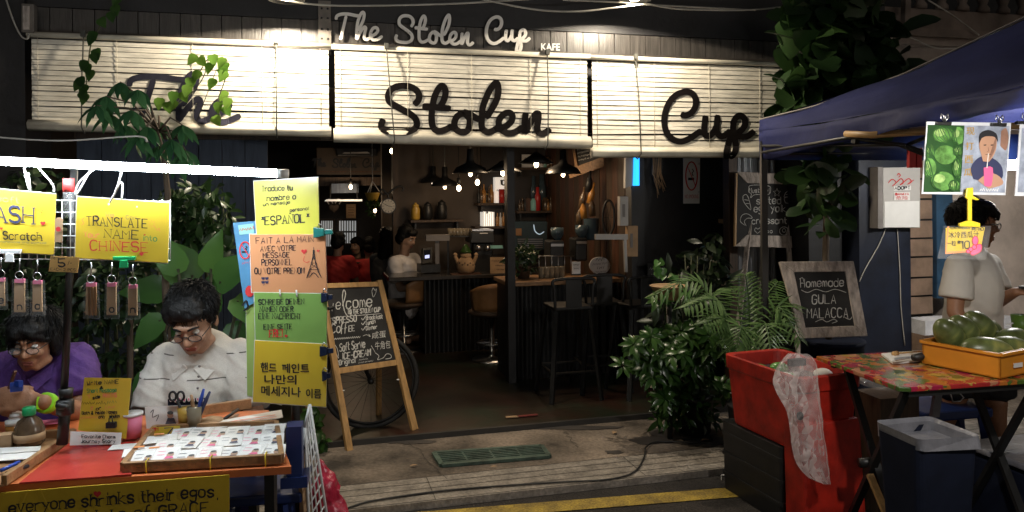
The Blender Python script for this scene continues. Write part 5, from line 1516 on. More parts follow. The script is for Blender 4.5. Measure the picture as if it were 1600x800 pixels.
for sx in (-1, 1): m.ell((sx * .082, .015, -.02), (.02, .045, .075)); m.caps((sx * .03, -.085, .062), (sx * .07, -.05, .02), .022, .014)
for k in range(70):
    a = random.uniform(0, 6.28); r = random.uniform(.2, 1); b = V((.088 * r * math.cos(a), .025 + .1 * r * math.sin(a), .04 + .09 * math.sqrt(max(0, 1 - r * r)))); m.caps(b, b + V((random.uniform(-.03, .03), random.uniform(-.03, .02), -.02)), .010, .004, 6)
fuse('hair', m, .006, 'hair', wom, 3, .003, 50)
m = MB()
m.ell(chest + V((0, 0, .01)), (.178, .135, .215), n=20, m=14); m.caps(chest, pelv, .16, .185); m.caps(shL, shR, .07, .07); m.caps(neck0 + V((0, .02, -.03)), neck0 + V((0, .02, 0)), .082, .068)
for a, b in ((shL, elL), (shR, elR)): m.caps(a, a.lerp(b, .3), .07, .074); m.lathe([(.074, 0), (.078, (b - a).length * .45)], a.lerp(b, .3), 14, b - a)
strands(wom, hM, 900, (.094, .108, .094), (0, .03, .044), L=.07, lift=.3, seed=4, low=-.8)
fuse('polo_shirt', m, .0075, 'purple', wom, 4, .007, 9)
m = MB()
for sx in (-1, 1):
    c = neck0 + V((sx * .010, -.095, -.025)); m.prism([c, c + V((sx * .068, .05, .05)), c + V((sx * .075, .03, .0)), c + V((sx * .04, -.012, -.04))], V((0, .006, .003)))
m.build('collar', 'purple', wom, bevel=.003)
m = MB(); q = wrR.lerp(elR, .10); dr = (elR - wrR).normalized(); m.tube([q - dr * .013, q + dr * .013], .036, 16); q2 = q + V((0, -.035, .008)); m.frame(q2, dr, V((0, .2, 1)).normalized(), V((0, -1, .2)).normalized(), (.036, .04, .012))
m.build('watch', 'lime', wom, bevel=.002)
m = MB(); m.bar(SCRN(24, 580, 2.6), SCRN(14, 607, 2.63), .008, .008); tag(m.build('pen', 'wood_red'), 'slim dark red pen held in the hand of the woman', 'pen')
m = MB(); q = SCRN(26, 604, 2.58); m.box(q, (.035, .02, .03), 25); m.box(q + V((.012, -.008, .012)), (.02, .016, .02), -20); tag(m.build('charm', 'blue_pen'), 'small blue item being decorated in hands of the woman', 'charm')
m = MB()
for sx in (-1, 1):
    k = pelv + V((sx * .11, -.4, -.02)); m.caps(pelv + V((sx * .09, 0, -.05)), k, .1, .078); m.caps(k, V((k.x, k.y + .05, .14)), .076, .06)
m.ell(pelv + V((0, 0, -.03)), (.18, .15, .1)); fuse('trousers', m, .012, 'shorts', wom, 4, .006, 9)
# plastic stools under both sellers
for r_o, ps, lab in ((man, pelv, None),):
    pass
for (x, Y, lab) in ((318, 3.22, 'dark plastic stool under the man in the pale shirt'), (68, 3.08, 'dark plastic stool under the woman in the purple polo')):
    b = V((at(x, 700, Y).x, Y, 0)); zt_ = at(x, 738, Y).z - .12
    r = thing('plastic_stool', lab, 'stool', b); m = MB(); m.box(b + V((0, 0, zt_ - .015)), (.3, .3, .03)); m.build('seat', 'navy_plastic', r, bevel=.01)
    for sx in (-1, 1):
        for sy in (-1, 1): m = MB(); m.bar(b + V((sx * .15, sy * .15, 0)), b + V((sx * .11, sy * .11, zt_ - .03)), .04, .04); m.build('leg', 'navy_plastic', r)

# ---------------------------------------------------- young man at right stall
yb = 4.15
boy = thing('person', 'young man in cream tee and dark shorts behind the melon crate', 'person', V((at(1525, 690, yb).x, yb, 0)))
hM = headM(SCRN(1523, 350, yb - .02), 4, 76, 0, 1.02)
neckb, chest, pelv = SCRN(1512, 402, yb + .04), SCRN(1520, 455, yb + .03), SCRN(1520, 580, yb + .05)
sN, sFr = SCRN(1498, 418, yb - .15), SCRN(1545, 415, yb + .2)
eN, eF = SCRN(1492, 487, yb - .18), SCRN(1560, 470, yb + .12)
wN, wF = SCRN(1530, 540, yb - .28), SCRN(1587, 456, yb - .08)
m = MB(); head_shape(m, hM); m.caps(neckb, SCRN(1513, 378, yb + .01), .056, .054)
m.ell(chest, (.13, .15, .24)); m.caps(chest, pelv, .12, .13)
for a, b, c in ((sN, eN, wN), (sFr, eF, wF)): m.caps(a, b, .05, .04); m.caps(b, c, .04, .026)
hand_shape(m, wF, (1, -.15, .05), (0, -.3, 1), .95, .6, 1); hand_shape(m, wN, (.8, -.4, -.2), (-.2, -.8, .4), .95, .6, 1)
for (kx, ky, fx, fy) in ((-.12, -.02, -.26, .02), (.10, -.04, .12, -.02)):
    h0 = pelv + V((kx * .6, 0, -.04)); k = V((pelv.x + kx, pelv.y + ky, .46)); f = V((pelv.x + fx, pelv.y + fy, .06)); m.caps(h0, k, .088, .058); m.caps(k, f, .055, .036); m.ell(f + V((.05, -.03, -.02)), (.11, .05, .04))
fuse('body', m, .0085, 'skin_dark', boy, 4)
face_parts(boy, hM)
m = MB(); m.M = hM
m.ell((0, .03, .045), (.085, .1, .088), n=20, m=14); m.ell((0, -.03, .085), (.074, .065, .045)); m.ell((0, -.078, .065), (.055, .03, .032)); m.ell((0, .07, -.02), (.074, .055, .075))
for sx in (-1, 1): m.ell((sx * .076, .01, .02), (.014, .035, .04)); m.caps((sx * .04, -.09, .06), (sx * .055, -.09, .03), .016, .008)
for k in range(50):
    a = random.uniform(0, 6.28); r = random.uniform(.2, .95); b = V((.085 * r * math.cos(a), .03 + .095 * r * math.sin(a), .05 + .085 * math.sqrt(max(0, 1 - r * r)))); m.caps(b, b + V((random.uniform(-.02, .02), -.04, -.005)), .012, .004, 6)
fuse('hair', m, .006, 'hair', boy, 6, .001, 50)
m = MB(); m.ell(chest + V((0, 0, .01)), (.135, .168, .245), n=20, m=14); m.caps(chest, pelv + V((0, 0, .03)), .14, .158); m.caps(sN, sFr, .062, .062); m.caps(neckb, neckb + V((0, 0, .01)), .075, .07)
m.lathe([(.17, 0), (.165, .2)], pelv + V((0, 0, -.02)), 18)
for a, b in ((sN, eN), (sFr, eF)): m.caps(a, a.lerp(b, .3), .07, .075); m.lathe([(.073, 0), (.084, (b - a).length * .42)], a.lerp(b, .28), 14, b - a)
strands(boy, hM, 1200, L=.05, lift=.3, seed=5)
fuse('tee_shirt', m, .0085, 'tee', boy, 8, .0028, 8)
m = MB(); m.ell(pelv + V((0, 0, -.03)), (.155, .15, .1))
for (kx, ky) in ((-.12, -.02), (.10, -.04)): m.caps(pelv + V((kx * .6, 0, -.04)), V((pelv.x + kx, pelv.y + ky, .56)), .11, .1); m.lathe([(.1, 0), (.105, .1)], V((pelv.x + kx, pelv.y + ky, .5)), 14)
fuse('shorts', m, .012, 'shorts', boy, 4, .008, 8)
m = MB(); q = SCRN(1600, 452, yb - .1); m.box(q + V((.03, 0, .01)), (.09, .05, .014), 10); tag(m.build('phone', 'iron'), 'dark phone held out by the young man', 'phone')

# ---------------------------------------------------- cafe people
def bust(px, py_head, Y, sc, lab, shirt, skin='skin_pale', yaw=0, pitch=10, hairlen=0, seat=True, arm=None, zfoot=.03):
    p = at(px, py_head, Y); r = thing('person', lab, 'person', V((p.x, p.y, zfoot)))
    hM = headM(p, pitch, yaw, 0, 1.0 * sc); a = R(yaw); fx = V((math.sin(a), -math.cos(a), 0)); sd = V((math.cos(a), math.sin(a), 0))
    nk = p + V((0, 0, -.16 * sc)) - fx * .04; ch = nk + V((0, 0, -.24 * sc)) - fx * .02; pv_ = nk + V((0, 0, -.55 * sc))
    m = MB(); head_shape(m, hM); m.caps(nk + V((0, 0, -.03)), p - fx * .02 + V((0, 0, -.06)), .055, .05); m.ell(ch, (.15, .1, .2)); m.caps(ch, pv_, .13, .14)
    arms = []
    for k, sgn_ in enumerate((-1, 1)):
        s_ = nk + sd * sgn_ * .17 + V((0, 0, -.09)); e = s_ + V((0, 0, -.26)) + fx * .10 + sd * sgn_ * .04; w = e + fx * .22 - sd * sgn_ * .10 + V((0, 0, .02 if not arm else arm)); arms.append((s_, e, w)); m.caps(s_, e, .05, .04); m.caps(e, w, .04, .027); hand_shape(m, w, fx - sd * sgn_ * .2, (0, 0, 1), .9, .5, -sgn_)
    legs = []
    for sgn_ in (-1, 1):
        h0 = pv_ + sd * sgn_ * .09
        if seat: kn = h0 + fx * .42 + V((0, 0, -.02)); ft = V((kn.x, kn.y, zfoot + .05))
        else: kn = V((h0.x, h0.y, h0.z * .55)) + fx * .03; ft = V((h0.x, h0.y, zfoot + .05))
        legs.append((h0, kn, ft)); m.caps(h0, kn, .085, .06); m.caps(kn, ft, .055, .038); m.ell(ft + fx * .05, (.05, .05, .04)); m.ell(ft + fx * .1, (.045, .045, .035))
    fuse('body', m, .013, skin, r, 3); face_parts(r, hM, False)
    m = MB(); m.M = hM; m.ell((0, .03, .045), (.087, .1, .088)); m.ell((0, -.045, .075), (.07, .05, .038)); m.ell((0, .065, -.03 - hairlen * .3), (.08, .058, .08 + hairlen * .45))
    for sx in (-1, 1): m.ell((sx * .08, .02, -.01 - hairlen * .3), (.016, .045, .05 + hairlen * .5))
    fuse('hair', m, .01, 'hair', r, 3, .004, 30)
    m = MB(); m.ell(ch, (.18, .13, .22)); m.caps(ch, pv_, .155, .165); m.caps(arms[0][0], arms[1][0], .07, .07)
    for s_, e, w in arms: m.caps(s_, s_.lerp(e, .4), .07, .073); m.lathe([(.072, 0), (.078, .12)], s_.lerp(e, .36), 12, e - s_)
    fuse('shirt', m, .013, shirt, r, 3, .006, 8)
    m = MB(); m.ell(pv_, (.17, .15, .12))
    for h0, kn, ft in legs: m.caps(h0, kn, .1, .075); m.caps(kn, ft + V((0, 0, .06)), .07, .055)
    fuse('trousers', m, .016, 'shorts', r, 3)
    return r, ch
bust(636, 371, 8.1, 1.0, 'barista in pale pink shirt looking down behind the till', 'pink_shirt', yaw=62, pitch=24, seat=False)
bust(607, 372, 8.9, 1.0, 'long haired person in a grey dress behind the barista', 'grey_dress', yaw=150, pitch=8, hairlen=.32, seat=False)
bust(529, 377, 10.0, 1.0, 'customer in bright red shirt seated with back to us', 'red_shirt', yaw=170, pitch=10)
bust(556, 384, 10.9, .95, 'dim seated customer facing out between two red shirts', 'shorts', yaw=-15, pitch=6)
bust(576, 384, 10.3, .95, 'seated customer in dark crimson top right of bright red shirt', 'red_shirt', yaw=200, pitch=12)
# cafe table and chairs for them
ct = at(548, 420, 10.45); tb = thing('cafe_table', 'small dark cafe table between the seated customers', 'table', V((ct.x, ct.y, .03)))
m = MB(); m.lathe([(.35, 0), (.35, .03)], V((ct.x, ct.y, .68)), 24); m.build('top', 'wood_dark', tb)
m = MB(); m.lathe([(.22, 0), (.03, .04), (.03, .65)], V((ct.x, ct.y, .03)), 16); m.build('pedestal', 'iron', tb)
for (x, Y, lab) in ((529, 10.05, 'dark chair under the customer in bright red shirt'), (576, 10.35, 'dark chair under the customer in dark crimson top'), (556, 10.95, 'dark chair under the dim customer facing out')):
    p = at(x, 420, Y); p.z = .03; r = thing('cafe_chair', lab, 'chair', p); m = MB(); m.box(p + V((0, 0, .42)), (.4, .4, .04)); m.build('seat', 'wood_dark', r)
    for sx in (-1, 1):
        for sy in (-1, 1): m = MB(); m.bar(p + V((sx * .17, sy * .17, 0)), p + V((sx * .17, sy * .17, .40)), .03, .03); m.build('leg', 'wood_dark', r)
# ================================================================== LEFT STALL
ZT = .80
TP = HPl(ZT)
# table
ta, tb_, tc_, td = TP.hit(-60, 760), TP.hit(455, 728), TP.hit(420, 640), TP.hit(-40, 660)
tbl = thing('stall_table', 'folding stall table with an orange top and painted yellow banner', 'table', V((TP.hit(230, 700).x, TP.hit(230, 700).y, 0)))
m = MB(); m.prism([p - V((0, 0, .002)) for p in (ta, tb_, tc_, td)], V((0, 0, -.022))); m.build('top', 'orange_top', tbl)
for f, g_ in ((.06, .08), (.94, .08), (.06, .92), (.94, .92)):
    p = ta.lerp(tb_, f).lerp(td.lerp(tc_, f), g_); m = MB(); m.bar(V((p.x, p.y, -.035)), p - V((0, 0, .024)), .03, .03); m.build('leg', 'iron', tbl)
# banner on the front
ft = (ta + tb_) / 2; yawt = math.degrees(math.atan2(tb_.y - ta.y, tb_.x - ta.x))
PB = Pl(TP.hit(200, 745) + V((math.sin(R(yawt)), -math.cos(R(yawt)), 0)) * .015, yawt)
m = MB(); m.board(PB, [(-40, 775), (28, 768), (358, 742), (358, 860), (-40, 880)], .004); bn = m.build('banner', 'banner', tbl)
m = MB(); T(m, PB, 'everyone shrinks their egos,', 14, 801, 340, 775, 18, 2.3, True, jit=.35); T(m, PB, 'and lots of GRACE', 90, 819, 325, 801, 17, 2.3, True, jit=.35); m.build('lettering', 'ink', bn)
m = MB(); heart(m, PB, 152, 772, 6); m.build('heart', 'ink_red', bn)
m = MB(); m.rib(PB, [(44, 765), (30, 800)], 4); m.rib(PB, [(62, 763), (80, 800)], 4); m.build('tape', 'yellow_card', bn)
# red mat
m = MB(); q = [TP.hit(x, y, .004) for x, y in ((30, 754), (205, 741), (212, 690), (108, 692))]; m.prism(q, V((0, 0, -.0055))); tag(m.build('red_mat', 'red_mat'), 'bright red sheet covering the table between two wooden trays', 'mat')
# wooden trays
def tray(cor, lab, h=.03, sides=(0, 1, 2, 3)):
    c = [TP.hit(x, y, .006) for x, y in cor]; ce = sum(c, V()) / 4
    r = thing('wooden_tray', lab, 'tray', V((ce.x, ce.y, ZT)))
    m = MB(); m.prism(c, V((0, 0, -.005))); m.build('base', 'wood_tray', r)
    m = MB()
    for i in sides: m.bar(c[i] + V((0, 0, h / 2 - .004)), c[(i + 1) % 4] + V((0, 0, h / 2 - .004)), .016, h)
    m.build('rim', 'wood_tray', r, bevel=.002)
    m = MB()
    for f in (.15, .55, .9):
        q = c[0].lerp(c[1], f); d_ = (c[1] - c[0]).normalized(); n_ = V((d_.y, -d_.x, 0))
        m.tube([q + n_ * .010 + V((0, 0, -.012)), q + n_ * .012 + V((0, 0, h)), q - n_ * .012 + V((0, 0, h)), q - n_ * .012], .002, 5)
    m.build('string', 'clip_yellow', r)
    return c
cR = tray([(192, 736), (440, 722), (432, 668), (242, 676)], 'shallow wooden tray of white sleeved cards at the table front', .03)
cL = tray([(-90, 775), (6, 757), (116, 682), (-40, 690)], 'wooden tray of pens and jars before the woman', .03, (1, 2, 3))
m = MB(); q0, q1 = TP.hit(240, 652, .015), TP.hit(392, 630, .015); m.bar(q0, q1, .02, .035); tag(m.build('wooden_batten', 'wood_tray'), 'thin wooden batten lying across the table before the man', 'batten')
# cards in the right tray
def lay(c, u, v, z=.012):
    return c[0].lerp(c[1], u).lerp(c[3].lerp(c[2], u), v) + V((0, 0, z))
r_ = random.Random(5); n_ = 0
def flat_card(P, rotz, w, h, tilt, lab, grp, art=True, mt='paper'):
    ex = (cR[1] - cR[0]).normalized(); a = R(rotz); ex = V((ex.x * math.cos(a) - ex.y * math.sin(a), ex.x * math.sin(a) + ex.y * math.cos(a), 0)); ey0 = V((-ex.y, ex.x, 0)); ey = (ey0 * math.cos(R(tilt)) + V((0, 0, math.sin(R(tilt))))).normalized(); nz = ex.cross(ey)
    r = thing('art_card', lab, 'card', P, grp)
    m = MB(); m.frame(P + nz * .003, ex, ey, nz, (w, h, .004)); m.build('card', mt, r)
    if art:
        m = MB(); cs = [P + nz * .006 + ex * (w * x) + ey * (h * y) for x, y in ((-.05, -.32), (.34, -.3), (.36, .18), (-.02, .22))]; 
        c0 = P + nz * .0062 + ex * w * .16 - ey * h * .06
        m.poly([c0 + ex * (.011 * math.cos(k * .7)) + ey * (.013 * math.sin(k * .7)) for k in range(9)])
        m.cm = 1; m.poly([c0 + nz * .0004 + ey * .009 + ex * (.009 * math.cos(k * .7)) + ey * (.007 * math.sin(k * .7)) for k in range(9)])
        m.cm = 2 + (n_ % 2)
        m.poly([c0 + nz * .0008 - ey * .016 + ex * x + ey * y for x, y in ((-.014, -.007), (.014, -.007), (.009, .006), (-.009, .006))])
        for k in range(2): m.poly([P + nz * .0062 + ex * (-w * .38) + ey * (h * (.2 - .25 * k)) + ex * x + ey * y for x, y in ((0, 0), (w * .3, 0), (w * .3, .0025), (0, .0025))])
        m.build('drawing', ['skin_pale', 'ink', 'price_pink', 'ink_navy'], r)
    m = MB(); m.frame(P + nz * .0075, ex, ey, nz, (w * 1.06, h * 1.06, .0008)); m.build('sleeve', 'sleeve', r)
GC = 'small drawn cards in clear sleeves laid in the wooden tray'
for row, (v, n, u0, u1) in enumerate([(.16, 7, .10, .95), (.46, 6, .20, .95), (.76, 6, .26, .97)]):
    for k in range(n):
        u = u0 + (u1 - u0) * k / (n - 1); n_ += 1
        flat_card(lay(cR, u, v + r_.uniform(-.03, .03), .012 + .004 * (k % 2)), r_.uniform(-7, 7), .072, .082, 8 + r_.uniform(-2, 4), 'small white card with a tiny drawn figure in the wooden tray', GC)
for k, (u, v) in enumerate([(.05, .30), (.12, .62)]): flat_card(lay(cR, u, v, .016), 12, .10, .06, 6, 'blank white card with an orange corner at the tray left end' if k == 0 else 'blank white card behind the left end of the tray', None, False)
for u, v, lab in ((.03, .34, 'orange price sticker on the front card at the tray left end'), (.10, .68, 'orange price sticker on the blank card at the tray back'), (.14, .3, 'orange price sticker between two cards near the tray left end')):
    m = MB(); m.box(lay(cR, u, v, .03), (.03, .012, .002), 15); tag(m.build('price_sticker', 'price_orange'), lab, 'sticker')
# card with price RM 7, photo card, packets standing
def stand(pl, cor, mt, name, lab, cat, texts=(), thick=.003, ink='ink'):
    c = pl.hit(sum(x for x, y in cor) / len(cor), max(y for x, y in cor)); r = thing(name, lab, cat, c)
    m = MB(); m.board(pl, cor, thick); m.build('card', mt, r)
    for t_ in texts:
        if callable(t_): t_(r); continue
        mt2 = t_[0]; m = MB(); T(m, pl, *t_[1:]); m.build('lettering', mt2, r)
    return r
p7 = Pl(TP.hit(258, 684) + V((0, 0, .0)), 8, 12)
stand(p7, [(236, 668), (281, 665), (281, 682), (237, 686)], 'yellow_card', 'price_card', 'yellow price card marked RM 7 standing in the tray', 'price card', [('ink_red', 'RM', 238, 674, 247, 673, 5, 1), ('ink_navy', '7', 257, 681, 270, 680, 12, 2.2)])
p8 = Pl(TP.hit(253, 668), 8, 12)
def pic8(r):
    m = MB(); m.dot(p8, 266, 649, 5, .002); m.build('face_print', 'flesh_print', r); m = MB(); m.area(p8, [(258, 663), (276, 663), (272, 653), (262, 653)], .002); m.build('figure_print', 'ink_navy', r)
    m = MB(); m.dot(p8, 266, 645, 5, .003, ry=3); m.rib(p8, crv([(235, 645), (240, 640), (238, 652), (248, 648), (244, 658)], 3), 1.2); m.build('line_drawing', 'ink', r)
    m = MB(); m.board(p8, [(225.5, 634.5), (282, 631.5), (283, 666.5), (228, 671)], .0006, .004); m.build('sleeve', 'sleeve', r)
stand(p8, [(226, 636), (281, 633), (282, 666), (229, 670)], 'paper', 'sample_card', 'white sample card in clear sleeve behind RM 7', 'card', [pic8])
# orange sheets and papers on the table
def sheet(cor, mt, name, lab, cat, z=.003, pl=TP, th=.002):
    m = MB(); m.prism([TP.hit(x, y, z) for x, y in cor], V((0, 0, -th))); return tag(m.build(name, mt), lab, cat)
sheet([(318, 672), (442, 652), (440, 640), (326, 660)], 'paper', 'paper_sheet', 'white printed sheet lying behind the card tray', 'sheet', .02)
m = MB(); th = HPl(ZT + .021); m.rib(th, [(345, 661), (430, 648)], 1.4); m.rib(th, [(350, 664), (432, 651)], 1.2); m.area(th, [(326, 659), (338, 657), (339, 662), (327, 664)], .001); tag(m.build('sheet_print', 'ink_pink'), 'faint red print on the white sheet behind tray', 'print')
sheet([(168, 703), (213, 700), (214, 692), (176, 695)], 'paper', 'flat_card', 'white card lying on the red sheet beside the clipped sign', 'card', .008)
for cor, lab in [([(-40, 712), (62, 704), (64, 697), (-20, 700)], 'white paper slip nearest the woman in left tray'), ([(-60, 724), (52, 716), (58, 706), (-40, 712)], 'second white paper slip in the left tray'), ([(-30, 694), (22, 690), (24, 684), (-20, 687)], 'short white paper slip beside the brown jar'), ([(60, 664), (92, 661), (94, 654), (66, 656)], 'pink slip of paper beside the bottle')]:
    sheet(cor, 'paper' if 'white' in lab else 'pink', 'paper_slip', lab, 'paper', random.uniform(.012, .02))
for k, (a, b, mt, lab) in enumerate([((2, 735), (30, 722), 'blue_pen', 'blue pen lying in the left tray'), ((10, 740), (44, 728), 'ink', 'black pen lying beside the blue pen in left tray'), ((350, 655), (372, 640), 'iron', 'black marker lying before the Korean sign'), ((88, 690), (104, 678), 'white_clip', 'white pen at the right of the left tray')]):
    m = MB(); m.tube([TP.hit(*a, .02), TP.hit(*b, .02)], .006, 8); tag(m.build('pen', mt), lab, 'pen')
# bottle with green cap, jars, cups
def lath(name, lab, cat, px, py, prof, mt, z=.006, sub=(), n=18):
    p = TP.hit(px, py, z); r = thing(name, lab, cat, p); m = MB(); m.lathe(prof, p, n); m.build('body', mt, r)
    for nm, pr, mt2 in sub: m = MB(); m.lathe(pr, p, n); m.build(nm, mt2, r)
    return p
lath('glue_bottle', 'squat clear brown bottle with a green cap', 'bottle', 46, 696, [(.035, 0), (.045, .01), (.046, .05), (.035, .08), (.018, .095), (.016, .1)], 'bottle_brown', sub=[('cap', [(.019, .1), (.02, .102), (.02, .122), (.017, .126)], 'green_cap'), ('label', [(.0463, .02), (.0466, .045)], 'kraft')])
lath('ink_jar', 'small brown jar with a cream lid beside the bottle', 'jar', 20, 682, [(.02, 0), (.022, .04)], 'honey', sub=[('lid', [(.023, .04), (.023, .055)], 'paper')])
lath('white_jar', 'white capped pot behind the green capped bottle', 'jar', 28, 674, [(.025, 0), (.026, .05)], 'honey', sub=[('lid', [(.028, .05), (.028, .068)], 'white_clip')])
lath('plastic_tub', 'clear lidded plastic tub behind the clipped yellow sign', 'tub', 206, 683, [(.028, 0), (.034, .075)], 'pink', sub=[('lid', [(.036, .075), (.036, .083)], 'white_clip')])
m = MB(); m.box(TP.hit(6, 690, .03), (.05, .04, .05), 20); tag(m.build('cork_block', 'kraft'), 'pale block at the left edge of the left tray', 'block')
pc_ = lath('pen_cup', 'yellow plastic cup holding black scissors on the table', 'cup', 290, 668, [(.022, 0), (.027, .07)], 'jar_yellow')
m = MB()
for k in (-1, 1):
    c = pc_ + V((-.03 + k * .014, .0, .11)); m.tube([c + V((.012 * math.cos(a), 0, .016 * math.sin(a))) for a in [i * math.pi / 6 for i in range(13)]], .004, 6, False)
m.tube([pc_ + V((0, 0, .02)), pc_ + V((-.028, 0, .095))], .005, 6); tag(m.build('scissors', 'ink'), 'black handled scissors standing in the yellow cup', 'scissors')
pg_ = lath('pen_glass', 'clear glass of brown brushes and blue markers', 'glass', 304, 672, [(.022, 0), (.026, .08)], 'cup_glass', sub=[('water', [(.0195, .004), (.0235, .05)], 'kraft')])
for k, (dx, mt, L_, lab) in enumerate([(.02, 'blue_pen', .14, 'fat blue marker leaning right in the glass'), (.035, 'ink_navy', .13, 'dark navy marker leaning far right in the glass'), (-.01, 'wood_tray', .12, 'wooden brush upright in the glass')]):
    m = MB(); m.tube([pg_ + V((0, 0, .01)), pg_ + V((dx, .01, L_ * .75)), pg_ + V((dx * 1.45, .01, L_))], [.006, .007, .004], 8); tag(m.build('marker', mt), lab, 'marker')
m = MB(); p = TP.hit(330, 664, .004)
m.lathe([(.02, 0), (.045, .005), (.04, .02), (.01, .03)], p, 16); tag(m.build('sponge', 'kraft'), 'crumpled beige cloth beside the pen glass', 'cloth')
# hooked key charms on a low rack before the man
m = MB(); pr_ = Pl(at(300, 640, 2.72), 5); m.board(pr_, [(262, 624), (322, 622), (322, 632), (262, 634)], .004); o = thing('charm_strip', 'strip of tiny coloured charms propped before the man', 'strip', pr_.hit(292, 634)); m.build('card', 'navy_plastic', o)
m = MB()
for k in range(8): m.dot(pr_, 267 + k * 7, 624 + (k % 2), 2.6, .004, ry=4)
m.build('charms', 'paper', o)
m = MB()
for k in range(8): m.dot(pr_, 267 + k * 7, 624 + (k % 2), 1.2, .006, ry=2)
m.build('charm_print', 'price_pink', o)
# small yellow clipped sign
py_ = Pl(TP.hit(160, 694), 6, 8)
r = thing('clip_sign', 'small yellow sign handwritten Write NAME clipped above the red sheet', 'sign', TP.hit(160, 694))
m = MB(); m.board(py_, [(132, 590), (205, 591), (197, 686), (122, 672)], .003); m.build('card', 'yellow_card', r)
for mt, t_, x0, y0, x1, y1, h in [('ink', 'Write NAME', 136, 602, 185, 599, 6), ('ink', '&', 156, 608, 161, 607, 4), ('ink_green', 'Short Message', 136, 614, 182, 612, 6), ('ink_pink', '1', 135, 624, 139, 623, 6), ('ink', 'side', 145, 624, 156, 622, 5), ('ink_pink', 'PRINTS', 161, 622, 182, 620, 6), ('ink', '', 127, 633, 165, 632, 6), ('ink_green', '', 167, 632, 182, 630, 6), ('ink_pink', '2', 141, 641, 145, 640, 5), ('ink', 'or', 150, 641, 158, 640, 5), ('ink_pink', '', 164, 640, 180, 638, 6), ('ink', 'Both & Inside Names', 128, 648, 183, 646, 5), ('ink_pink', '', 126, 655, 152, 654, 5), ('ink', 'only', 154, 654, 164, 653, 5), ('ink', 'minutes', 171, 653, 187, 652, 5)]:
    m = MB(); (T(m, py_, t_, x0, y0, x1, y1, h, .95) if t_ else SQ(m, py_, x0, y0, x1, y1, h, .95)); m.build('lettering', mt, r)
m = MB(); a_ = py_.hit(174, 664, .008); m.box(a_ + V((0, 0, .0)), (.03, .016, .018), 5); m.tube([a_ + V((-.006, -.003, .008)), a_ + V((-.005, -.004, .024)), a_ + V((.005, -.004, .024)), a_ + V((.006, -.003, .008))], .0018, 5); tag(m.build('binder_clip', 'ink'), 'black binder clip on the small yellow sign', 'clip')
p9 = Pl(TP.hit(150, 697) + V((0, -.02, 0)), 6, 20)
stand(p9, [(110, 674), (190, 676), (188, 694), (109, 696)], 'paper', 'sleeved_note', 'white sleeved note of handwriting at the yellow sign foot', 'note', [('ink', 'Favorite Charm', 128, 684, 180, 685, 5, .9), ('ink', 'Journey Story', 127, 692, 180, 692, 5, .9)])
# stand pole and grid rack
YP = 2.42
a, b, c = at(116, 262, YP + .02), at(104, 620, YP + .03), at(97, 694, YP + .02)
pole = thing('display_pole', 'black pole rising from the table and carrying the wire grid', 'pole', c)
m = MB(); m.tube([at(99, 640, YP + .03), a], .0115, 12); m.build('upper_tube', 'iron', pole)
m = MB(); m.tube([c, at(103.5, 622, YP + .03)], .017, 12); m.build('lower_tube', 'iron', pole)
m = MB(); m.lathe([(.02, 0), (.026, .004), (.026, .045), (.02, .05)], at(102, 648, YP + .03), 14); m.lathe([(.019, 0), (.022, .03)], at(103, 622, YP + .03), 14); m.caps(at(102, 636, YP), at(93, 634, YP), .01, .012); m.build('clamp', 'iron', pole)
pgd = Pl(at(100, 340, YP + .0), 6)
gd = thing('wire_grid', 'white wire grid panel hung behind the yellow signs', 'grid', pgd.hit(100, 405))
m = MB()
for x in [-20 + k * 13 for k in range(23)]: m.tube([pgd.hit(x, 312), pgd.hit(x, 404)], .0016, 5)
for y in [312 + k * 18.4 for k in range(6)]: m.tube([pgd.hit(-20, y), pgd.hit(266, y + 3)], .0018, 5)
m.build('wires', 'white_clip', gd)
# yellow signs in front
psg = Pl(at(190, 360, YP - .02), 6)
def board_sign(name, lab, cor, mt, texts, pl, hearts=(), edge=True):
    r = thing(name, lab, 'sign', pl.hit(sum(x for x, y in cor) / 4, max(y for x, y in cor)))
    m = MB(); m.board(pl, cor, .004); m.build('card', mt, r, bevel=.001)
    for mt2, t_, x0, y0, x1, y1, h, pen, sf in texts: m = MB(); T(m, pl, t_, x0, y0, x1, y1, h, pen, sf); m.build('lettering', mt2, r)
    for x, y, rr in hearts: m = MB(); heart(m, pl, x, y, rr); m.build('heart', 'ink_red', r)
    if edge:
        m = MB(); cx = sum(x for x, y in cor) / 4; cy = sum(y for x, y in cor) / 4
        q = [(cx + (x - cx) * 1.012, cy + (y - cy) * 1.02) for x, y in cor]; m.board(pl, q, .0006, -.0048); m.build('sleeve', 'white_clip', r)
    return r
t1 = board_sign('hand_sign', 'yellow hand lettered sign offering to translate name into Chinese', [(120, 307), (265, 317), (262, 411), (117, 403)], 'yellow_card', [
    ('ink', 'TRANSLATE', 135, 352, 230, 356, 14, 1.7, True), ('ink', 'NAME', 163, 371, 216, 374, 13, 1.7, True), ('ink_red', 'CHINESE', 141, 391, 231, 394, 15, 1.7, True), ('ink_pink', 'Your', 131, 370, 155, 371, 8, 1.1, False), ('ink_green', 'into', 223, 376, 245, 377, 9, 1.1, False), ('ink_pink', 'We', 165, 338, 178, 339, 6, .8, False), ('ink_grey', 'Can', 197, 342, 213, 343, 6, .8, False)], psg, [(221, 397, 3.4), (226, 367, 1.6)])
m = MB()
for k in range(8): a_ = k * math.pi / 4; m.rib(psg, [(237 + 3 * math.cos(a_), 350 + 3 * math.sin(a_)), (237 + 6 * math.cos(a_), 350 + 6 * math.sin(a_))], .7)
m.rib(psg, crv([(240, 352), (246, 360), (248, 356), (250, 362)], 3), .7); m.rib(psg, crv([(127, 352), (131, 348), (128, 344), (132, 340)], 3), .8); m.build('doodle', 'ink_pink', t1)
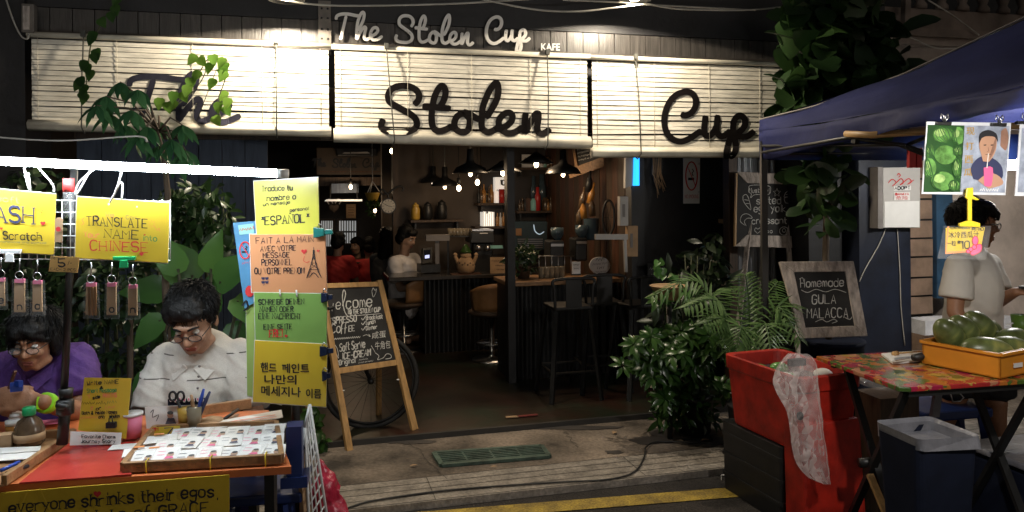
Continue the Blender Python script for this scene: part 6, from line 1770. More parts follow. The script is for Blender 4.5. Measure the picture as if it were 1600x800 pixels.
m = MB()
for x, y in ((170, 319), (214, 323)): m.dot(psg, x, y, 1.4, .003)
m.build('grommet', 'white_clip', t1)
psg2 = Pl(at(40, 350, YP - .04), 3)
board_sign('hand_sign', 'yellow hand lettered sign ending in ASH and Scratch', [(-62, 290), (87, 303), (84, 398), (-66, 390)], 'yellow_card', [
    ('ink_grey', 'soft', -6, 314, 30, 318, 9, 1.4, False), ('ink_navy', 'CASH', -28, 344, 52, 350, 24, 3.0, True), ('ink', 'Scratch', 5, 374, 65, 376, 12, 1.5, True), ('ink_grey', 'handmade and painted', 1, 379, 72, 381, 3, .6, False)], psg2, [(67, 349, 4), (2, 357, 2.4)])
m = MB()
for k in range(6): a_ = k * math.pi / 3; m.rib(psg2, [(63 + 1.5 * math.cos(a_), 329 + 1.5 * math.sin(a_)), (63 + 5 * math.cos(a_), 329 + 5 * math.sin(a_))], 1.2, .003)
tag(m.build('flower_doodle', 'ink_red'), 'tiny red flower doodle on the Scratch sign', 'doodle')
# price tag RM5
pp5 = Pl(at(99, 412, YP - .07), 4)
r = thing('price_card', 'small orange price card marked RM 5 on the grid', 'price card', pp5.hit(99, 426))
m = MB(); m.board(pp5, [(79, 400), (124, 402), (121, 426), (76, 424)], .002); m.build('card', 'kraft_price', r)
m = MB(); T(m, pp5, 'RM', 81, 405, 92, 405.5, 4, .8); T(m, pp5, '5', 91, 417, 101, 417, 12, 2.0); T(m, pp5, '/-', 106, 414, 112, 414, 6, 1); T(m, pp5, 'EACH 2 PCS', 79, 422.5, 118, 424, 4, .7); m.build('lettering', 'ink', r)
# kraft tag
ptg = Pl(at(92, 350, YP - .05), 5); r = thing('kraft_tag', 'brown kraft tag with a pink dot between the yellow signs', 'tag', ptg.hit(92, 378))
m = MB(); m.board(ptg, [(86, 343), (89, 340), (95, 340), (98, 343), (97, 379), (85, 378)], .002); m.build('card', 'kraft', r); m = MB(); m.dot(ptg, 91, 358, 4, .002); m.build('seal', 'ink_red', r)
# clips on lower edges
def bclip(px, py, w, h, pl, mt, lab):
    r = thing('sign_clip', lab, 'clip', pl.hit(px, py + h)); m = MB(); m.board(pl, [(px - w, py), (px + w, py), (px + w * .9, py + h * .35), (px - w * .9, py + h * .35)], .012, .010); m.build('jaw', mt, r, bevel=.002)
    m = MB(); m.board(pl, [(px - w * .35, py + h * .3), (px + w * .35, py + h * .3), (px + w * .4, py + h), (px - w * .4, py + h)], .006, .012); m.build('grip', mt, r, bevel=.002)
    return r
bclip(193, 401, 18, 18, psg, 'green_cap', 'green clip on the lower edge of the Chinese name sign')
bclip(14, 390, 18, 20, psg2, 'white_clip', 'white clip on the lower edge of the Scratch sign')
# key rings
for k, (px, ytop, w, h, ltr, Yk, lab) in enumerate([(1, 432, 14, 52, 'e', 2.36, 'key ring in clear wrap hanging at the far left edge'), (30, 434, 20, 60, 'n', 2.36, 'key ring lettered n hanging under the Scratch sign'), (58, 436, 18, 57, 'a', 2.36, 'key ring lettered a under the right end of Scratch sign'), (142, 440, 20, 58, 'i', 2.37, 'bundled key ring with slats under the Chinese sign'), (174, 440, 18, 58, 'o', 2.37, 'key ring lettered o under the green clip'), (207, 443, 17, 56, 'n', 2.37, 'key ring lettered n under the right end of Chinese sign')]):
    pl = Pl(at(px, ytop, Yk), 6); r = thing('key_ring', lab, 'key ring', pl.hit(px, ytop + h), 'wooden key rings in clear wrap')
    m = MB(); m.board(pl, [(px - w * .40, ytop + 5), (px + w * .40, ytop + 5), (px + w * .42, ytop + h - 6), (px - w * .42, ytop + h - 6)], .006); m.build('wooden_bar', 'kraft', r, bevel=.001)
    if ltr == 'i':
        m = MB()
        for q in range(3): m.board(pl, [(px - 5 + q * 5, ytop + 8), (px - 2 + q * 5, ytop + 8), (px - 1 + q * 5, ytop + h - 5), (px - 4 + q * 5, ytop + h - 5)], .003, .004)
        m.build('slat', 'seat_tan', r)
    m = MB(); m.board(pl, [(px - w * .38, ytop + 2), (px + w * .38, ytop + 2), (px + w * .38, ytop + 8), (px - w * .38, ytop + 8)], .008, .001); m.build('pink_cap', 'pink', r)
    if ltr != 'i': m = MB(); T(m, pl, ltr, px - 3, ytop + h - 10, px + 4, ytop + h - 10, 11, 1.8, off=.003, jit=0); m.build('lettering', 'ink', r)
    m = MB(); m.tube([pl.hit(px + 6.5 * math.cos(a_), ytop - 4 + 6 * math.sin(a_)) for a_ in [q * math.pi / 9 for q in range(19)]], .0013, 5, False)
    m.tube([pl.hit(px, ytop - 10), pl.hit(px + 1, ytop - 30)], .0016, 5); m.build('ring', 'steel', r)
    m = MB(); m.board(pl, [(px - w * .55, ytop + 3), (px + w * .52, ytop + 3), (px + w * .6, ytop + h), (px - w * .62, ytop + h)], .012, .004); m.build('wrap', 'sleeve', r)
# cords and bits around the pole head
pcd = Pl(at(100, 300, YP - .06), 4)
for pts, lab in [([(38, 262), (41, 280), (47, 298), (44, 270)], 'white string tied to the Scratch sign'), ([(60, 262), (82, 288), (84, 300)], 'white strap slanting to the pole head'), ([(150, 262), (124, 285), (118, 305), (128, 290), (140, 268)], 'white looped string beside the pole head'), ([(190, 268), (182, 296), (172, 316), (190, 285), (190, 312)], 'white string holding up the Chinese name sign')]:
    m = MB(); m.tube([pcd.hit(p.x, p.y) for p in crv(pts, 5)], .0028, 6); tag(m.build('sign_string', 'cord_white'), lab, 'string')
m = MB(); c = at(107, 285, YP - .02); m.lathe([(.016, -.03), (.016, .012)], c, 12); m.cm = 1; m.lathe([(.013, -.11), (.016, -.03)], c, 12); tag(m.build('spray_bottle', ['ink_red', 'sleeve']), 'small clear bottle with a red cap tied at the pole head', 'bottle')
m = MB(); pwl = Pl(at(100, 212, 3.2), 6); m.tube([pwl.hit(p.x, p.y) for p in crv([(-20, 213), (60, 219), (120, 219), (215, 213), (230, 222)], 6)], .004, 6); tag(m.build('lamp_wire', 'wire_pale'), 'pale wire drooping above the tube lamp to a plug', 'cable')
# tube lamp
ta_, tb2 = at(-190, 243, 2.26), at(433, 271, 2.44)
tl = thing('tube_lamp', 'long glowing white tube lamp hung over the stall signs', 'lamp', (ta_ + tb2) / 2)
m = MB(); m.tube([ta_, tb2], .0125, 14); m.build('tube', 'tube_glow', tl)
d_ = (tb2 - ta_).normalized(); m = MB(); m.tube([tb2 + d_ * .001, tb2 + d_ * .035], .0145, 12); m.build('end_cap', 'white_clip', tl); m = MB(); m.tube([ta_ - d_ * .03, ta_ - d_ * .001], .0145, 12); m.build('end_cap', 'white_clip', tl)
m = MB(); m.bar(ta_ + V((0, .028, .0)), tb2 + V((0, .028, .0)), .016, .012); m.build('batten', 'white_clip', tl)
# stack of language signs
YS = 2.70
pst_ = Pl(at(455, 500, YS), -4)
bp = at(462, 640, YS + .05); sp = thing('sign_post', 'black post behind the stack of language signs', 'post', V((bp.x, bp.y, -.035)))
m = MB(); m.tube([V((bp.x, bp.y, -.035)), V((bp.x, bp.y, at(450, 300, YS).z))], .016, 12); m.build('tube', 'iron', sp); m = MB(); m.bar(at(448, 702, YS - .1), at(472, 690, YS - .1), .05, .05); m.build('bracket', 'navy_plastic', sp)
def off(pl, o): q = Pl(pl.p + pl.n * o, 0); q.n = pl.n; q.r = pl.r; q.u = pl.u; return q
P1, P2, P3, P4, P5 = pst_, off(pst_, .004), off(pst_, .010), off(pst_, .016), off(pst_, -.03)
r = board_sign('language_sign', 'pale green blank sheet hanging behind the stack of language signs', [(384, 458), (440, 458), (440, 632), (386, 618)], 'palegreen_card', [], P5)
r = thing('no_smoking_poster', 'blue no smoking poster clipped behind the orange French sign', 'poster', P5.hit(380, 470)); PX = off(pst_, -.022)
m = MB(); m.board(PX, [(364, 348), (402, 345), (402, 470), (382, 482)], .003); m.build('sheet', 'poster_blue', r); nosmoke(PX, 383, 391, 8.5, 13, 'ring', r, 2.0)
m = MB(); SQ(m, PX, 374, 362, 397, 358, 6, 1.4, .004); SQ(m, PX, 378, 414, 398, 411, 5, .9, .004); m.build('lettering', 'ink_red', r)
m = MB(); m.area(PX, [(372, 352), (396, 349), (397, 364), (374, 367)], .002); m.build('emblem', 'mint', r); m = MB(); m.dot(PX, 390, 455, 7, .002, ry=9); m.build('figure_print', 'ink_red', r)
r = board_sign('language_sign', 'lime yellow Spanish sign at the top of the language stack', [(396, 283), (497, 277), (499, 366), (401, 370)], 'lime_card', [
    ('ink', 'Traduce tu', 409, 299, 457, 297, 8, 1.1, True), ('ink', 'nombre o', 417, 314, 462, 311, 8, 1.1, True), ('ink', 'un mensaje', 411, 322, 453, 318, 5, .9, False), ('ink', 'personal', 453, 331, 482, 328, 5, .9, False), ('ink', '"ESPAÑOL"', 408, 352, 482, 347, 13, 1.9, True)], P1)
r = board_sign('language_sign', 'orange French sign with Eiffel tower drawing in language stack', [(390, 366), (508, 366), (511, 458), (393, 457)], 'orange_card', [
    ('ink', 'FAIT A LA MAIN', 400, 381, 490, 378, 9, 1.1, False), ('ink', 'AVEC VOTRE', 407, 393, 462, 391, 8, 1.1, False), ('ink', 'MESSAGE', 411, 403, 452, 402, 8, 1.1, False), ('ink', 'PERSONNEL', 409, 415, 456, 414, 9, 1.1, False), ('ink', 'OU VOTRE PRENOM', 398, 428, 475, 427, 9, 1.1, False)], P2, [(475, 393, 4.4), (497, 392, 2.4)])
m = MB()
for st in ([(490, 386), (490, 392)], crv([(490, 390), (488, 405), (484, 420), (479, 434)], 4), crv([(490, 390), (492, 405), (496, 420), (502, 434)], 4), [(486, 411), (495, 411)], [(483, 421), (498, 421)], crv([(483, 434), (490, 426), (498, 434)], 4), [(488, 398), (494, 411)], [(492, 398), (486, 411)], [(486, 412), (498, 421)], [(495, 412), (484, 421)], [(479, 434), (486, 423)], [(502, 434), (496, 423)], [(489, 391), (489, 400)], [(491, 391), (491, 400)]): m.rib(P2, st, 1.3)
m.build('tower_drawing', 'ink', r); m = MB()
for dx, dy in ((-3, -3), (3, -3), (-3, 3), (3, 3)): heart(m, P2, 414 + dx, 438 + dy, 2.9)
m.rib(P2, [(414, 441), (412, 446)], 1); m.build('clover', 'ink_navy', r); m = MB(); m.rib(P2, crv([(476, 400), (474, 407), (479, 410), (484, 408)], 3), .7); m.build('doodle', 'ink_red', r)
r = board_sign('language_sign', 'green German sign ending in Frei in the language stack', [(397, 457), (511, 459), (510, 541), (399, 534)], 'green_card', [
    ('ink', 'SCHREIBE DEINEN', 404, 476, 475, 475, 8, 1.1, True), ('ink', 'NAMEN ODER', 406, 487, 458, 487, 8, 1.1, True), ('ink', 'EINE NACHRICHT', 404, 498, 470, 498, 8, 1.1, True), ('ink', 'EINE SEITE', 412, 515, 456, 514, 8, 1.1, True), ('ink_red', 'FREI', 421, 527, 441, 526, 11, 1.8, True)], P3, [(447, 525, 2.6)])
m = MB(); m.rib(P3, [(447, 522), (448, 515)], .9); m.build('stem', 'ink', r)
r = board_sign('language_sign', 'bright yellow Korean sign at the foot of language stack', [(398, 532), (511, 538), (509, 636), (395, 628)], 'yellow_card', [], P4)
m = MB(); TF(m, P4, '핸드', 407, 581, 432, 582, 15, bold=.018); TF(m, P4, '페인트', 440, 583, 483, 583, 15, bold=.018); TF(m, P4, '나만의', 413, 600, 463, 601, 15, bold=.018); TF(m, P4, '메세지나', 408, 618, 470, 621, 16, bold=.018); TF(m, P4, '이름', 478, 622, 502, 623, 15, bold=.018); m.build('lettering', 'ink', r)
def side_clip(px, py, mt, lab, w=16, pl=None):
    pl = off(pst_, .024); r = thing('binder_clip', lab, 'clip', pl.hit(px, py + 8)); m = MB(); m.board(pl, [(px - w * .5, py - 8), (px + w * .35, py - 6), (px + w * .35, py + 6), (px - w * .5, py + 9)], .02); m.build('jaw', mt, r, bevel=.003)
    m = MB(); m.board(pl, [(px + w * .36, py - 4), (px + w, py - 5), (px + w * 1.05, py + 3), (px + w * .36, py + 4)], .008, -.004); m.build('grip', mt, r, bevel=.002)
    m = MB(); m.tube([pl.hit(px - 3, py - 8, .002), pl.hit(px, py - 14, .004), pl.hit(px + 5, py - 9, .002)], .0022, 6); m.build('wire', 'steel', r)
side_clip(499, 363, 'teal_clip', 'teal clip on the right edge of the Spanish sign', 20)
side_clip(507, 465, 'navy_clip', 'navy clip at the right edge where orange meets green', 12); side_clip(506, 549, 'navy_clip', 'navy clip at the top right of the Korean sign', 14); side_clip(507, 588, 'navy_clip', 'small navy clip halfway down the Korean sign', 9)
for x, y, lab in ((437, 457, 'small white tie joining orange and green signs, left one'), (463, 458, 'small white tie joining orange and green signs, right one')):
    m = MB(); m.tube([off(pst_, .014).hit(x, y - 5), off(pst_, .016).hit(x + 1, y + 6)], .003, 6); tag(m.build('peg_tie', 'cord_white'), lab, 'tie')
m = MB(); q = off(pst_, -.018); m.rib(q, crv([(378, 478), (384, 470), (387, 480), (380, 486)], 4), 2, .0, thick=.004); tag(m.build('paper_clip', 'ink'), 'dark clip at the lower corner of the no smoking poster', 'clip')
# blue bracket / folding leg, white basket and red bag right of table
m = MB(); b1_ = at(461, 700, 2.55); m.box(b1_, (.05, .07, .16), 10); m.box(b1_ + V((0, 0, -.1)), (.085, .09, .035), 10); tag(m.build('blue_crate_corner', 'blue_plastic'), 'blue plastic holder beside the card tray', 'holder')
pq = Pl(at(405, 780, 2.7), 5); bs = thing('blue_stool', 'blue plastic stool under the stall table', 'stool', V((pq.hit(405, 800).x, 2.7, -.035)))
x_ = pq.hit(405, 700)
m = MB(); m.box(V((x_.x, 2.75, .58)), (.3, .3, .035), 8); m.build('seat', 'blue_plastic', bs, bevel=.008)
for sx in (-1, 1):
    for sy in (-1, 1): m = MB(); m.bar(V((x_.x + sx * .14, 2.75 + sy * .14, -.035)), V((x_.x + sx * .11, 2.75 + sy * .11, .56)), .045, .045); m.build('leg', 'blue_plastic', bs)
pwb = Pl(at(485, 730, 2.62), 52); wb = thing('wire_basket', 'tall white wire rack leaning beside the stall table', 'rack', V((pwb.hit(490, 800).x, pwb.hit(490, 800).y, -.035)))
m = MB(); cc = [(478, 640), (482, 640), (515, 830), (478, 830)]
P = [pwb.hit(476, 668), pwb.hit(484, 632), pwb.hit(516, 840), pwb.hit(486, 880)]
for k in range(5): f = k / 4; m.tube([P[0].lerp(P[1], f), P[3].lerp(P[2], f)], .003, 5)
for k in range(13): f = k / 12; m.tube([P[0].lerp(P[3], f), P[1].lerp(P[2], f)], .003, 5)
for i in range(4): m.tube([P[i], P[(i + 1) % 4]], .005, 6)
m.build('wires', 'white_clip', wb)
m = MB(); m.prism([p - pwb.n * .03 for p in (P[0].lerp(P[3], .12), P[0].lerp(P[1], .7).lerp(P[3].lerp(P[2], .7), .12), P[3].lerp(P[2], .6), P[3])], -pwb.n * .02); tag(m.build('paper_bag', 'kraft'), 'brown paper bag held in the white wire rack', 'bag')
m = MB(); c = at(508, 775, 2.75); m.ell(c, (.05, .06, .09)); m.ell(c + V((.02, 0, -.06)), (.06, .06, .06)); m.caps(c + V((0, 0, .05)), c + V((-.02, 0, .12)), .03, .012)
rb = thing('red_bag', 'crumpled pink red plastic bag beside the wire rack', 'bag', c - V((0, 0, .2))); m.caps(c + V((.01, 0, -.1)), V((c.x, c.y, 0.03)), .06, .07); fuse('bag', m, .008, 'bag_red', rb, 3, .005, 20)
# ================================================================== A-BOARD, BICYCLE
fl, fr = HPl(0).hit(548, 704), HPl(.03).hit(651, 672)
ax = (fr - fl); ax.z = 0; yawA = math.degrees(math.atan2(ax.y, ax.x))
PA = Pl(fl, yawA, 13)
ab = thing('chalk_board', 'pine A-board chalked Welcome to The Stolen Cup standing at the threshold', 'A-board', (fl + fr) / 2)
def abar(name, cor, mt, root, th=.03, pl=None, off_=0): m = MB(); m.board(pl or PA, cor, th, off_); return m.build(name, mt, root, bevel=.002)
abar('panel', [(503, 446), (594, 443), (624, 566), (524, 586)], 'chalkboard', ab, .012, off_=-.008)
abar('leg', [(500, 449), (508, 448), (552.5, 704), (543, 706)], 'wood_pine', ab)
abar('leg', [(590, 437.5), (597.5, 437), (654, 670), (645, 673)], 'wood_pine', ab)
abar('rail', [(504, 443), (590, 440), (592, 447.5), (505, 450.5)], 'wood_pine', ab, .022, off_=-.003)
abar('rail', [(525, 575.5), (619, 562), (621.5, 570.5), (527, 584.5)], 'wood_pine', ab, .022, off_=-.003)
m = MB()
for x0, x1, ya, yb in ((503, 522, 446, 690), (592, 640, 440, 648)):
    a_ = PA.hit(x0, ya, -.035); b_ = PA.hit(x1, yb, -.035); g_ = V((b_.x, b_.y, 0)) + V((-PA.n.x, -PA.n.y, 0)).normalized() * .42; g_.z = .031
    m = MB(); m.bar(a_, g_, .035, .022, up=PA.n); m.build('rear_leg', 'wood_pine', ab)
m = MB(); m.dot(PA, 537, 610, 1.8, .002, ry=1.0); m.dot(PA, 622, 593, 2.2, .002, ry=1); m.build('peg', 'paper', ab)
m = MB(); W_ = .003
def ch(t_, x0, y0, x1, y1, h, pen=1.2, **k): T(m, PA, t_, x0, y0, x1, y1, h, pen, off=-.006, jit=.3, **k)
def chl(pts, pen=1.0): m.rib(PA, crv(pts, 4), pen, -.006)
ch('w', 512, 488, 521, 486, 17, 1.3); ch('e', 525, 484, 532, 483, 16, 1.3); chl([(535, 478), (540, 460), (537, 453), (535, 465), (538, 485), (543, 494)], 1.4); ch('come', 541, 482, 581, 478, 17, 1.4)
ch('TO THE STOLEN CUP', 543, 491, 594, 487, 7, 1.3); chl([(545, 494), (570, 492), (596, 490)], .9)
ch('ESPRESSO', 514, 507, 557, 502, 10, 1.5); ch('Co', 518, 521, 532, 519, 14, 1.2); ch('ff', 532, 522, 542, 521, 17, 1.2); ch('EE', 545, 518, 554, 517, 9, 1.3)
for y, t_ in ((500, 'Breakfast'), (507.5, 'Lunch'), (516, 'Dinner')): chl([(565, y - 3), (567, y), (571, y - 6)], 1.1); ch(t_, 572, y, 572 + len(t_) * 2.85, y - 2.5, 6.5, 1.0)
chl([(518 + k * 1.5, 530 - k * .12 + (1.2 if k % 2 else -1.2)) for k in range(31)], .8); chl([(567, 525), (573, 523), (578, 526), (576, 522), (579, 526)], .8)
ch('Soft Serve', 531, 549, 570, 543, 13, 1.2); ch('ICE-CREAM', 535, 562, 579, 555, 10, 1.5); ch('*Original*', 528, 571, 557, 566, 8, 1.1); SQ(m, PA, 561, 563.5, 575, 562, 3, .8, -.006); SQ(m, PA, 560, 568.5, 583, 565, 3.5, .8, -.006)
TF(m, PA, '咸蛋', 581, 530, 603, 527, 11, -.006); TF(m, PA, '牛角包', 586, 547, 610, 544, 13, -.006)
chl([(586, 551), (592, 556), (590, 562), (597, 560), (600, 558), (604, 553), (610, 554), (611, 559), (602, 561)], 1.0); chl([(580, 540), (583, 545), (586, 550)], .8)
chl([(521, 536), (527, 545), (529, 560), (524, 548), (521, 536)], .9); chl([(581, 455), (583, 450), (586, 454), (588, 451), (587, 458), (583, 464), (581, 455)], .8)
m.build('lettering', 'chalk', ab)
# bicycle behind the A-board
bw = HPl(.03).hit(580, 668); bk = thing('bicycle', 'dark bicycle parked behind the welcome A-board with wheel showing', 'bicycle', bw)
rW = .315; B1 = V((bw.x - .005, bw.y + .02, .03 + rW)); dB = DD; B2 = B1 - dB * 1.0
def wheel(c):
    m = MB(); m.tube([c + dB * (rW * math.cos(a)) + V((0, 0, rW * math.sin(a))) for a in [k * math.pi / 24 for k in range(49)]], .017, 8, False); w = m.build('wheel', 'rubber', bk)
    m = MB(); m.tube([c + dB * ((rW - .025) * math.cos(a)) + V((0, 0, (rW - .025) * math.sin(a))) for a in [k * math.pi / 24 for k in range(49)]], .008, 6, False); m.build('rim', 'iron', w)
    m = MB()
    for k in range(24): a = k * math.pi / 12; m.tube([c + IN * (.02 if k % 2 else -.02), c + dB * ((rW - .025) * math.cos(a)) + V((0, 0, (rW - .025) * math.sin(a)))], .0011, 3)
    m.build('spokes', 'iron', w); m = MB(); m.tube([c - IN * .04, c + IN * .04], .02, 10); m.build('hub', 'iron', w)
wheel(B1); wheel(B2)
Z = V((0, 0, 1)); hd_ = B1 - dB * .18 + Z * .42; st_ = B2 + dB * .28 + Z * .40; bb = B2 + dB * .42 - Z * .03
m = MB()
for a, b in ((B1, hd_), (hd_, bb), (hd_ - Z * .05, st_), (st_, bb), (st_, B2), (bb, B2)): m.tube([a, b], .014, 8)
m.build('frame', 'iron', bk)
m = MB(); m.tube([hd_, hd_ + Z * .1, hd_ + Z * .12 + IN * .25 - dB * .1], .011, 8); m.tube([hd_ + Z * .1, hd_ + Z * .12 - IN * .25 - dB * .1], .011, 8); m.build('handlebar', 'iron', bk)
m = MB(); m.tube([st_, st_ + Z * .1], .012, 8); m.ell(st_ + Z * .13, (.13, .07, .035)); m.build('saddle', 'rubber', bk)

# ================================================================== FRAMED BOARDS AT RIGHT
def framed(name, lab, pl, outer, inner, wood, dep=.03):
    r = thing(name, lab, 'chalkboard', pl.hit(sum(x for x, y in outer) / 4, max(y for x, y in outer)))
    for i in range(4):
        j = (i + 1) % 4; m = MB(); m.board(pl, [outer[i], outer[j], inner[j], inner[i]], dep); m.build('frame_side', wood, r, bevel=.003)
    m = MB(); m.board(pl, inner, .01, -.012); m.build('panel', 'chalkboard', r); return r
pE = Pl(FP(2.03, .22, 0), YAW + 3, 6)
gE = [(1150, 268), (1252, 274), (1256, 387), (1148, 384)]; iE = [(1152, 271), (1241, 285), (1242, 370), (1166, 368)]
eb = thing('easel_board', 'salted egg yolk croissant chalkboard in grey wood frame on an easel', 'chalkboard', V((pE.hit(1200, 385).x, pE.hit(1200, 385).y, 0)))
gE = [(1151, 268), (1256, 273), (1257, 388), (1148, 385)]; iE = [(1168, 286), (1243, 288), (1242, 369), (1167, 367)]
for i in (0, 1, 2):
    j = (i + 1) % 4; m = MB(); m.board(pE, [gE[i], gE[j], iE[j], iE[i]], .03); m.build('frame_side', 'wood_grey', eb, bevel=.003)
m = MB(); m.board(pE, [(1153, 271), (1168, 286), (1168, 367), (1150, 383)], .01, -.010); m.board(pE, [(1168.3, 286), (1243, 288), (1242, 369), (1168.3, 367)], .01, -.012); m.build('panel', 'chalkboard', eb)
m = MB(); m.board(pE, [(1150.5, 270), (1152.5, 271), (1150.5, 383), (1148, 384.5)], .02, .001); m.build('edge_strip', 'wood_pine', eb)
m = MB()
def ce(t_, x0, y0, x1, y1, h, pen=1.1): T(m, pE, t_, x0, y0, x1, y1, h, pen, off=-.008, jit=.25)
def cl(pts, pen=.9): m.rib(pE, crv(pts, 4), pen, -.008)
ce('Must try!', 1171, 301, 1202, 301, 7, 1.0); ce('salted', 1182, 319, 1220, 318, 11, 1.3); ce('egg yolk', 1178, 331, 1228, 331, 11, 1.3); ce('croissant', 1175, 350, 1229, 349, 10, 1.2)
cl([(1170, 294), (1172, 290), (1186, 289), (1202, 291), (1204, 297), (1200, 304), (1180, 304), (1173, 309), (1174, 303), (1170, 300), (1170, 294)])
cl([(1161, 306), (1166, 304), (1170, 311), (1173, 328), (1162, 315), (1161, 306)]); cl([(1163, 312), (1170, 313)]); cl([(1165, 318), (1172, 318)])
st5 = [(1214 + (6 if k % 2 == 0 else 2.8) * math.sin(k * math.pi / 5), 301 - (7 if k % 2 == 0 else 3) * math.cos(k * math.pi / 5)) for k in range(11)]; m.rib(pE, st5, .9, -.008)
cl([(1227, 317), (1226, 309), (1238, 308), (1236, 317), (1227, 317)]); cl([(1225, 308), (1227, 302), (1231, 298), (1232, 294), (1234, 299), (1238, 303), (1238, 307), (1225, 308)]); cl([(1227, 304), (1237, 303)], .7)
cl([(1234, 335), (1233, 329), (1236, 326), (1238, 329), (1240, 326), (1239, 331), (1234, 335)]); cl([(1164, 352), (1157, 346), (1159, 337), (1166, 334), (1173, 337), (1175, 341), (1168, 341), (1163, 346), (1166, 353)])
cl([(1183, 364), (1179, 360), (1181, 356), (1184, 358), (1188, 356), (1188, 361), (1183, 365)]); cl([(1225 + 7 * math.cos(a), 361 + 6.5 * math.sin(a)) for a in [k * .7 for k in range(10)]]); cl([(1225 + 2.5 * math.cos(a), 360 + 3 * math.sin(a)) for a in [k * .9 for k in range(8)]])
for x in (1199, 1205): cl([(x + 2 * math.cos(a), 362 + 2 * math.sin(a)) for a in [k for k in range(7)]])
m.build('lettering', 'chalk_dim', eb)
for x0, y0, x1, y1 in ((1174, 388, 1158, 470), (1226, 388, 1240, 470)):
    a_ = pE.hit(x0, y0 - 60, -.045); b_ = pE.hit(x1, y1, .05); d_ = (b_ - a_); b_ = a_ + d_ * (a_.z / -d_.z); m = MB(); m.bar(a_, b_, .035, .025); m.build('easel_leg', 'wood_grey', eb)
m = MB(); a_ = pE.hit(1200, 330, -.06); m.bar(a_, V((a_.x - .1, a_.y + .2, .0)), .03, .025); m.build('easel_leg', 'wood_grey', eb)
# Gula Malacca board on a dark drum
pGm = Pl(at(1290, 470, 4.75), -2, 12)
gm_o = [(1218, 409), (1334, 408), (1356, 525), (1252, 529)]; gm_i = [(1241, 425), (1321, 424), (1336, 509), (1259, 512)]
gmb = framed('framed_board', 'leaning chalkboard reading Homemade Gula Malacca in weathered wood frame', pGm, gm_o, gm_i, 'wood_grey')
m = MB()
def cg(t_, x0, y0, x1, y1, h, pen): T(m, pGm, t_, x0, y0, x1, y1, h, pen, off=-.009, jit=.2)
cg('Homemade', 1251, 449, 1318, 447, 13, 1.3); cg('GULA', 1269, 475, 1306, 474, 14, 1.5); cg('MALACCA', 1261, 497, 1325, 496, 15, 1.4)
for pts in ([(1252, 453), (1262, 457), (1275, 452), (1290, 456), (1305, 452), (1322, 457)], [(1274, 503), (1284, 499), (1292, 503), (1302, 499), (1308, 502), (1300, 505)], [(1249, 436), (1254, 434), (1256, 440)], [(1320, 496), (1328, 499), (1331, 495)]): m.rib(pGm, crv(pts, 4), 1.0, -.009)
m.build('lettering', 'chalk', gmb)
dr = V((at(1300, 560, 4.9).x, 4.9, 0)); zd = at(1300, 530, 4.9).z; dp = thing('plant_drum', 'dark blue drum pot under the Gula Malacca board holding a fig tree', 'pot', dr)
m = MB(); m.lathe([(.15, 0), (.17, .05), (.19, zd * .6), (.19, zd - .03), (.2, zd - .02), (.2, zd), (.17, zd)], dr, 26); m.build('drum', 'navy_plastic', dp)
m = MB(); m.lathe([(.001, 0), (.175, .0)], dr + V((0, 0, zd - .03)), 20, None, False); m.build('soil', 'soil', dp)
# fiddle leaf tree in that drum
ft_ = thing('fig_tree', 'tall fiddle leaf fig rising above the Gula Malacca board and tent', 'tree', dr + V((0, 0, zd)))
b0 = dr + V((-.02, 0, zd - .03)); tr = [b0, at(1290, 400, 5.0), at(1291, 340, 5.0), at(1288, 280, 5.02), at(1300, 200, 5.05), at(1310, 120, 5.1), at(1318, 40, 5.1), at(1320, -40, 5.1)]
m = MB(); m.tube(tr, [.022, .021, .02, .019, .018, .016, .012, .006], 9)
for a, b in ((at(1288, 280, 5.02), at(1262, 262, 4.9)), (at(1300, 200, 5.05), at(1240, 130, 4.95)), (at(1310, 120, 5.1), at(1380, 70, 5.0)), (at(1305, 150, 5.1), at(1250, 40, 5.0)), (at(1290, 330, 5), at(1300, 320, 4.9))): m.tube([a, a.lerp(b, .5) + V((0, 0, .03)), b], [.011, .008, .004], 6)
m.build('trunk', 'bark', ft_)
m = MB(); random.seed(21)
cloud(m, [(1258, 80, 45, 80, 4.95, .25, 60), (1310, 60, 60, 90, 5.05, .3, 110), (1365, 90, 55, 70, 5.05, .25, 70), (1245, 160, 32, 28, 4.9, .15, 34), (1300, 170, 70, 40, 5.0, .25, 60)], .24, .15, 'round', -.25, -.8, .3)
cloud(m, [(1288, 268, 42, 22, 5.0, .14, 42), (1285, 320, 30, 24, 4.98, .1, 14)], .19, .12, 'round', -.5, -.8, .3)
leaf(m, at(1283, 352, 4.98), (-1, -.3, .12), (0, -.3, 1), .19, .05, 'oval', .2); leaf(m, at(1284, 362, 4.98), (-.4, -.8, -.1), (0, -.3, 1), .13, .07, 'oval', .2)
m.build('leaves', 'leaf_deep', ft_)

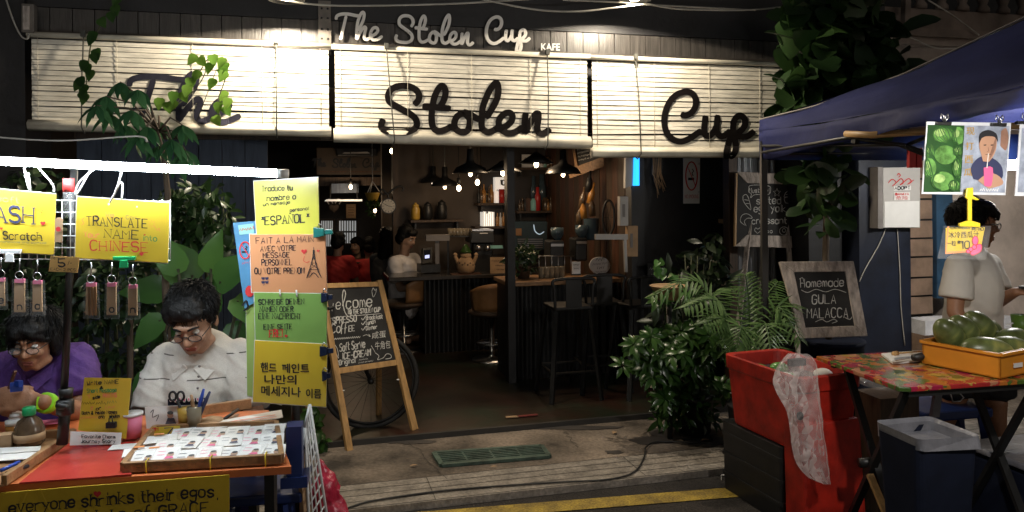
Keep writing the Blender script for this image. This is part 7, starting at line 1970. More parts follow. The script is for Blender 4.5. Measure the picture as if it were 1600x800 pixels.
# ================================================================== PLANTS, RIGHT
def pot(px, pyb, w, h, mt, lab, name='plant_pot'):
    b = HPl(0).hit(px, pyb); return b
def rosette(m, c, d, n, L, W_, shape='oval'):
    d = V(d).normalized(); x = d.orthogonal().normalized(); y = d.cross(x)
    for k in range(n):
        a = 2 * math.pi * k / n + random.uniform(-.2, .2); dd = (x * math.cos(a) + y * math.sin(a)) + d * random.uniform(-.15, .35); s_ = random.uniform(.75, 1.15)
        leaf(m, c + dd.normalized() * .012, dd, d, L * s_, W_ * s_, shape, .35)
random.seed(31)
b = HPl(0).hit(1086, 682); um = thing('umbrella_shrub', 'glossy leaved umbrella shrub in a black pot by the red tub', 'shrub', b)
m = MB(); m.prism([b + V((x * .095, y * .095, 0)) for x, y in ((-1, -1), (1, -1), (1, 1), (-1, 1))], V((0, 0, .02))); m.lathe([(.10, .02), (.125, .25), (.135, .25), (.135, .27), (.115, .27)], b, 4); m.build('pot', 'black_plastic', um)
m = MB(); lv = MB()
for k in range(34):
    px = random.gauss(1062, 32); py = 520 + abs(random.gauss(0, 1)) * 62 + abs(px - 1062) * .1
    px = min(max(px, 992), 1128); py = min(py, 645)
    e = at(px, py, b.y + random.uniform(-.26, .22)); s_ = b + V((random.uniform(-.05, .05), random.uniform(-.05, .05), .26)); m.tube([s_, s_.lerp(e, .55) + V((0, 0, .05)), e], [.006, .005, .003], 5)
    for q in range(3):
        c = e + V((random.uniform(-.045, .045), random.uniform(-.05, .03), random.uniform(-.05, .06))); rosette(lv, c, (random.uniform(-.6, .6), -.7, .8), 8, .088, .036)
cloud(lv, [(1075, 600, 45, 45, b.y, .15, 170), (1020, 570, 25, 45, b.y, .12, 60), (1090, 650, 22, 20, b.y - .05, .1, 40), (1045, 650, 25, 22, b.y, .1, 50)], .085, .038, 'oval', -.4, -.6)
for q in range(26):
    c = at(random.gauss(1015, 18), random.gauss(545, 22), b.y - random.uniform(.05, .25)); rosette(lv, c, (random.uniform(-.6, .3), -.8, .7), 8, .088, .036)
m.build('stems', 'twig', um); lv.build('leaves', 'leaf_mid', um)
def frond(m, pts, L0, n, W_=.018, up=(0, -.4, 1)):
    c = crv(pts, 8); m.tube(c, .004, 5)
    N = len(c)
    for i in range(3, N):
        f = i / N; t = (c[min(i + 1, N - 1)] - c[i - 1]).normalized(); s_ = t.cross(V(up)).normalized(); LL = L0 * math.sin(.35 + 2.5 * f)
        for sg in (-1, 1):
            for h_ in range(n): leaf(m, c[i] + t * (.012 * h_), (t * .75 + s_ * sg + V((0, 0, -.15))), up, LL * random.uniform(.85, 1.1), W_, 'lance', .35, .1)
random.seed(8)
b = V((at(1175, 600, 4.75).x, 4.75, 0)); pm_ = thing('palm_plant', 'feathery palm behind the red tub and tent pole', 'palm', b)
m = MB(); b_ = b + V((0, 0, .3))
for tip, mid in (((1020, 462, 4.5), (1090, 440, 4.6)), ((1070, 480, 4.35), (1120, 470, 4.5)), ((1100, 505, 4.4), (1130, 500, 4.55)), ((1250, 530, 4.45), (1215, 480, 4.6)), ((1215, 440, 4.9), (1195, 470, 4.8)), ((1165, 430, 4.7), (1170, 470, 4.7)), ((1240, 500, 4.8), (1215, 470, 4.8)), ((1205, 555, 4.35), (1195, 505, 4.5)), ((1150, 545, 4.4), (1160, 510, 4.5)), ((1130, 450, 5.0), (1150, 460, 4.9))):
    frond(m, [b_, at(*mid, ), at(*tip)] if False else [b_, b_.lerp(at(*mid), .6), at(*mid), at(*tip)], .17, 1)
m.build('fronds', 'leaf_palm', pm_); m = MB(); m.lathe([(.12, 0), (.15, .28), (.16, .30), (.13, .30)], b, 18); m.build('pot', 'black_plastic', pm_)
random.seed(9)
b = V((at(1085, 560, 5.5).x, 5.5, 0)); ds = thing('dark_shrub', 'dark leafy shrub against the black end wall', 'shrub', b)
m = MB(); cloud(m, [(1085, 440, 45, 45, 5.6, .2, 110), (1110, 395, 26, 30, 5.65, .15, 40), (1065, 500, 45, 50, 5.5, .2, 100), (1120, 470, 26, 50, 5.6, .15, 60)], .13, .05, 'oval', -.3); m.build('leaves', 'leaf_dark', ds)
m = MB()
for k in range(7): e = at(1060 + k * 10, 400 + random.uniform(-20, 40), 5.5); m.tube([b, b.lerp(e, .5) + V((0, .02, .02)), e], [.01, .008, .004], 5)
m.build('stems', 'twig', ds)
random.seed(10)
b = at(1045, 446, 5.0); vp = thing('vine_pot', 'heart leaf vine in a pale shallow planter before the end wall', 'plant', b)
m = MB(); m.lathe([(.08, -.09), (.12, 0), (.125, 0), (.11, -.01)], b, 18); m.build('planter', 'kraft', vp); m = MB(); m.tube([b + V((0, 0, -.09)), V((b.x, b.y, 0))], .018, 8); m.build('stand', 'iron', vp)
m = MB()
for (x, y) in ((1028, 408), (1026, 415), (1030, 420), (1033, 414), (1045, 432), (1052, 434), (1036, 430), (1058, 436), (1060, 448), (1040, 452), (1025, 425), (1066, 440), (1037, 420)): leaf(m, at(x, y, 4.92), rdir(-.6, -.6), (0, -.8, .6), .05, .045, 'heart', .1)
for k in range(8): leaf(m, at(1050 + k * 6, 448 + random.uniform(-3, 3), 4.9), (random.uniform(-1, 1), -.4, -.5), (0, -.5, 1), .16, .02, 'lance', .5)
m.build('leaves', 'leaf_big', vp)

# ================================================================== RIGHT STALL
ZR = .80; RP = HPl(ZR)
# tent
C0 = at(1187, 250, 4.75); C1 = at(1600, 168, 2.35); dE = (C1 - C0); C1b = C0 + dE * 1.25
zb_ = C0.z; vh = .21
tn = thing('market_tent', 'navy blue pop-up market tent over the fruit stall', 'tent', V((C0.x, C0.y, -.03)))
apex = at(1760, -60, 3.3); ridge_top = [at(x, y, Y) for x, y, Y in ((1187, 188, 4.75), (1270, 168, 4.4), (1408, 119, 3.85), (1500, 76, 3.65), (1600, 29, 3.45), (1700, -25, 3.3))]
edge = [at(x, y, Y) for x, y, Y in ((1187, 205, 4.75), (1290, 192, 4.0), (1400, 172, 3.25), (1500, 154, 2.85), (1620, 130, 2.42), (1720, 105, 2.1))]
m = MB(); m.smooth = True; n_ = 6; P = []; k_ = 7
def pl6(L, f):
    x = f * (len(L) - 1); i = min(int(x), len(L) - 2); return L[i].lerp(L[i + 1], x - i)
NX = 30
for i in range(NX + 1):
    f = i / NX; a_, b_ = pl6(ridge_top, f), pl6(edge, f)
    for j in range(k_):
        g_ = j / (k_ - 1); q = a_.lerp(b_, g_); w = math.sin(g_ * math.pi) * min(1, f * 3); q = q + V((.02 * mnoise.noise(V((f * 7, g_ * 2, 1))), 0, -.10 * w * f + .02 * mnoise.noise(V((f * 5 + g_ * 2.5, g_ * 2.2, 4))))); P.append(q)
Fc = [(i * k_ + j, (i + 1) * k_ + j, (i + 1) * k_ + j + 1, i * k_ + j + 1) for i in range(NX) for j in range(k_ - 1)]
m.add(P, Fc); rf = m.build('canopy', 'navy_cloth', tn); so = rf.modifiers.new('s', 'SOLIDIFY'); so.thickness = .002
m = MB(); m.smooth = True; P = []; Fc = []
low = [at(x, y, Y) for x, y, Y in ((1186, 250, 4.75), (1290, 229, 4.0), (1400, 204, 3.25), (1500, 186, 2.85), (1620, 164, 2.42), (1720, 142, 2.1))]
NV = 40
for i in range(NV + 1):
    f = i / NV; a_, b_ = pl6(edge, f), pl6(low, f)
    for j in range(5):
        g_ = j / 4; q = a_.lerp(b_, g_) + V((.018 * g_ * math.sin(f * 23 + g_) + .012 * mnoise.noise(V((f * 12, g_ * 3, 2))), .01 * g_ * math.cos(f * 31), .01 * mnoise.noise(V((f * 9, g_, 8))))); P.append(q)
Fc = [(i * 5 + j, (i + 1) * 5 + j, (i + 1) * 5 + j + 1, i * 5 + j + 1) for i in range(NV) for j in range(4)]
m.add(P, Fc); rf = m.build('valance', 'navy_cloth', tn); so = rf.modifiers.new('s', 'SOLIDIFY'); so.thickness = .002
# far eave (underside seen) and back slope
F1 = C0 + DD * 2.6
m = MB(); m.smooth = True
m.prism([C0 + V((0, 0, .18)), F1 + V((0, 0, .18)), F1 - V((0, 0, .0)), C0], IN * .003); m.build('valance', 'blue_plastic', tn)
bt = C0 + V((0, 0, .2)); m = MB(); m.poly([ridge_top[0], F1 + V((0, 0, .2)), ridge_top[-1] + DD * .5]); m.build('canopy', 'navy_cloth', tn)
m = MB(); m.bar(V((C0.x + .02, C0.y - .01, -.03)), C0 + V((.02, -.01, .2)), .036, .036); m.build('pole', 'iron', tn)
pp_ = C0 + DD * 2.55; m = MB(); m.bar(V((pp_.x, pp_.y, -.03)), pp_ + V((0, 0, .2)), .034, .034); m.build('pole', 'iron', tn)
m = MB()
for pts in ([(1192, 238, 4.7), (1330, 214, 3.6), (1414, 228, 3.4)], [(1192, 228, 4.7), (1404, 226, 3.5), (1450, 244, 3.4)], [(1414, 228, 3.5), (1462, 208, 3.3)], [(1320, 215, 3.7), (1412, 226, 3.5), (1440, 236, 3.4)], [(1190, 240, 4.74), (1452, 240, 5.1)]): m.tube([at(*p) for p in pts], .009, 6)
m.bar(at(1334, 218, 3.62), at(1340, 220, 3.6), .03, .03)
m.build('truss', 'iron', tn)
m = MB(); m.tube([at(*p) for p in ((1322, 209, 3.62), (1360, 211, 3.45), (1700, 190, 3.1))], .0155, 10); tag(m.build('bamboo_pole', 'bamboo'), 'brown bamboo pole lashed under the tent eave', 'pole')
m = MB()
for i in range(NX):
    pass
m.tube([pl6(ridge_top, i / 24) + V((0, 0, .004)) for i in range(25)], .006, 5); m.build('piping', 'box_grey', tn)
# hanging red things behind poster
pr2 = Pl(at(1432, 240, 4.3), 0); m = MB(); m.board(pr2, [(1421, 232), (1431, 232), (1431, 262), (1421, 262)], .03); m.board(pr2, [(1433, 232), (1441, 231), (1441, 262), (1433, 262)], .03); tag(m.build('red_banner', 'ink_red'), 'pair of folded red strips hanging behind the watermelon poster', 'banner')
# lamps of the stall
lt = thing('stall_lamp', 'bright white tube lamp glowing beside the watermelon poster', 'lamp', at(1590, 258, 4.9))
m = MB(); m.tube([at(1566, 258, 4.9), at(1640, 257, 4.9)], .032, 12); m.build('tube', 'tent_glow', lt); m = MB(); m.tube([at(1562, 258, 4.9), at(1566, 258, 4.9)], .02, 12); m.bar(at(1562, 252, 4.92), at(1640, 251, 4.92), .03, .012); m.tube([at(1600, 250, 4.9), at(1600, 200, 4.9)], .004, 5); m.build('fitting', 'white_clip', lt)
sb = thing('stall_bulb', 'white bulb lamp hung under the tent front', 'lamp', at(1690, 190, 2.2))
m = MB(); m.ell(at(1690, 190, 2.2), (.03, .03, .04)); m.build('bulb', 'tent_glow', sb); m = MB(); m.lathe([(.016, .03), (.018, .08)], at(1690, 190, 2.2), 10); m.tube([at(1690, 190, 2.2) + V((0, 0, .08)), at(1690, 150, 2.2)], .004, 5); m.build('holder', 'white_clip', sb)
L = bpy.data.lights.new('stall_bulb_light', 'POINT'); L.energy = 50; L.color = (1, .95, .88); L.shadow_soft_size = .04; lo = bpy.data.objects.new('stall_bulb_light', L); COL.objects.link(lo); lo.location = at(1690, 190, 2.2) + V((-.02, -.06, -.03))
# watermelon poster
pW = Pl(at(1510, 250, 2.9), 6)
wp = thing('fruit_poster', 'glossy poster of watermelons and a boy sipping juice', 'poster', pW.hit(1510, 304))
m = MB(); m.board(pW, [(1448, 190), (1580, 192), (1571, 305), (1440, 303)], .003); m.build('sheet', 'poster_white', wp)
m = MB(); m.board(pW, [(1450, 195), (1507, 196), (1500, 300), (1443, 300)], .001, .002); m.cm = 1
m.area(pW, [(1507.5, 196), (1578, 197), (1570, 301), (1500.5, 300)], .002); m.build('print_ground', ['melon_b', 'poster_sky'], wp)
m = MB(); mel = [(1474, 210, 17, 13), (1497, 212, 10, 14), (1453, 236, 8, 13), (1477, 242, 17, 15), (1452, 262, 11, 15), (1498, 236, 9, 9), (1473, 283, 18, 15), (1497, 262, 9, 16), (1492, 290, 10, 9)]
def clipx(x, y): 
    hi = 1506.5 - (y - 196) * .068; lo_ = 1450 - (y - 195) * .068; return min(max(x, lo_ + .5), hi), min(max(y, 197), 299)
for i, (x, y, rx, ry) in enumerate(mel):
    tilt = random.uniform(-.5, .5); ct, st = math.cos(tilt), math.sin(tilt)
    def ep(u, v): return clipx(x + rx * (u * ct - v * st), y + ry * (u * st + v * ct))
    o_ = .0032 + i * .0004
    m.cm = 0; m.area(pW, [ep(math.cos(a), math.sin(a)) for a in [k * math.pi / 10 for k in range(20)]], o_)
    m.cm = 2; m.area(pW, [ep(-.25 + .5 * math.cos(a), -.3 + .45 * math.sin(a)) for a in [k * math.pi / 8 for k in range(16)]], o_ + .00008)
    m.cm = 1
    for q in (-.92, -.66, -.38, -.08, .22, .52, .8, .95):
        pts = [ep(q * math.cos(t) + random.uniform(-.07, .07), math.sin(t) * .97) for t in [-1.4, -1.1, -.8, -.5, -.2, .1, .4, .7, 1.0, 1.3]]; m.rib(pW, pts, random.uniform(.9, 2.2), o_ + .00016, cap=False)
m.build('melon_print', ['melon_a', 'melon_b', 'melon_c'], wp)
m = MB(); m.area(pW, crv([(1521, 280), (1517, 262), (1528, 247), (1541, 244), (1556, 250), (1566, 262), (1565, 280), (1543, 284)], 3), .004); m.build('shirt_print', 'ink_navy', wp)
m = MB(); m.area(pW, crv([(1536, 252), (1533, 240), (1530, 228), (1533, 212), (1545, 209), (1556, 214), (1557, 230), (1552, 244), (1545, 253)], 3), .0045); m.area(pW, crv([(1528, 282), (1545, 270), (1562, 276), (1567, 288), (1545, 295)], 3), .0052); m.build('skin_print', 'flesh_print', wp)
m = MB(); m.area(pW, crv([(1546, 250), (1552, 240), (1556, 228), (1556, 215), (1551, 228), (1547, 240)], 3), .0052); m.rib(pW, [(1544, 230), (1545, 236), (1542, 237)], 1.1, .0053); m.area(pW, crv([(1564, 205), (1572, 200), (1576, 215), (1572, 235), (1563, 228)], 3), .0026); m.build('shade_print', 'flesh_dark', wp)
m = MB(); m.area(pW, crv([(1530, 224), (1531, 209), (1544, 203), (1557, 209), (1559, 222), (1554, 214), (1541, 213), (1534, 216)], 3), .0055)
m.build('hair_print', 'ink', wp); m = MB()
for x in (1539, 1550): m.area(pW, [(x - 2.2, 226), (x + 2.2, 225.6), (x + 1.8, 227.4), (x - 1.8, 227.6)], .006)
m.rib(pW, [(1540, 241.5), (1549, 241)], 1.0, .006); m.build('face_print', 'ink', wp)
m = MB(); m.rib(pW, [(1544.5, 240), (1542, 262)], 2.0, .0065); m.build('straw_print', 'paper', wp)
m = MB(); m.area(pW, crv([(1537, 262), (1551, 262), (1549, 290), (1538, 290)], 3), .006); m.build('cup_print', 'price_pink', wp)
m = MB()
for t_, y, hh in (('现', 211, 12), ('打', 234, 12), ('西', 255, 12), ('瓜', 275, 12)): TF(m, pW, t_, 1510 - (y - 211) * .06, y, 1523 - (y - 211) * .06, y, hh, .004, bold=.012)
m.build('lettering', 'gold', wp)
m = MB(); SQ(m, pW, 1531, 299, 1560, 299, 6, 1.6, .004); m.build('lettering', 'paper', wp)
p2w = Pl(at(1600, 250, 2.85), 6); w2 = thing('fruit_poster', 'pale edge of a second poster right of the watermelon one', 'poster', p2w.hit(1605, 306)); m = MB(); m.board(p2w, [(1594, 194), (1720, 197), (1712, 308), (1586, 306)], .003); m.build('sheet', 'poster_white', w2); m = MB(); m.area(p2w, [(1597, 200), (1716, 203), (1709, 302), (1590, 300)], .002); m.build('print_ground', 'poster_sky', w2)
def bull(px, py, lab):
    r = thing('binder_clip', lab, 'clip', pW.hit(px, py + 6)); m = MB(); m.board(pW, [(px - 12, py), (px + 12, py + .3), (px + 11, py + 6), (px - 12, py + 5)], .02, .012); m.build('jaw', 'iron', r, bevel=.002)
    m = MB()
    for s_ in (-1, 1): m.tube([pW.hit(px + s_ * 1, py, .006), pW.hit(px + s_ * 6, py - 6, .006), pW.hit(px + s_ * 5, py - 12, .006), pW.hit(px + s_ * 1.5, py - 9, .006), pW.hit(px + s_ * 1, py, .006)], .002, 6)
    m.build('wire', 'steel', r)
bull(1476, 190, 'metal bulldog clip at the left top of the watermelon poster'); bull(1562, 192, 'dark bulldog clip at the right top of the watermelon poster'); bull(1603, 189, 'bulldog clip on the second poster at the frame edge')
# yellow hook and price sign
pY = Pl(at(1512, 350, 2.88), 6); yk = thing('sign_hanger', 'yellow plastic clip hanger below the watermelon poster', 'hanger', pY.hit(1515, 355))
m = MB(); m.board(pY, [(1511, 294), (1521, 293), (1521, 306), (1531, 312), (1526, 313), (1519, 311), (1519, 345), (1513, 345), (1513, 312), (1509, 309)], .008, .008); m.build('hook', 'clip_yellow', yk, bevel=.002); m = MB(); m.board(pY, [(1500, 349), (1512, 345), (1520, 345), (1532, 349), (1532, 355), (1500, 354)], .012, .008); m.build('jaw', 'clip_yellow', yk, bevel=.002)
ps_ = thing('price_sign', 'yellow card pricing iced watermelon juice RM 10 in clear sleeve', 'price sign', pY.hit(1505, 405))
m = MB(); m.board(pY, [(1478, 356), (1539, 355), (1532, 391), (1477, 396)], .002); m.build('card', 'yellow_card', ps_); m = MB(); m.board(pY, [(1480.5, 354), (1483, 354), (1479, 396), (1477, 396.5)], .001, .0015); m.board(pY, [(1478, 393.5), (1531, 389.5), (1531, 392.5), (1478, 397)], .001, .002); m.build('border', 'price_orange', ps_)
m = MB(); SQ(m, pY, 1485, 358.5, 1515, 358, 3.2, 1.0); T(m, pY, 'RM10', 1519, 360, 1537, 360, 4, .9); TF(m, pY, '冰冷西瓜汁', 1482, 372, 1530, 371, 10, .002); TF(m, pY, '一粒', 1479, 384, 1494, 384, 8, .002); T(m, pY, 'RM', 1497, 381, 1503, 380, 4, .9); T(m, pY, '10', 1503, 389, 1515, 388, 12, 1.4); m.build('lettering', 'ink', ps_)
m = MB(); out = MB()
shp = [([(1524 + 4.6 * math.cos(a), 376 + 7 * math.sin(a)) for a in [k * math.pi / 8 for k in range(16)]]), (crv([(1516, 396), (1520, 388), (1527, 382), (1533, 382), (1534, 388), (1531, 394), (1520, 399), (1516, 396)], 3)), ([(1513 + 3.2 * math.cos(a), 392.5 + 3 * math.sin(a)) for a in [k * math.pi / 6 for k in range(12)]]), ([(1517 + 3.2 * math.cos(a), 389.5 + 3.2 * math.sin(a)) for a in [k * math.pi / 6 for k in range(12)]]), ([(1522.5 + 3.6 * math.cos(a), 386 + 3.6 * math.sin(a)) for a in [k * math.pi / 6 for k in range(12)]])]
for i, s_ in enumerate(shp): m.area(pY, s_, .0035 + i * .0006); out.rib(pY, list(s_) + [s_[0]], 1.1, .0037 + i * .0006, cap=False)
hs2 = m.build('pointing_hand', 'price_pink', ps_); out.build('outline', 'ink_red', hs2)
m = MB(); m.board(pY, [(1475, 353), (1549, 353), (1541, 406), (1465, 404)], .0012, .0075); m.build('sleeve', 'sleeve', ps_)
# folding table
q = [RP.hit(*p) for p in ((1275, 556), (1408, 606), (1425, 610), (1600, 593))]; ex = (q[3] - q[1]).normalized(); A0 = q[1]; A1 = q[1] + ex * 1.3; D0 = q[0]; ddp = D0 - A0; A1b = A1 + ddp
ftb = thing('folding_table', 'folding table with a fruit print top and black crossed legs', 'table', V((A0.x, A0.y, -.03)))
cor = [A0 + ddp * .03, A0 + ex * .04, A1, A1b, D0]
m = MB(); m.prism([p - V((0, 0, .001)) for p in cor], V((0, 0, -.02))); m.build('top', 'fruit_cloth', ftb, bevel=.004)
m = MB(); m.bar(A0 + ex * .05 + ddp * .05 + V((0, 0, -.035)), A1 + ddp * .05 + V((0, 0, -.035)), .025, .025); m.bar(A0 + ex * .05 + ddp * .9 + V((0, 0, -.035)), A1b - ddp * .1 + V((0, 0, -.035)), .025, .025); m.build('rail', 'iron', ftb)
def leg(pts, w=.034):
    m = MB(); m.bar(pts[0], pts[1], w, .02); m.build('leg', 'iron', ftb)
G2 = HPl(-.03)
def gl(px, py, Y): return at(px, py, Y)
dn = V((0, 0, ZR + .03))
for t_ in (.05, .70):
    P0 = A0 + ex * t_ + ddp * .06; P1 = A0 + ex * (t_ + .03) + ddp * .84; leg([P0 - V((0, 0, .03)), P1 - dn]); leg([P1 - V((0, 0, .03)) + ex * .02, P0 - dn + ex * .02])
pv0 = A0 + ex * .05 + ddp * .5 - V((0, 0, .42)); m = MB(); m.tube([pv0 - ex * .03, pv0 + ex * .05], .022, 10); m.build('pivot', 'iron', ftb)
m = MB(); q0 = A0 + ex * .045 + ddp * .44 - V((0, 0, .46)); m.bar(q0, A0 + ex * .045 + ddp * .10 - dn + V((0, 0, .12)), .03, .016); m.build('brace', 'wood_pine', ftb)
# melon crate
c0_ = HPl(ZR + .004).hit(1563, 592); e1 = V((-.48, .87, 0)).normalized(); e2 = V((.87, .48, 0)).normalized()
cr_ = thing('fruit_crate', 'yellow plastic crate of dark green melons on the table', 'crate', c0_ + (e1 * .17 + e2 * .25))
hh = .108
def cw(a, b, t=.008):
    m = MB(); d_ = (b - a).normalized(); nn = V((-d_.y, d_.x, 0)); m.prism([a, b, b + V((0, 0, hh)), a + V((0, 0, hh))], nn * t); m.bar(a + V((0, 0, hh - .006)) - d_ * .004, b + V((0, 0, hh - .006)) + d_ * .004, .022, .012)
    return m.build('side', 'crate_yellow', cr_)
p00, p10, p11, p01 = c0_, c0_ + e2 * .5, c0_ + e2 * .5 + e1 * .35, c0_ + e1 * .35
cw(p00, p10); cw(p10, p11); cw(p11, p01); cw(p01, p00)
m = MB(); m.prism([p00, p10, p11, p01], V((0, 0, .006))); m.build('base', 'crate_yellow', cr_)
m = MB(); plc = Pl(c0_ + V((e2.y, -e2.x, 0)) * .001, math.degrees(math.atan2(e2.y, e2.x))); m.board(plc, [(1584, 568), (1598, 566), (1598, 573), (1584, 575)], .001, .006); m.build('sticker', 'paper', cr_)
random.seed(3)
for k, (u, v, z, yw_, sc, lab) in enumerate([(.09, .27, .135, 20, 1.0, 'dark melon at the left back corner of yellow crate'), (.21, .27, .14, 15, 1.0, 'dark melon second from left in the back of crate'), (.34, .27, .145, 10, 1.05, 'dark melon third from left in the back of crate'), (.10, .11, .095, -20, 1.02, 'greener melon at the front corner of yellow crate'), (.26, .10, .088, -15, .95, 'greener melon at right front of the yellow crate'), (.42, .16, .10, 10, 1.0, 'melon at the far right of yellow crate by frame edge'), (.43, .29, .12, 40, 1.0, 'melon at the far right back of yellow crate')]):
    c = c0_ + e2 * u + e1 * v + V((0, 0, z)); m = MB(); a = R(yw_ + 12)
    Q = Euler((0, R(14) if k < 3 else R(-5), a)).to_matrix(); m.ell((0, 0, 0), (.112 * sc, .062 * sc, .06 * sc), None, 24, 16)
    me_ = m.build('melon', 'melon'); me_.rotation_euler = Euler((R(10), R(42) if k < 3 else R(6), a)); me_.location = c + V((0, 0, 0)); 
    for vtx in me_.data.vertices: vtx.co.z -= .066 * sc
    tag(me_, lab, 'melon')
m = MB(); a_ = RP.hit(1582, 520, .25)
m.tube([at(p[0], p[1], 3.9) for p in ((1573, 508), (1582, 505), (1592, 506), (1602, 512))], .004, 6); tag(m.build('wire_hook', 'white_clip'), 'white wire hook poking out behind the crate', 'hook')
m = MB(); m.lathe([(.04, 0), (.05, .11)], at(1597, 526, 3.9), 14); tag(m.build('lime_cup', 'leaf_lime'), 'pale lime plastic cup behind the melon crate', 'cup')
# knife, board
kb = RP.hit(1420, 560, .002); m = MB(); m.prism([RP.hit(x, y, .012) for x, y in ((1377, 552), (1450, 547), (1458, 560), (1395, 566))], V((0, 0, -.01))); tag(m.build('cutting_board', 'paper'), 'thin pale cutting board on the fruit print table', 'board')
kn = thing('knife', 'knife with a black handle lying beside the crate', 'knife', RP.hit(1430, 560)); m = MB(); m.tube([RP.hit(1428, 559, .035), RP.hit(1460, 553, .035)], [.016, .02], 10); m.build('handle', 'iron', kn)
m = MB(); m.prism([RP.hit(x, y, .032) for x, y in ((1397, 559), (1427, 555), (1428, 558), (1398, 563))], V((0, 0, -.003))); m.build('blade', 'steel', kn)
m = MB(); m.tube([RP.hit(1396, 553, .02), RP.hit(1402, 552, .02)], .012, 10); m.tube([RP.hit(1402, 552, .02), RP.hit(1440, 549, .02)], .004, 6); tag(m.build('peeler', 'wood_pine'), 'wood handled peeler lying behind the knife', 'peeler')
# red tub on black crate
def loft(m, rings):
    n = len(rings[0]); P = [p for r_ in rings for p in r_]; Fc = []
    for i in range(len(rings) - 1):
        for k in range(n): k2 = (k + 1) % n; Fc.append((i * n + k, i * n + k2, (i + 1) * n + k2, (i + 1) * n + k))
    Fc.append(tuple(range(n - 1, -1, -1))); return m.add(P, Fc)
zt_ = .72; TT = HPl(zt_); a_ = TT.hit(1131, 552); b_ = TT.hit(1250, 592); u_ = (b_ - a_).normalized(); w_ = V((-u_.y, u_.x, 0)); L_ = (b_ - a_).length; Wd = .37
rt = thing('red_tub', 'big red insulated tub standing on a black crate', 'tub', (a_ + b_) / 2 + w_ * Wd / 2 - V((0, 0, .37)))
def rr(c, L, Wx, z, r=.05, n=5):
    P = []
    for (sx, sy, a0) in ((1, 1, 0), (-1, 1, 90), (-1, -1, 180), (1, -1, 270)):
        for k in range(n): a = R(a0 + 90 * k / (n - 1)); P.append(c + u_ * (sx * (L / 2 - r) + r * math.cos(a)) + w_ * (sy * (Wx / 2 - r) + r * math.sin(a)) + V((0, 0, z - c.z)))
    return P
cc_ = a_ + u_ * L_ / 2 + w_ * Wd / 2
m = MB(); loft(m, [rr(cc_, L_ * .88, Wd * .88, .35), rr(cc_, L_ * .90, Wd * .90, .37), rr(cc_, L_ * .985, Wd * .985, zt_ - .075), rr(cc_, L_ * 1.02, Wd * 1.02, zt_ - .07), rr(cc_, L_ * 1.03, Wd * 1.03, zt_), rr(cc_, L_ * .90, Wd * .90, zt_), rr(cc_, L_ * .86, Wd * .86, zt_ - .1)]); m.build('body', 'red_tub', rt, bevel=.004)
m = MB(); m.poly(rr(cc_, L_ * .87, Wd * .87, zt_ - .07)); m.build('water', 'dark_glass', rt)
random.seed(4)
for k in range(9):
    p = cc_ + u_ * random.uniform(-.17, .17) + w_ * random.uniform(-.15, .15); p.z = zt_ - .055 + random.uniform(0, .02); m = MB(); m.ell(p, (.05, .038, .03), Euler((0, 0, k)).to_matrix()); tag(m.build('packet', ['melon_a', 'film', 'paper'][k % 3]), 'wet green or clear packet lying in the red tub', 'packet', 'packets in the red tub')
bkc = thing('black_crate', 'scuffed black crate under the red tub', 'crate', V((cc_.x, cc_.y, -.03)))
m = MB(); loft(m, [rr(cc_ - u_ * .09, L_ * .8, Wd * .95, -.03, .02), rr(cc_ - u_ * .09, L_ * .82, Wd * .98, .345, .02)]); m.poly(rr(cc_ - u_ * .09, L_ * .82, Wd * .98, .345, .02)); m.build('body', 'black_plastic', bkc)
m = MB()
for z in (.05, .16, .27): m.prism(rr(cc_ - u_ * .09, L_ * .83, Wd * 1.0, z, .02), V((0, 0, .02)))
m.build('ribs', 'black_plastic', bkc)
m = MB(); fb_ = a_ + u_ * L_; 
def sk(d, o, z): q_ = fb_ - u_ * d + w_ * o; return V((q_.x, q_.y, z))
m.prism([sk(.0, .015, .5), sk(.0, Wd - .015, .5), sk(-.03, Wd - .005, -.03), sk(-.03, .005, -.03)], -u_ * .15); m.build('front_foot', 'red_tub', rt, bevel=.012)
u_ = ex.normalized(); w_ = V((-u_.y, u_.x, 0))
# trash bin
b = V((at(1447, 670, 3.0).x, 3.0, -.03)); zt3 = at(1446, 668, 3.0).z
tbn = thing('waste_bin', 'dark navy square bin lined with a grey bag', 'bin', b); c3 = V((b.x, b.y, 0))
m = MB(); loft(m, [rr(c3, .20, .18, -.03, .03), rr(c3, .265, .245, zt3 - .03, .03)]); m.build('body', 'navy_plastic', tbn)
m = MB(); R1 = rr(c3, .28, .26, zt3 - .05, .03, 9); R2 = rr(c3, .272, .252, zt3, .025, 9); R3 = rr(c3, .245, .225, zt3 - .012, .025, 9); R4 = rr(c3, .19, .17, zt3 - .28, .03, 9)
for Rg, am in ((R1, .02), (R2, .014), (R3, .02), (R4, .05)):
    for i in range(len(Rg)): Rg[i] = Rg[i] + V((mnoise.noise(Rg[i] * 9) * am, mnoise.noise(Rg[i] * 11 + V((3, 0, 0))) * am, mnoise.noise(Rg[i] * 8) * am * 1.6))
loft(m, [R1, R2, R3, R4]); m.smooth = True; m.build('bag_liner', 'bin_liner', tbn)
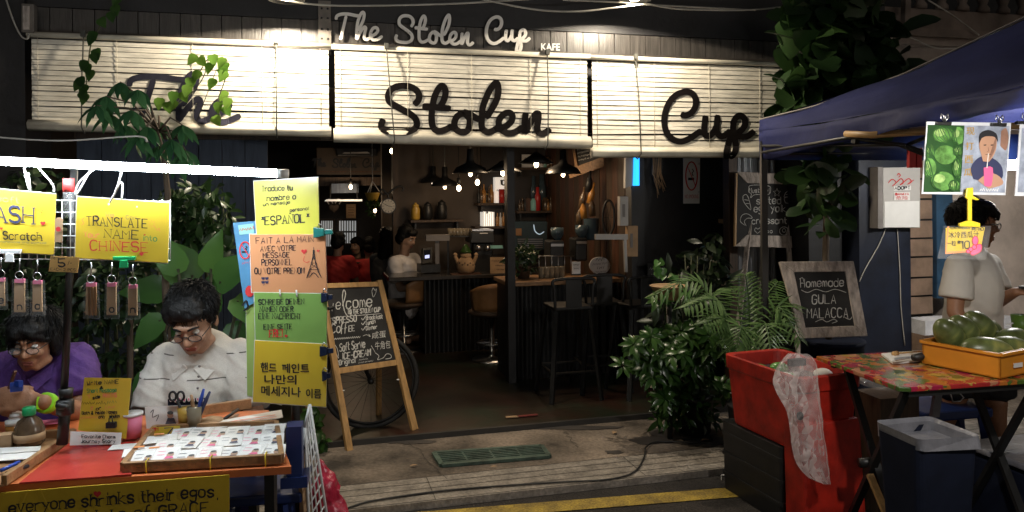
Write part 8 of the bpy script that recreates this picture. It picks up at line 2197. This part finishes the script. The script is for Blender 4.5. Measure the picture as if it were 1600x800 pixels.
# plastic bag hung on the tub corner
pbg = Pl(at(1252, 640, 3.5), 12)
bgg = thing('plastic_bag', 'long clear crumpled plastic bag hanging at the tub corner', 'bag', pbg.hit(1270, 758))
m = MB(); m.smooth = True; out_ = [(552, 1232, 1262), (560, 1222, 1276), (580, 1206, 1279), (605, 1205, 1279), (625, 1222, 1281), (645, 1232, 1284), (680, 1236, 1288), (720, 1240, 1293), (745, 1258, 1296), (756, 1284, 1296)]
P = []; n_ = 18
for y, xa, xb in out_:
    for i in range(n_):
        a = 2 * math.pi * i / n_; f = .5 + .5 * math.cos(a); px = xa + (xb - xa) * f + 2.2 * math.sin(a * 5 + y * .02); dpt = .04 * math.sin(a) + .012 * math.sin(a * 6) + .022 * mnoise.noise(V((px * .09, y * .06, 1 if math.sin(a) > 0 else 7)))
        P.append(pbg.hit(px, y + 4 * mnoise.noise(V((px * .05, y * .1, 3))), dpt))
Fc = []
for j in range(len(out_) - 1):
    for i in range(n_): i2 = (i + 1) % n_; Fc.append((j * n_ + i, j * n_ + i2, (j + 1) * n_ + i2, (j + 1) * n_ + i))
m.add(P, Fc); o = m.build('bag', 'bag', bgg); ss_ = o.modifiers.new('s', 'SUBSURF'); ss_.levels = 2; ss_.render_levels = 2
tx = bpy.data.textures.new('crumple', 'CLOUDS'); tx.noise_scale = .07; tx.noise_depth = 3; dm = o.modifiers.new('d', 'DISPLACE'); dm.texture = tx; dm.strength = .014; dm.mid_level = .5
m = MB(); m.box(pbg.hit(1245, 566, .0), (.08, .03, .03), 20); m.ell(pbg.hit(1250, 650, .0), (.016, .012, .02)); m.build('scraps', 'ink', bgg)
# blue stool under table, clear tub
b = V((at(1490, 650, 4.15).x, 4.15, -.03)); st2 = thing('blue_stool', 'blue plastic stool behind the navy waste bin', 'stool', b); zs = at(1450, 628, 4.15).z
m = MB(); m.box(b + V((-.09, 0, zs)), (.42, .32, .05), 12); m.build('seat', 'blue_plastic', st2, bevel=.012)
for sx, sy in ((-1, -1), (1, -1), (-1, 1), (1, 1)): m = MB(); m.bar(b + V((-.09 + sx * .17, sy * .12, zs)), b + V((-.09 + sx * .23, sy * .15, 0)), .055, .05); m.build('leg', 'blue_plastic', st2, bevel=.006)
b = V((at(1590, 720, 3.7).x, 3.7, -.03)); zz = at(1590, 712, 3.7).z; cb_ = thing('storage_box', 'dark storage box with a clear lid under the table', 'box', b); m = MB(); m.box(b + V((.06, 0, (zz + .03) / 2)), (.42, .34, zz + .0), 15); m.build('body', 'navy_plastic', cb_, bevel=.01); m = MB(); m.box(b + V((.06, 0, zz + .05)), (.45, .37, .03), 15); m.build('lid', 'bin_liner', cb_, bevel=.008)
b = at(1385, 625, 3.95); sb2 = thing('snack_box', 'open box of clear wrapped snacks behind the table legs', 'box', V((b.x, b.y, -.03))); m = MB(); m.box(V((b.x, b.y, .27)), (.22, .2, .6), 12); m.build('box', 'wood_dark', sb2); m = MB(); m.ell(V((b.x, b.y, .64)), (.15, .11, .05)); m.ell(V((b.x + .06, b.y - .04, .66)), (.08, .06, .05)); m.build('wrap', 'film', sb2)
m = MB(); q_ = [(1464, 604), (1474, 606), (1468, 652), (1456, 652)]; pg2 = Pl(at(1466, 628, 3.55), 8); m.board(pg2, q_, .02); tag(m.build('hanging_cloth', 'bin_liner'), 'grey folded strap hanging below the fruit table', 'strap')
m = MB(); m.tube([pg2.hit(x, y) for x, y in ((1481, 604), (1489, 628), (1500, 627), (1506, 621), (1498, 613), (1486, 606))], .003, 6); tag(m.build('wire_loop', 'steel'), 'bent steel wire loop under the fruit table', 'wire')

# ================================================================== PLANTS, LEFT
random.seed(12)
b = V((at(300, 600, 4.0).x, 4.0, 0)); bl = thing('big_leaf_plant', 'large heart leaved plant behind the man in pale shirt', 'plant', b)
m = MB(); st = MB()
for (x, y, L_, dx, dz, tw) in [(300, 430, .34, -.5, .55, 0), (258, 455, .28, -.9, .1, .2), (345, 440, .30, .55, .4, .1), (372, 470, .24, .5, -.4, .3), (285, 505, .26, -.75, -.25, 0), (330, 480, .26, .1, .5, 0), (250, 500, .22, -.6, -.6, .2), (390, 455, .22, .7, .2, 0), (268, 560, .26, -.5, -.5, 0), (240, 585, .22, -.4, -.6, .1), (330, 420, .24, .2, .8, 0), (365, 510, .22, .3, -.7, 0), (278, 420, .24, -.3, .7, 0)]:
    p = at(x, y, 3.75 + random.uniform(-.15, .25)); leaf(m, p, (dx, -.25, dz), (tw, -.9, .5), L_ * .82, L_ * .56, 'heart', .3, .3); st.tube([b + V((random.uniform(-.06, .06), 0, .1)), b.lerp(p, .6) + V((0, .05, .08)), p], .008, 6)
m.build('leaves', 'leaf_big', bl); st.build('stems', 'twig', bl)
b = V((at(120, 600, 4.3).x, 4.3, 0)); hg = thing('leafy_hedge', 'dense dark climbing hedge behind the two sellers', 'hedge', b)
m = MB(); cloud(m, [(40, 420, 70, 60, 4.2, .2, 260), (130, 500, 70, 110, 4.2, .2, 420), (200, 430, 60, 70, 4.1, .2, 240), (230, 560, 40, 80, 4.2, .15, 160), (60, 320, 80, 60, 4.3, .15, 170), (170, 620, 60, 40, 4.1, .15, 120), (10, 520, 40, 60, 4.2, .2, 120)], .075, .042, 'oval', -.4, -.7)
m.build('leaves', 'leaf_dim', hg); m = MB()
for k in range(9): x = 20 + k * 28; m.tube([V((at(x, 600, 4.3).x, 4.3, 0)), at(x + random.uniform(-10, 10), 450, 4.3), at(x + random.uniform(-30, 30), 320, 4.3)], [.012, .01, .005], 6)
m.build('stems', 'twig', hg)
m = MB(); m.tube([at(203, 500, 3.95), V((at(202, 580, 3.95).x, 3.95, 0))], .016, 8); tag(m.build('garden_stake', 'wood_dark'), 'thin wooden stake among the hedge leaves behind key rings', 'stake')
b = V((at(320, 560, 4.2).x, 4.25, 0)); gs = thing('glossy_shrub', 'glossy leaved shrub hanging beside the tube lamp end', 'shrub', b)
m = MB(); cloud(m, [(285, 330, 40, 40, 4.0, .15, 170), (325, 335, 42, 48, 4.05, .15, 170), (345, 375, 26, 28, 4.05, .1, 70), (275, 390, 30, 30, 4.0, .12, 70)], .085, .036, 'oval', -.6, -.8); m.build('leaves', 'leaf_deep', gs); m = MB()
for k in range(6): m.tube([b, at(300 + k * 8, 450, 4.2), at(265 + k * 17, 310 + random.uniform(0, 40), 4.05)], [.014, .01, .004], 6)
m.build('stems', 'twig', gs)
b = V((at(260, 560, 3.7).x, 3.75, 0)); sf = thing('umbrella_tree', 'umbrella tree with drooping glossy leaves over the word The', 'tree', b)
m = MB(); lv = MB(); top = at(255, 240, 3.7); m.tube([b, at(258, 420, 3.75), at(262, 300, 3.72), top, at(235, 165, 3.65)], [.022, .018, .015, .012, .006], 8)
for (x, y, n) in [(165, 150, 9), (188, 128, 9), (215, 140, 8), (172, 178, 8), (205, 172, 8), (250, 190, 7), (285, 195, 9), (196, 195, 8), (230, 198, 8), (268, 218, 9), (290, 235, 8), (248, 228, 9), (215, 215, 7), (152, 165, 7), (278, 250, 7)]:
    e = at(x, y, 3.6 + random.uniform(-.12, .12)); m.tube([at(248, 205, 3.68), at(248, 205, 3.68).lerp(e, .5) + V((0, 0, .05)), e], [.006, .005, .003], 5)
    for k in range(n):
        a = 2 * math.pi * k / n; leaf(lv, e, (math.cos(a) * .9, math.sin(a) * .5 - .2, -.75 + random.uniform(-.2, .2)), (0, -.5, 1), random.uniform(.09, .125), .036, 'oval', .3, .2)
m.build('trunk', 'bark', sf); lv.build('leaves', 'leaf_gloss', sf)
# hanging heart leaf vine on the cord
pvn = fac(-.20); vn = thing('hanging_vine', 'string of heart leaves hanging down the left blind cord', 'vine', pvn.hit(136, 155))
m = MB(); m.tube([pvn.hit(p.x, p.y) for p in crv([(188, -10), (178, 12), (160, 30), (154, 45), (142, 70), (138, 100), (135, 130), (134, 156)], 5)], .004, 5); m.build('stem', 'twig', vn)
m = MB(); random.seed(14)
for (x, y) in [(186, 0), (180, 14), (174, 24), (157, 34), (148, 55), (146, 60), (150, 82), (148, 88), (134, 100), (136, 106), (143, 115), (125, 126), (126, 132), (134, 138), (128, 148), (134, 152)]:
    leaf(m, pvn.hit(x, y - 4, .02), (random.uniform(-.7, .7), -.25, -.9), (0, -1, .2), .065, .06, 'heart', .08)
m.build('leaves', 'leaf_mid', vn)
vn = thing('lit_vine', 'bright lime heart leaf vine lit over the letters The', 'vine', pvn.hit(300, 190)); m = MB(); random.seed(15)
pts1 = [(268, 175), (290, 140), (312, 112), (326, 92), (345, 94), (356, 105), (350, 130), (340, 160), (345, 185)]
m.tube([pvn.hit(p.x, p.y) for p in crv(pts1, 5)], .0035, 5); m.tube([pvn.hit(p.x, p.y) for p in crv([(326, 92), (318, 120), (300, 145), (275, 165)], 5)], .003, 5); m.tube([pvn.hit(*p) for p in ((345, 92), (330, 130), (308, 188))], .002, 4); m.build('stem', 'twig', vn); m = MB()
for (x, y) in [(306, 93), (312, 96), (332, 92), (350, 97), (354, 104), (346, 112), (352, 118), (335, 130), (312, 118), (298, 128), (294, 140), (272, 150), (275, 165), (262, 166), (250, 160), (354, 150), (352, 172), (342, 166), (330, 105), (285, 150), (358, 160), (335, 188)]:
    leaf(m, pvn.hit(x, y - 5, random.uniform(.0, .06)), (random.uniform(-.8, .8), -.3, -.9), (random.uniform(-.3, .3), -1, .3), .07, .062, 'heart', .1)
m.build('leaves', 'leaf_lime', vn)
# ivy beside the wire basket
random.seed(16); b = HPl(0).hit(490, 700); iv = thing('small_creeper', 'small leafy creeper on the ground by the Korean sign', 'plant', b); m = MB(); cloud(m, [(488, 660, 14, 22, b.y, .1, 50), (496, 690, 14, 16, b.y - .05, .08, 40)], .06, .045, 'heart', -.4); m.build('leaves', 'leaf_mid', iv)
m = MB(); m.tube([b, at(488, 650, b.y)], .006, 5); m.build('stem', 'twig', iv)
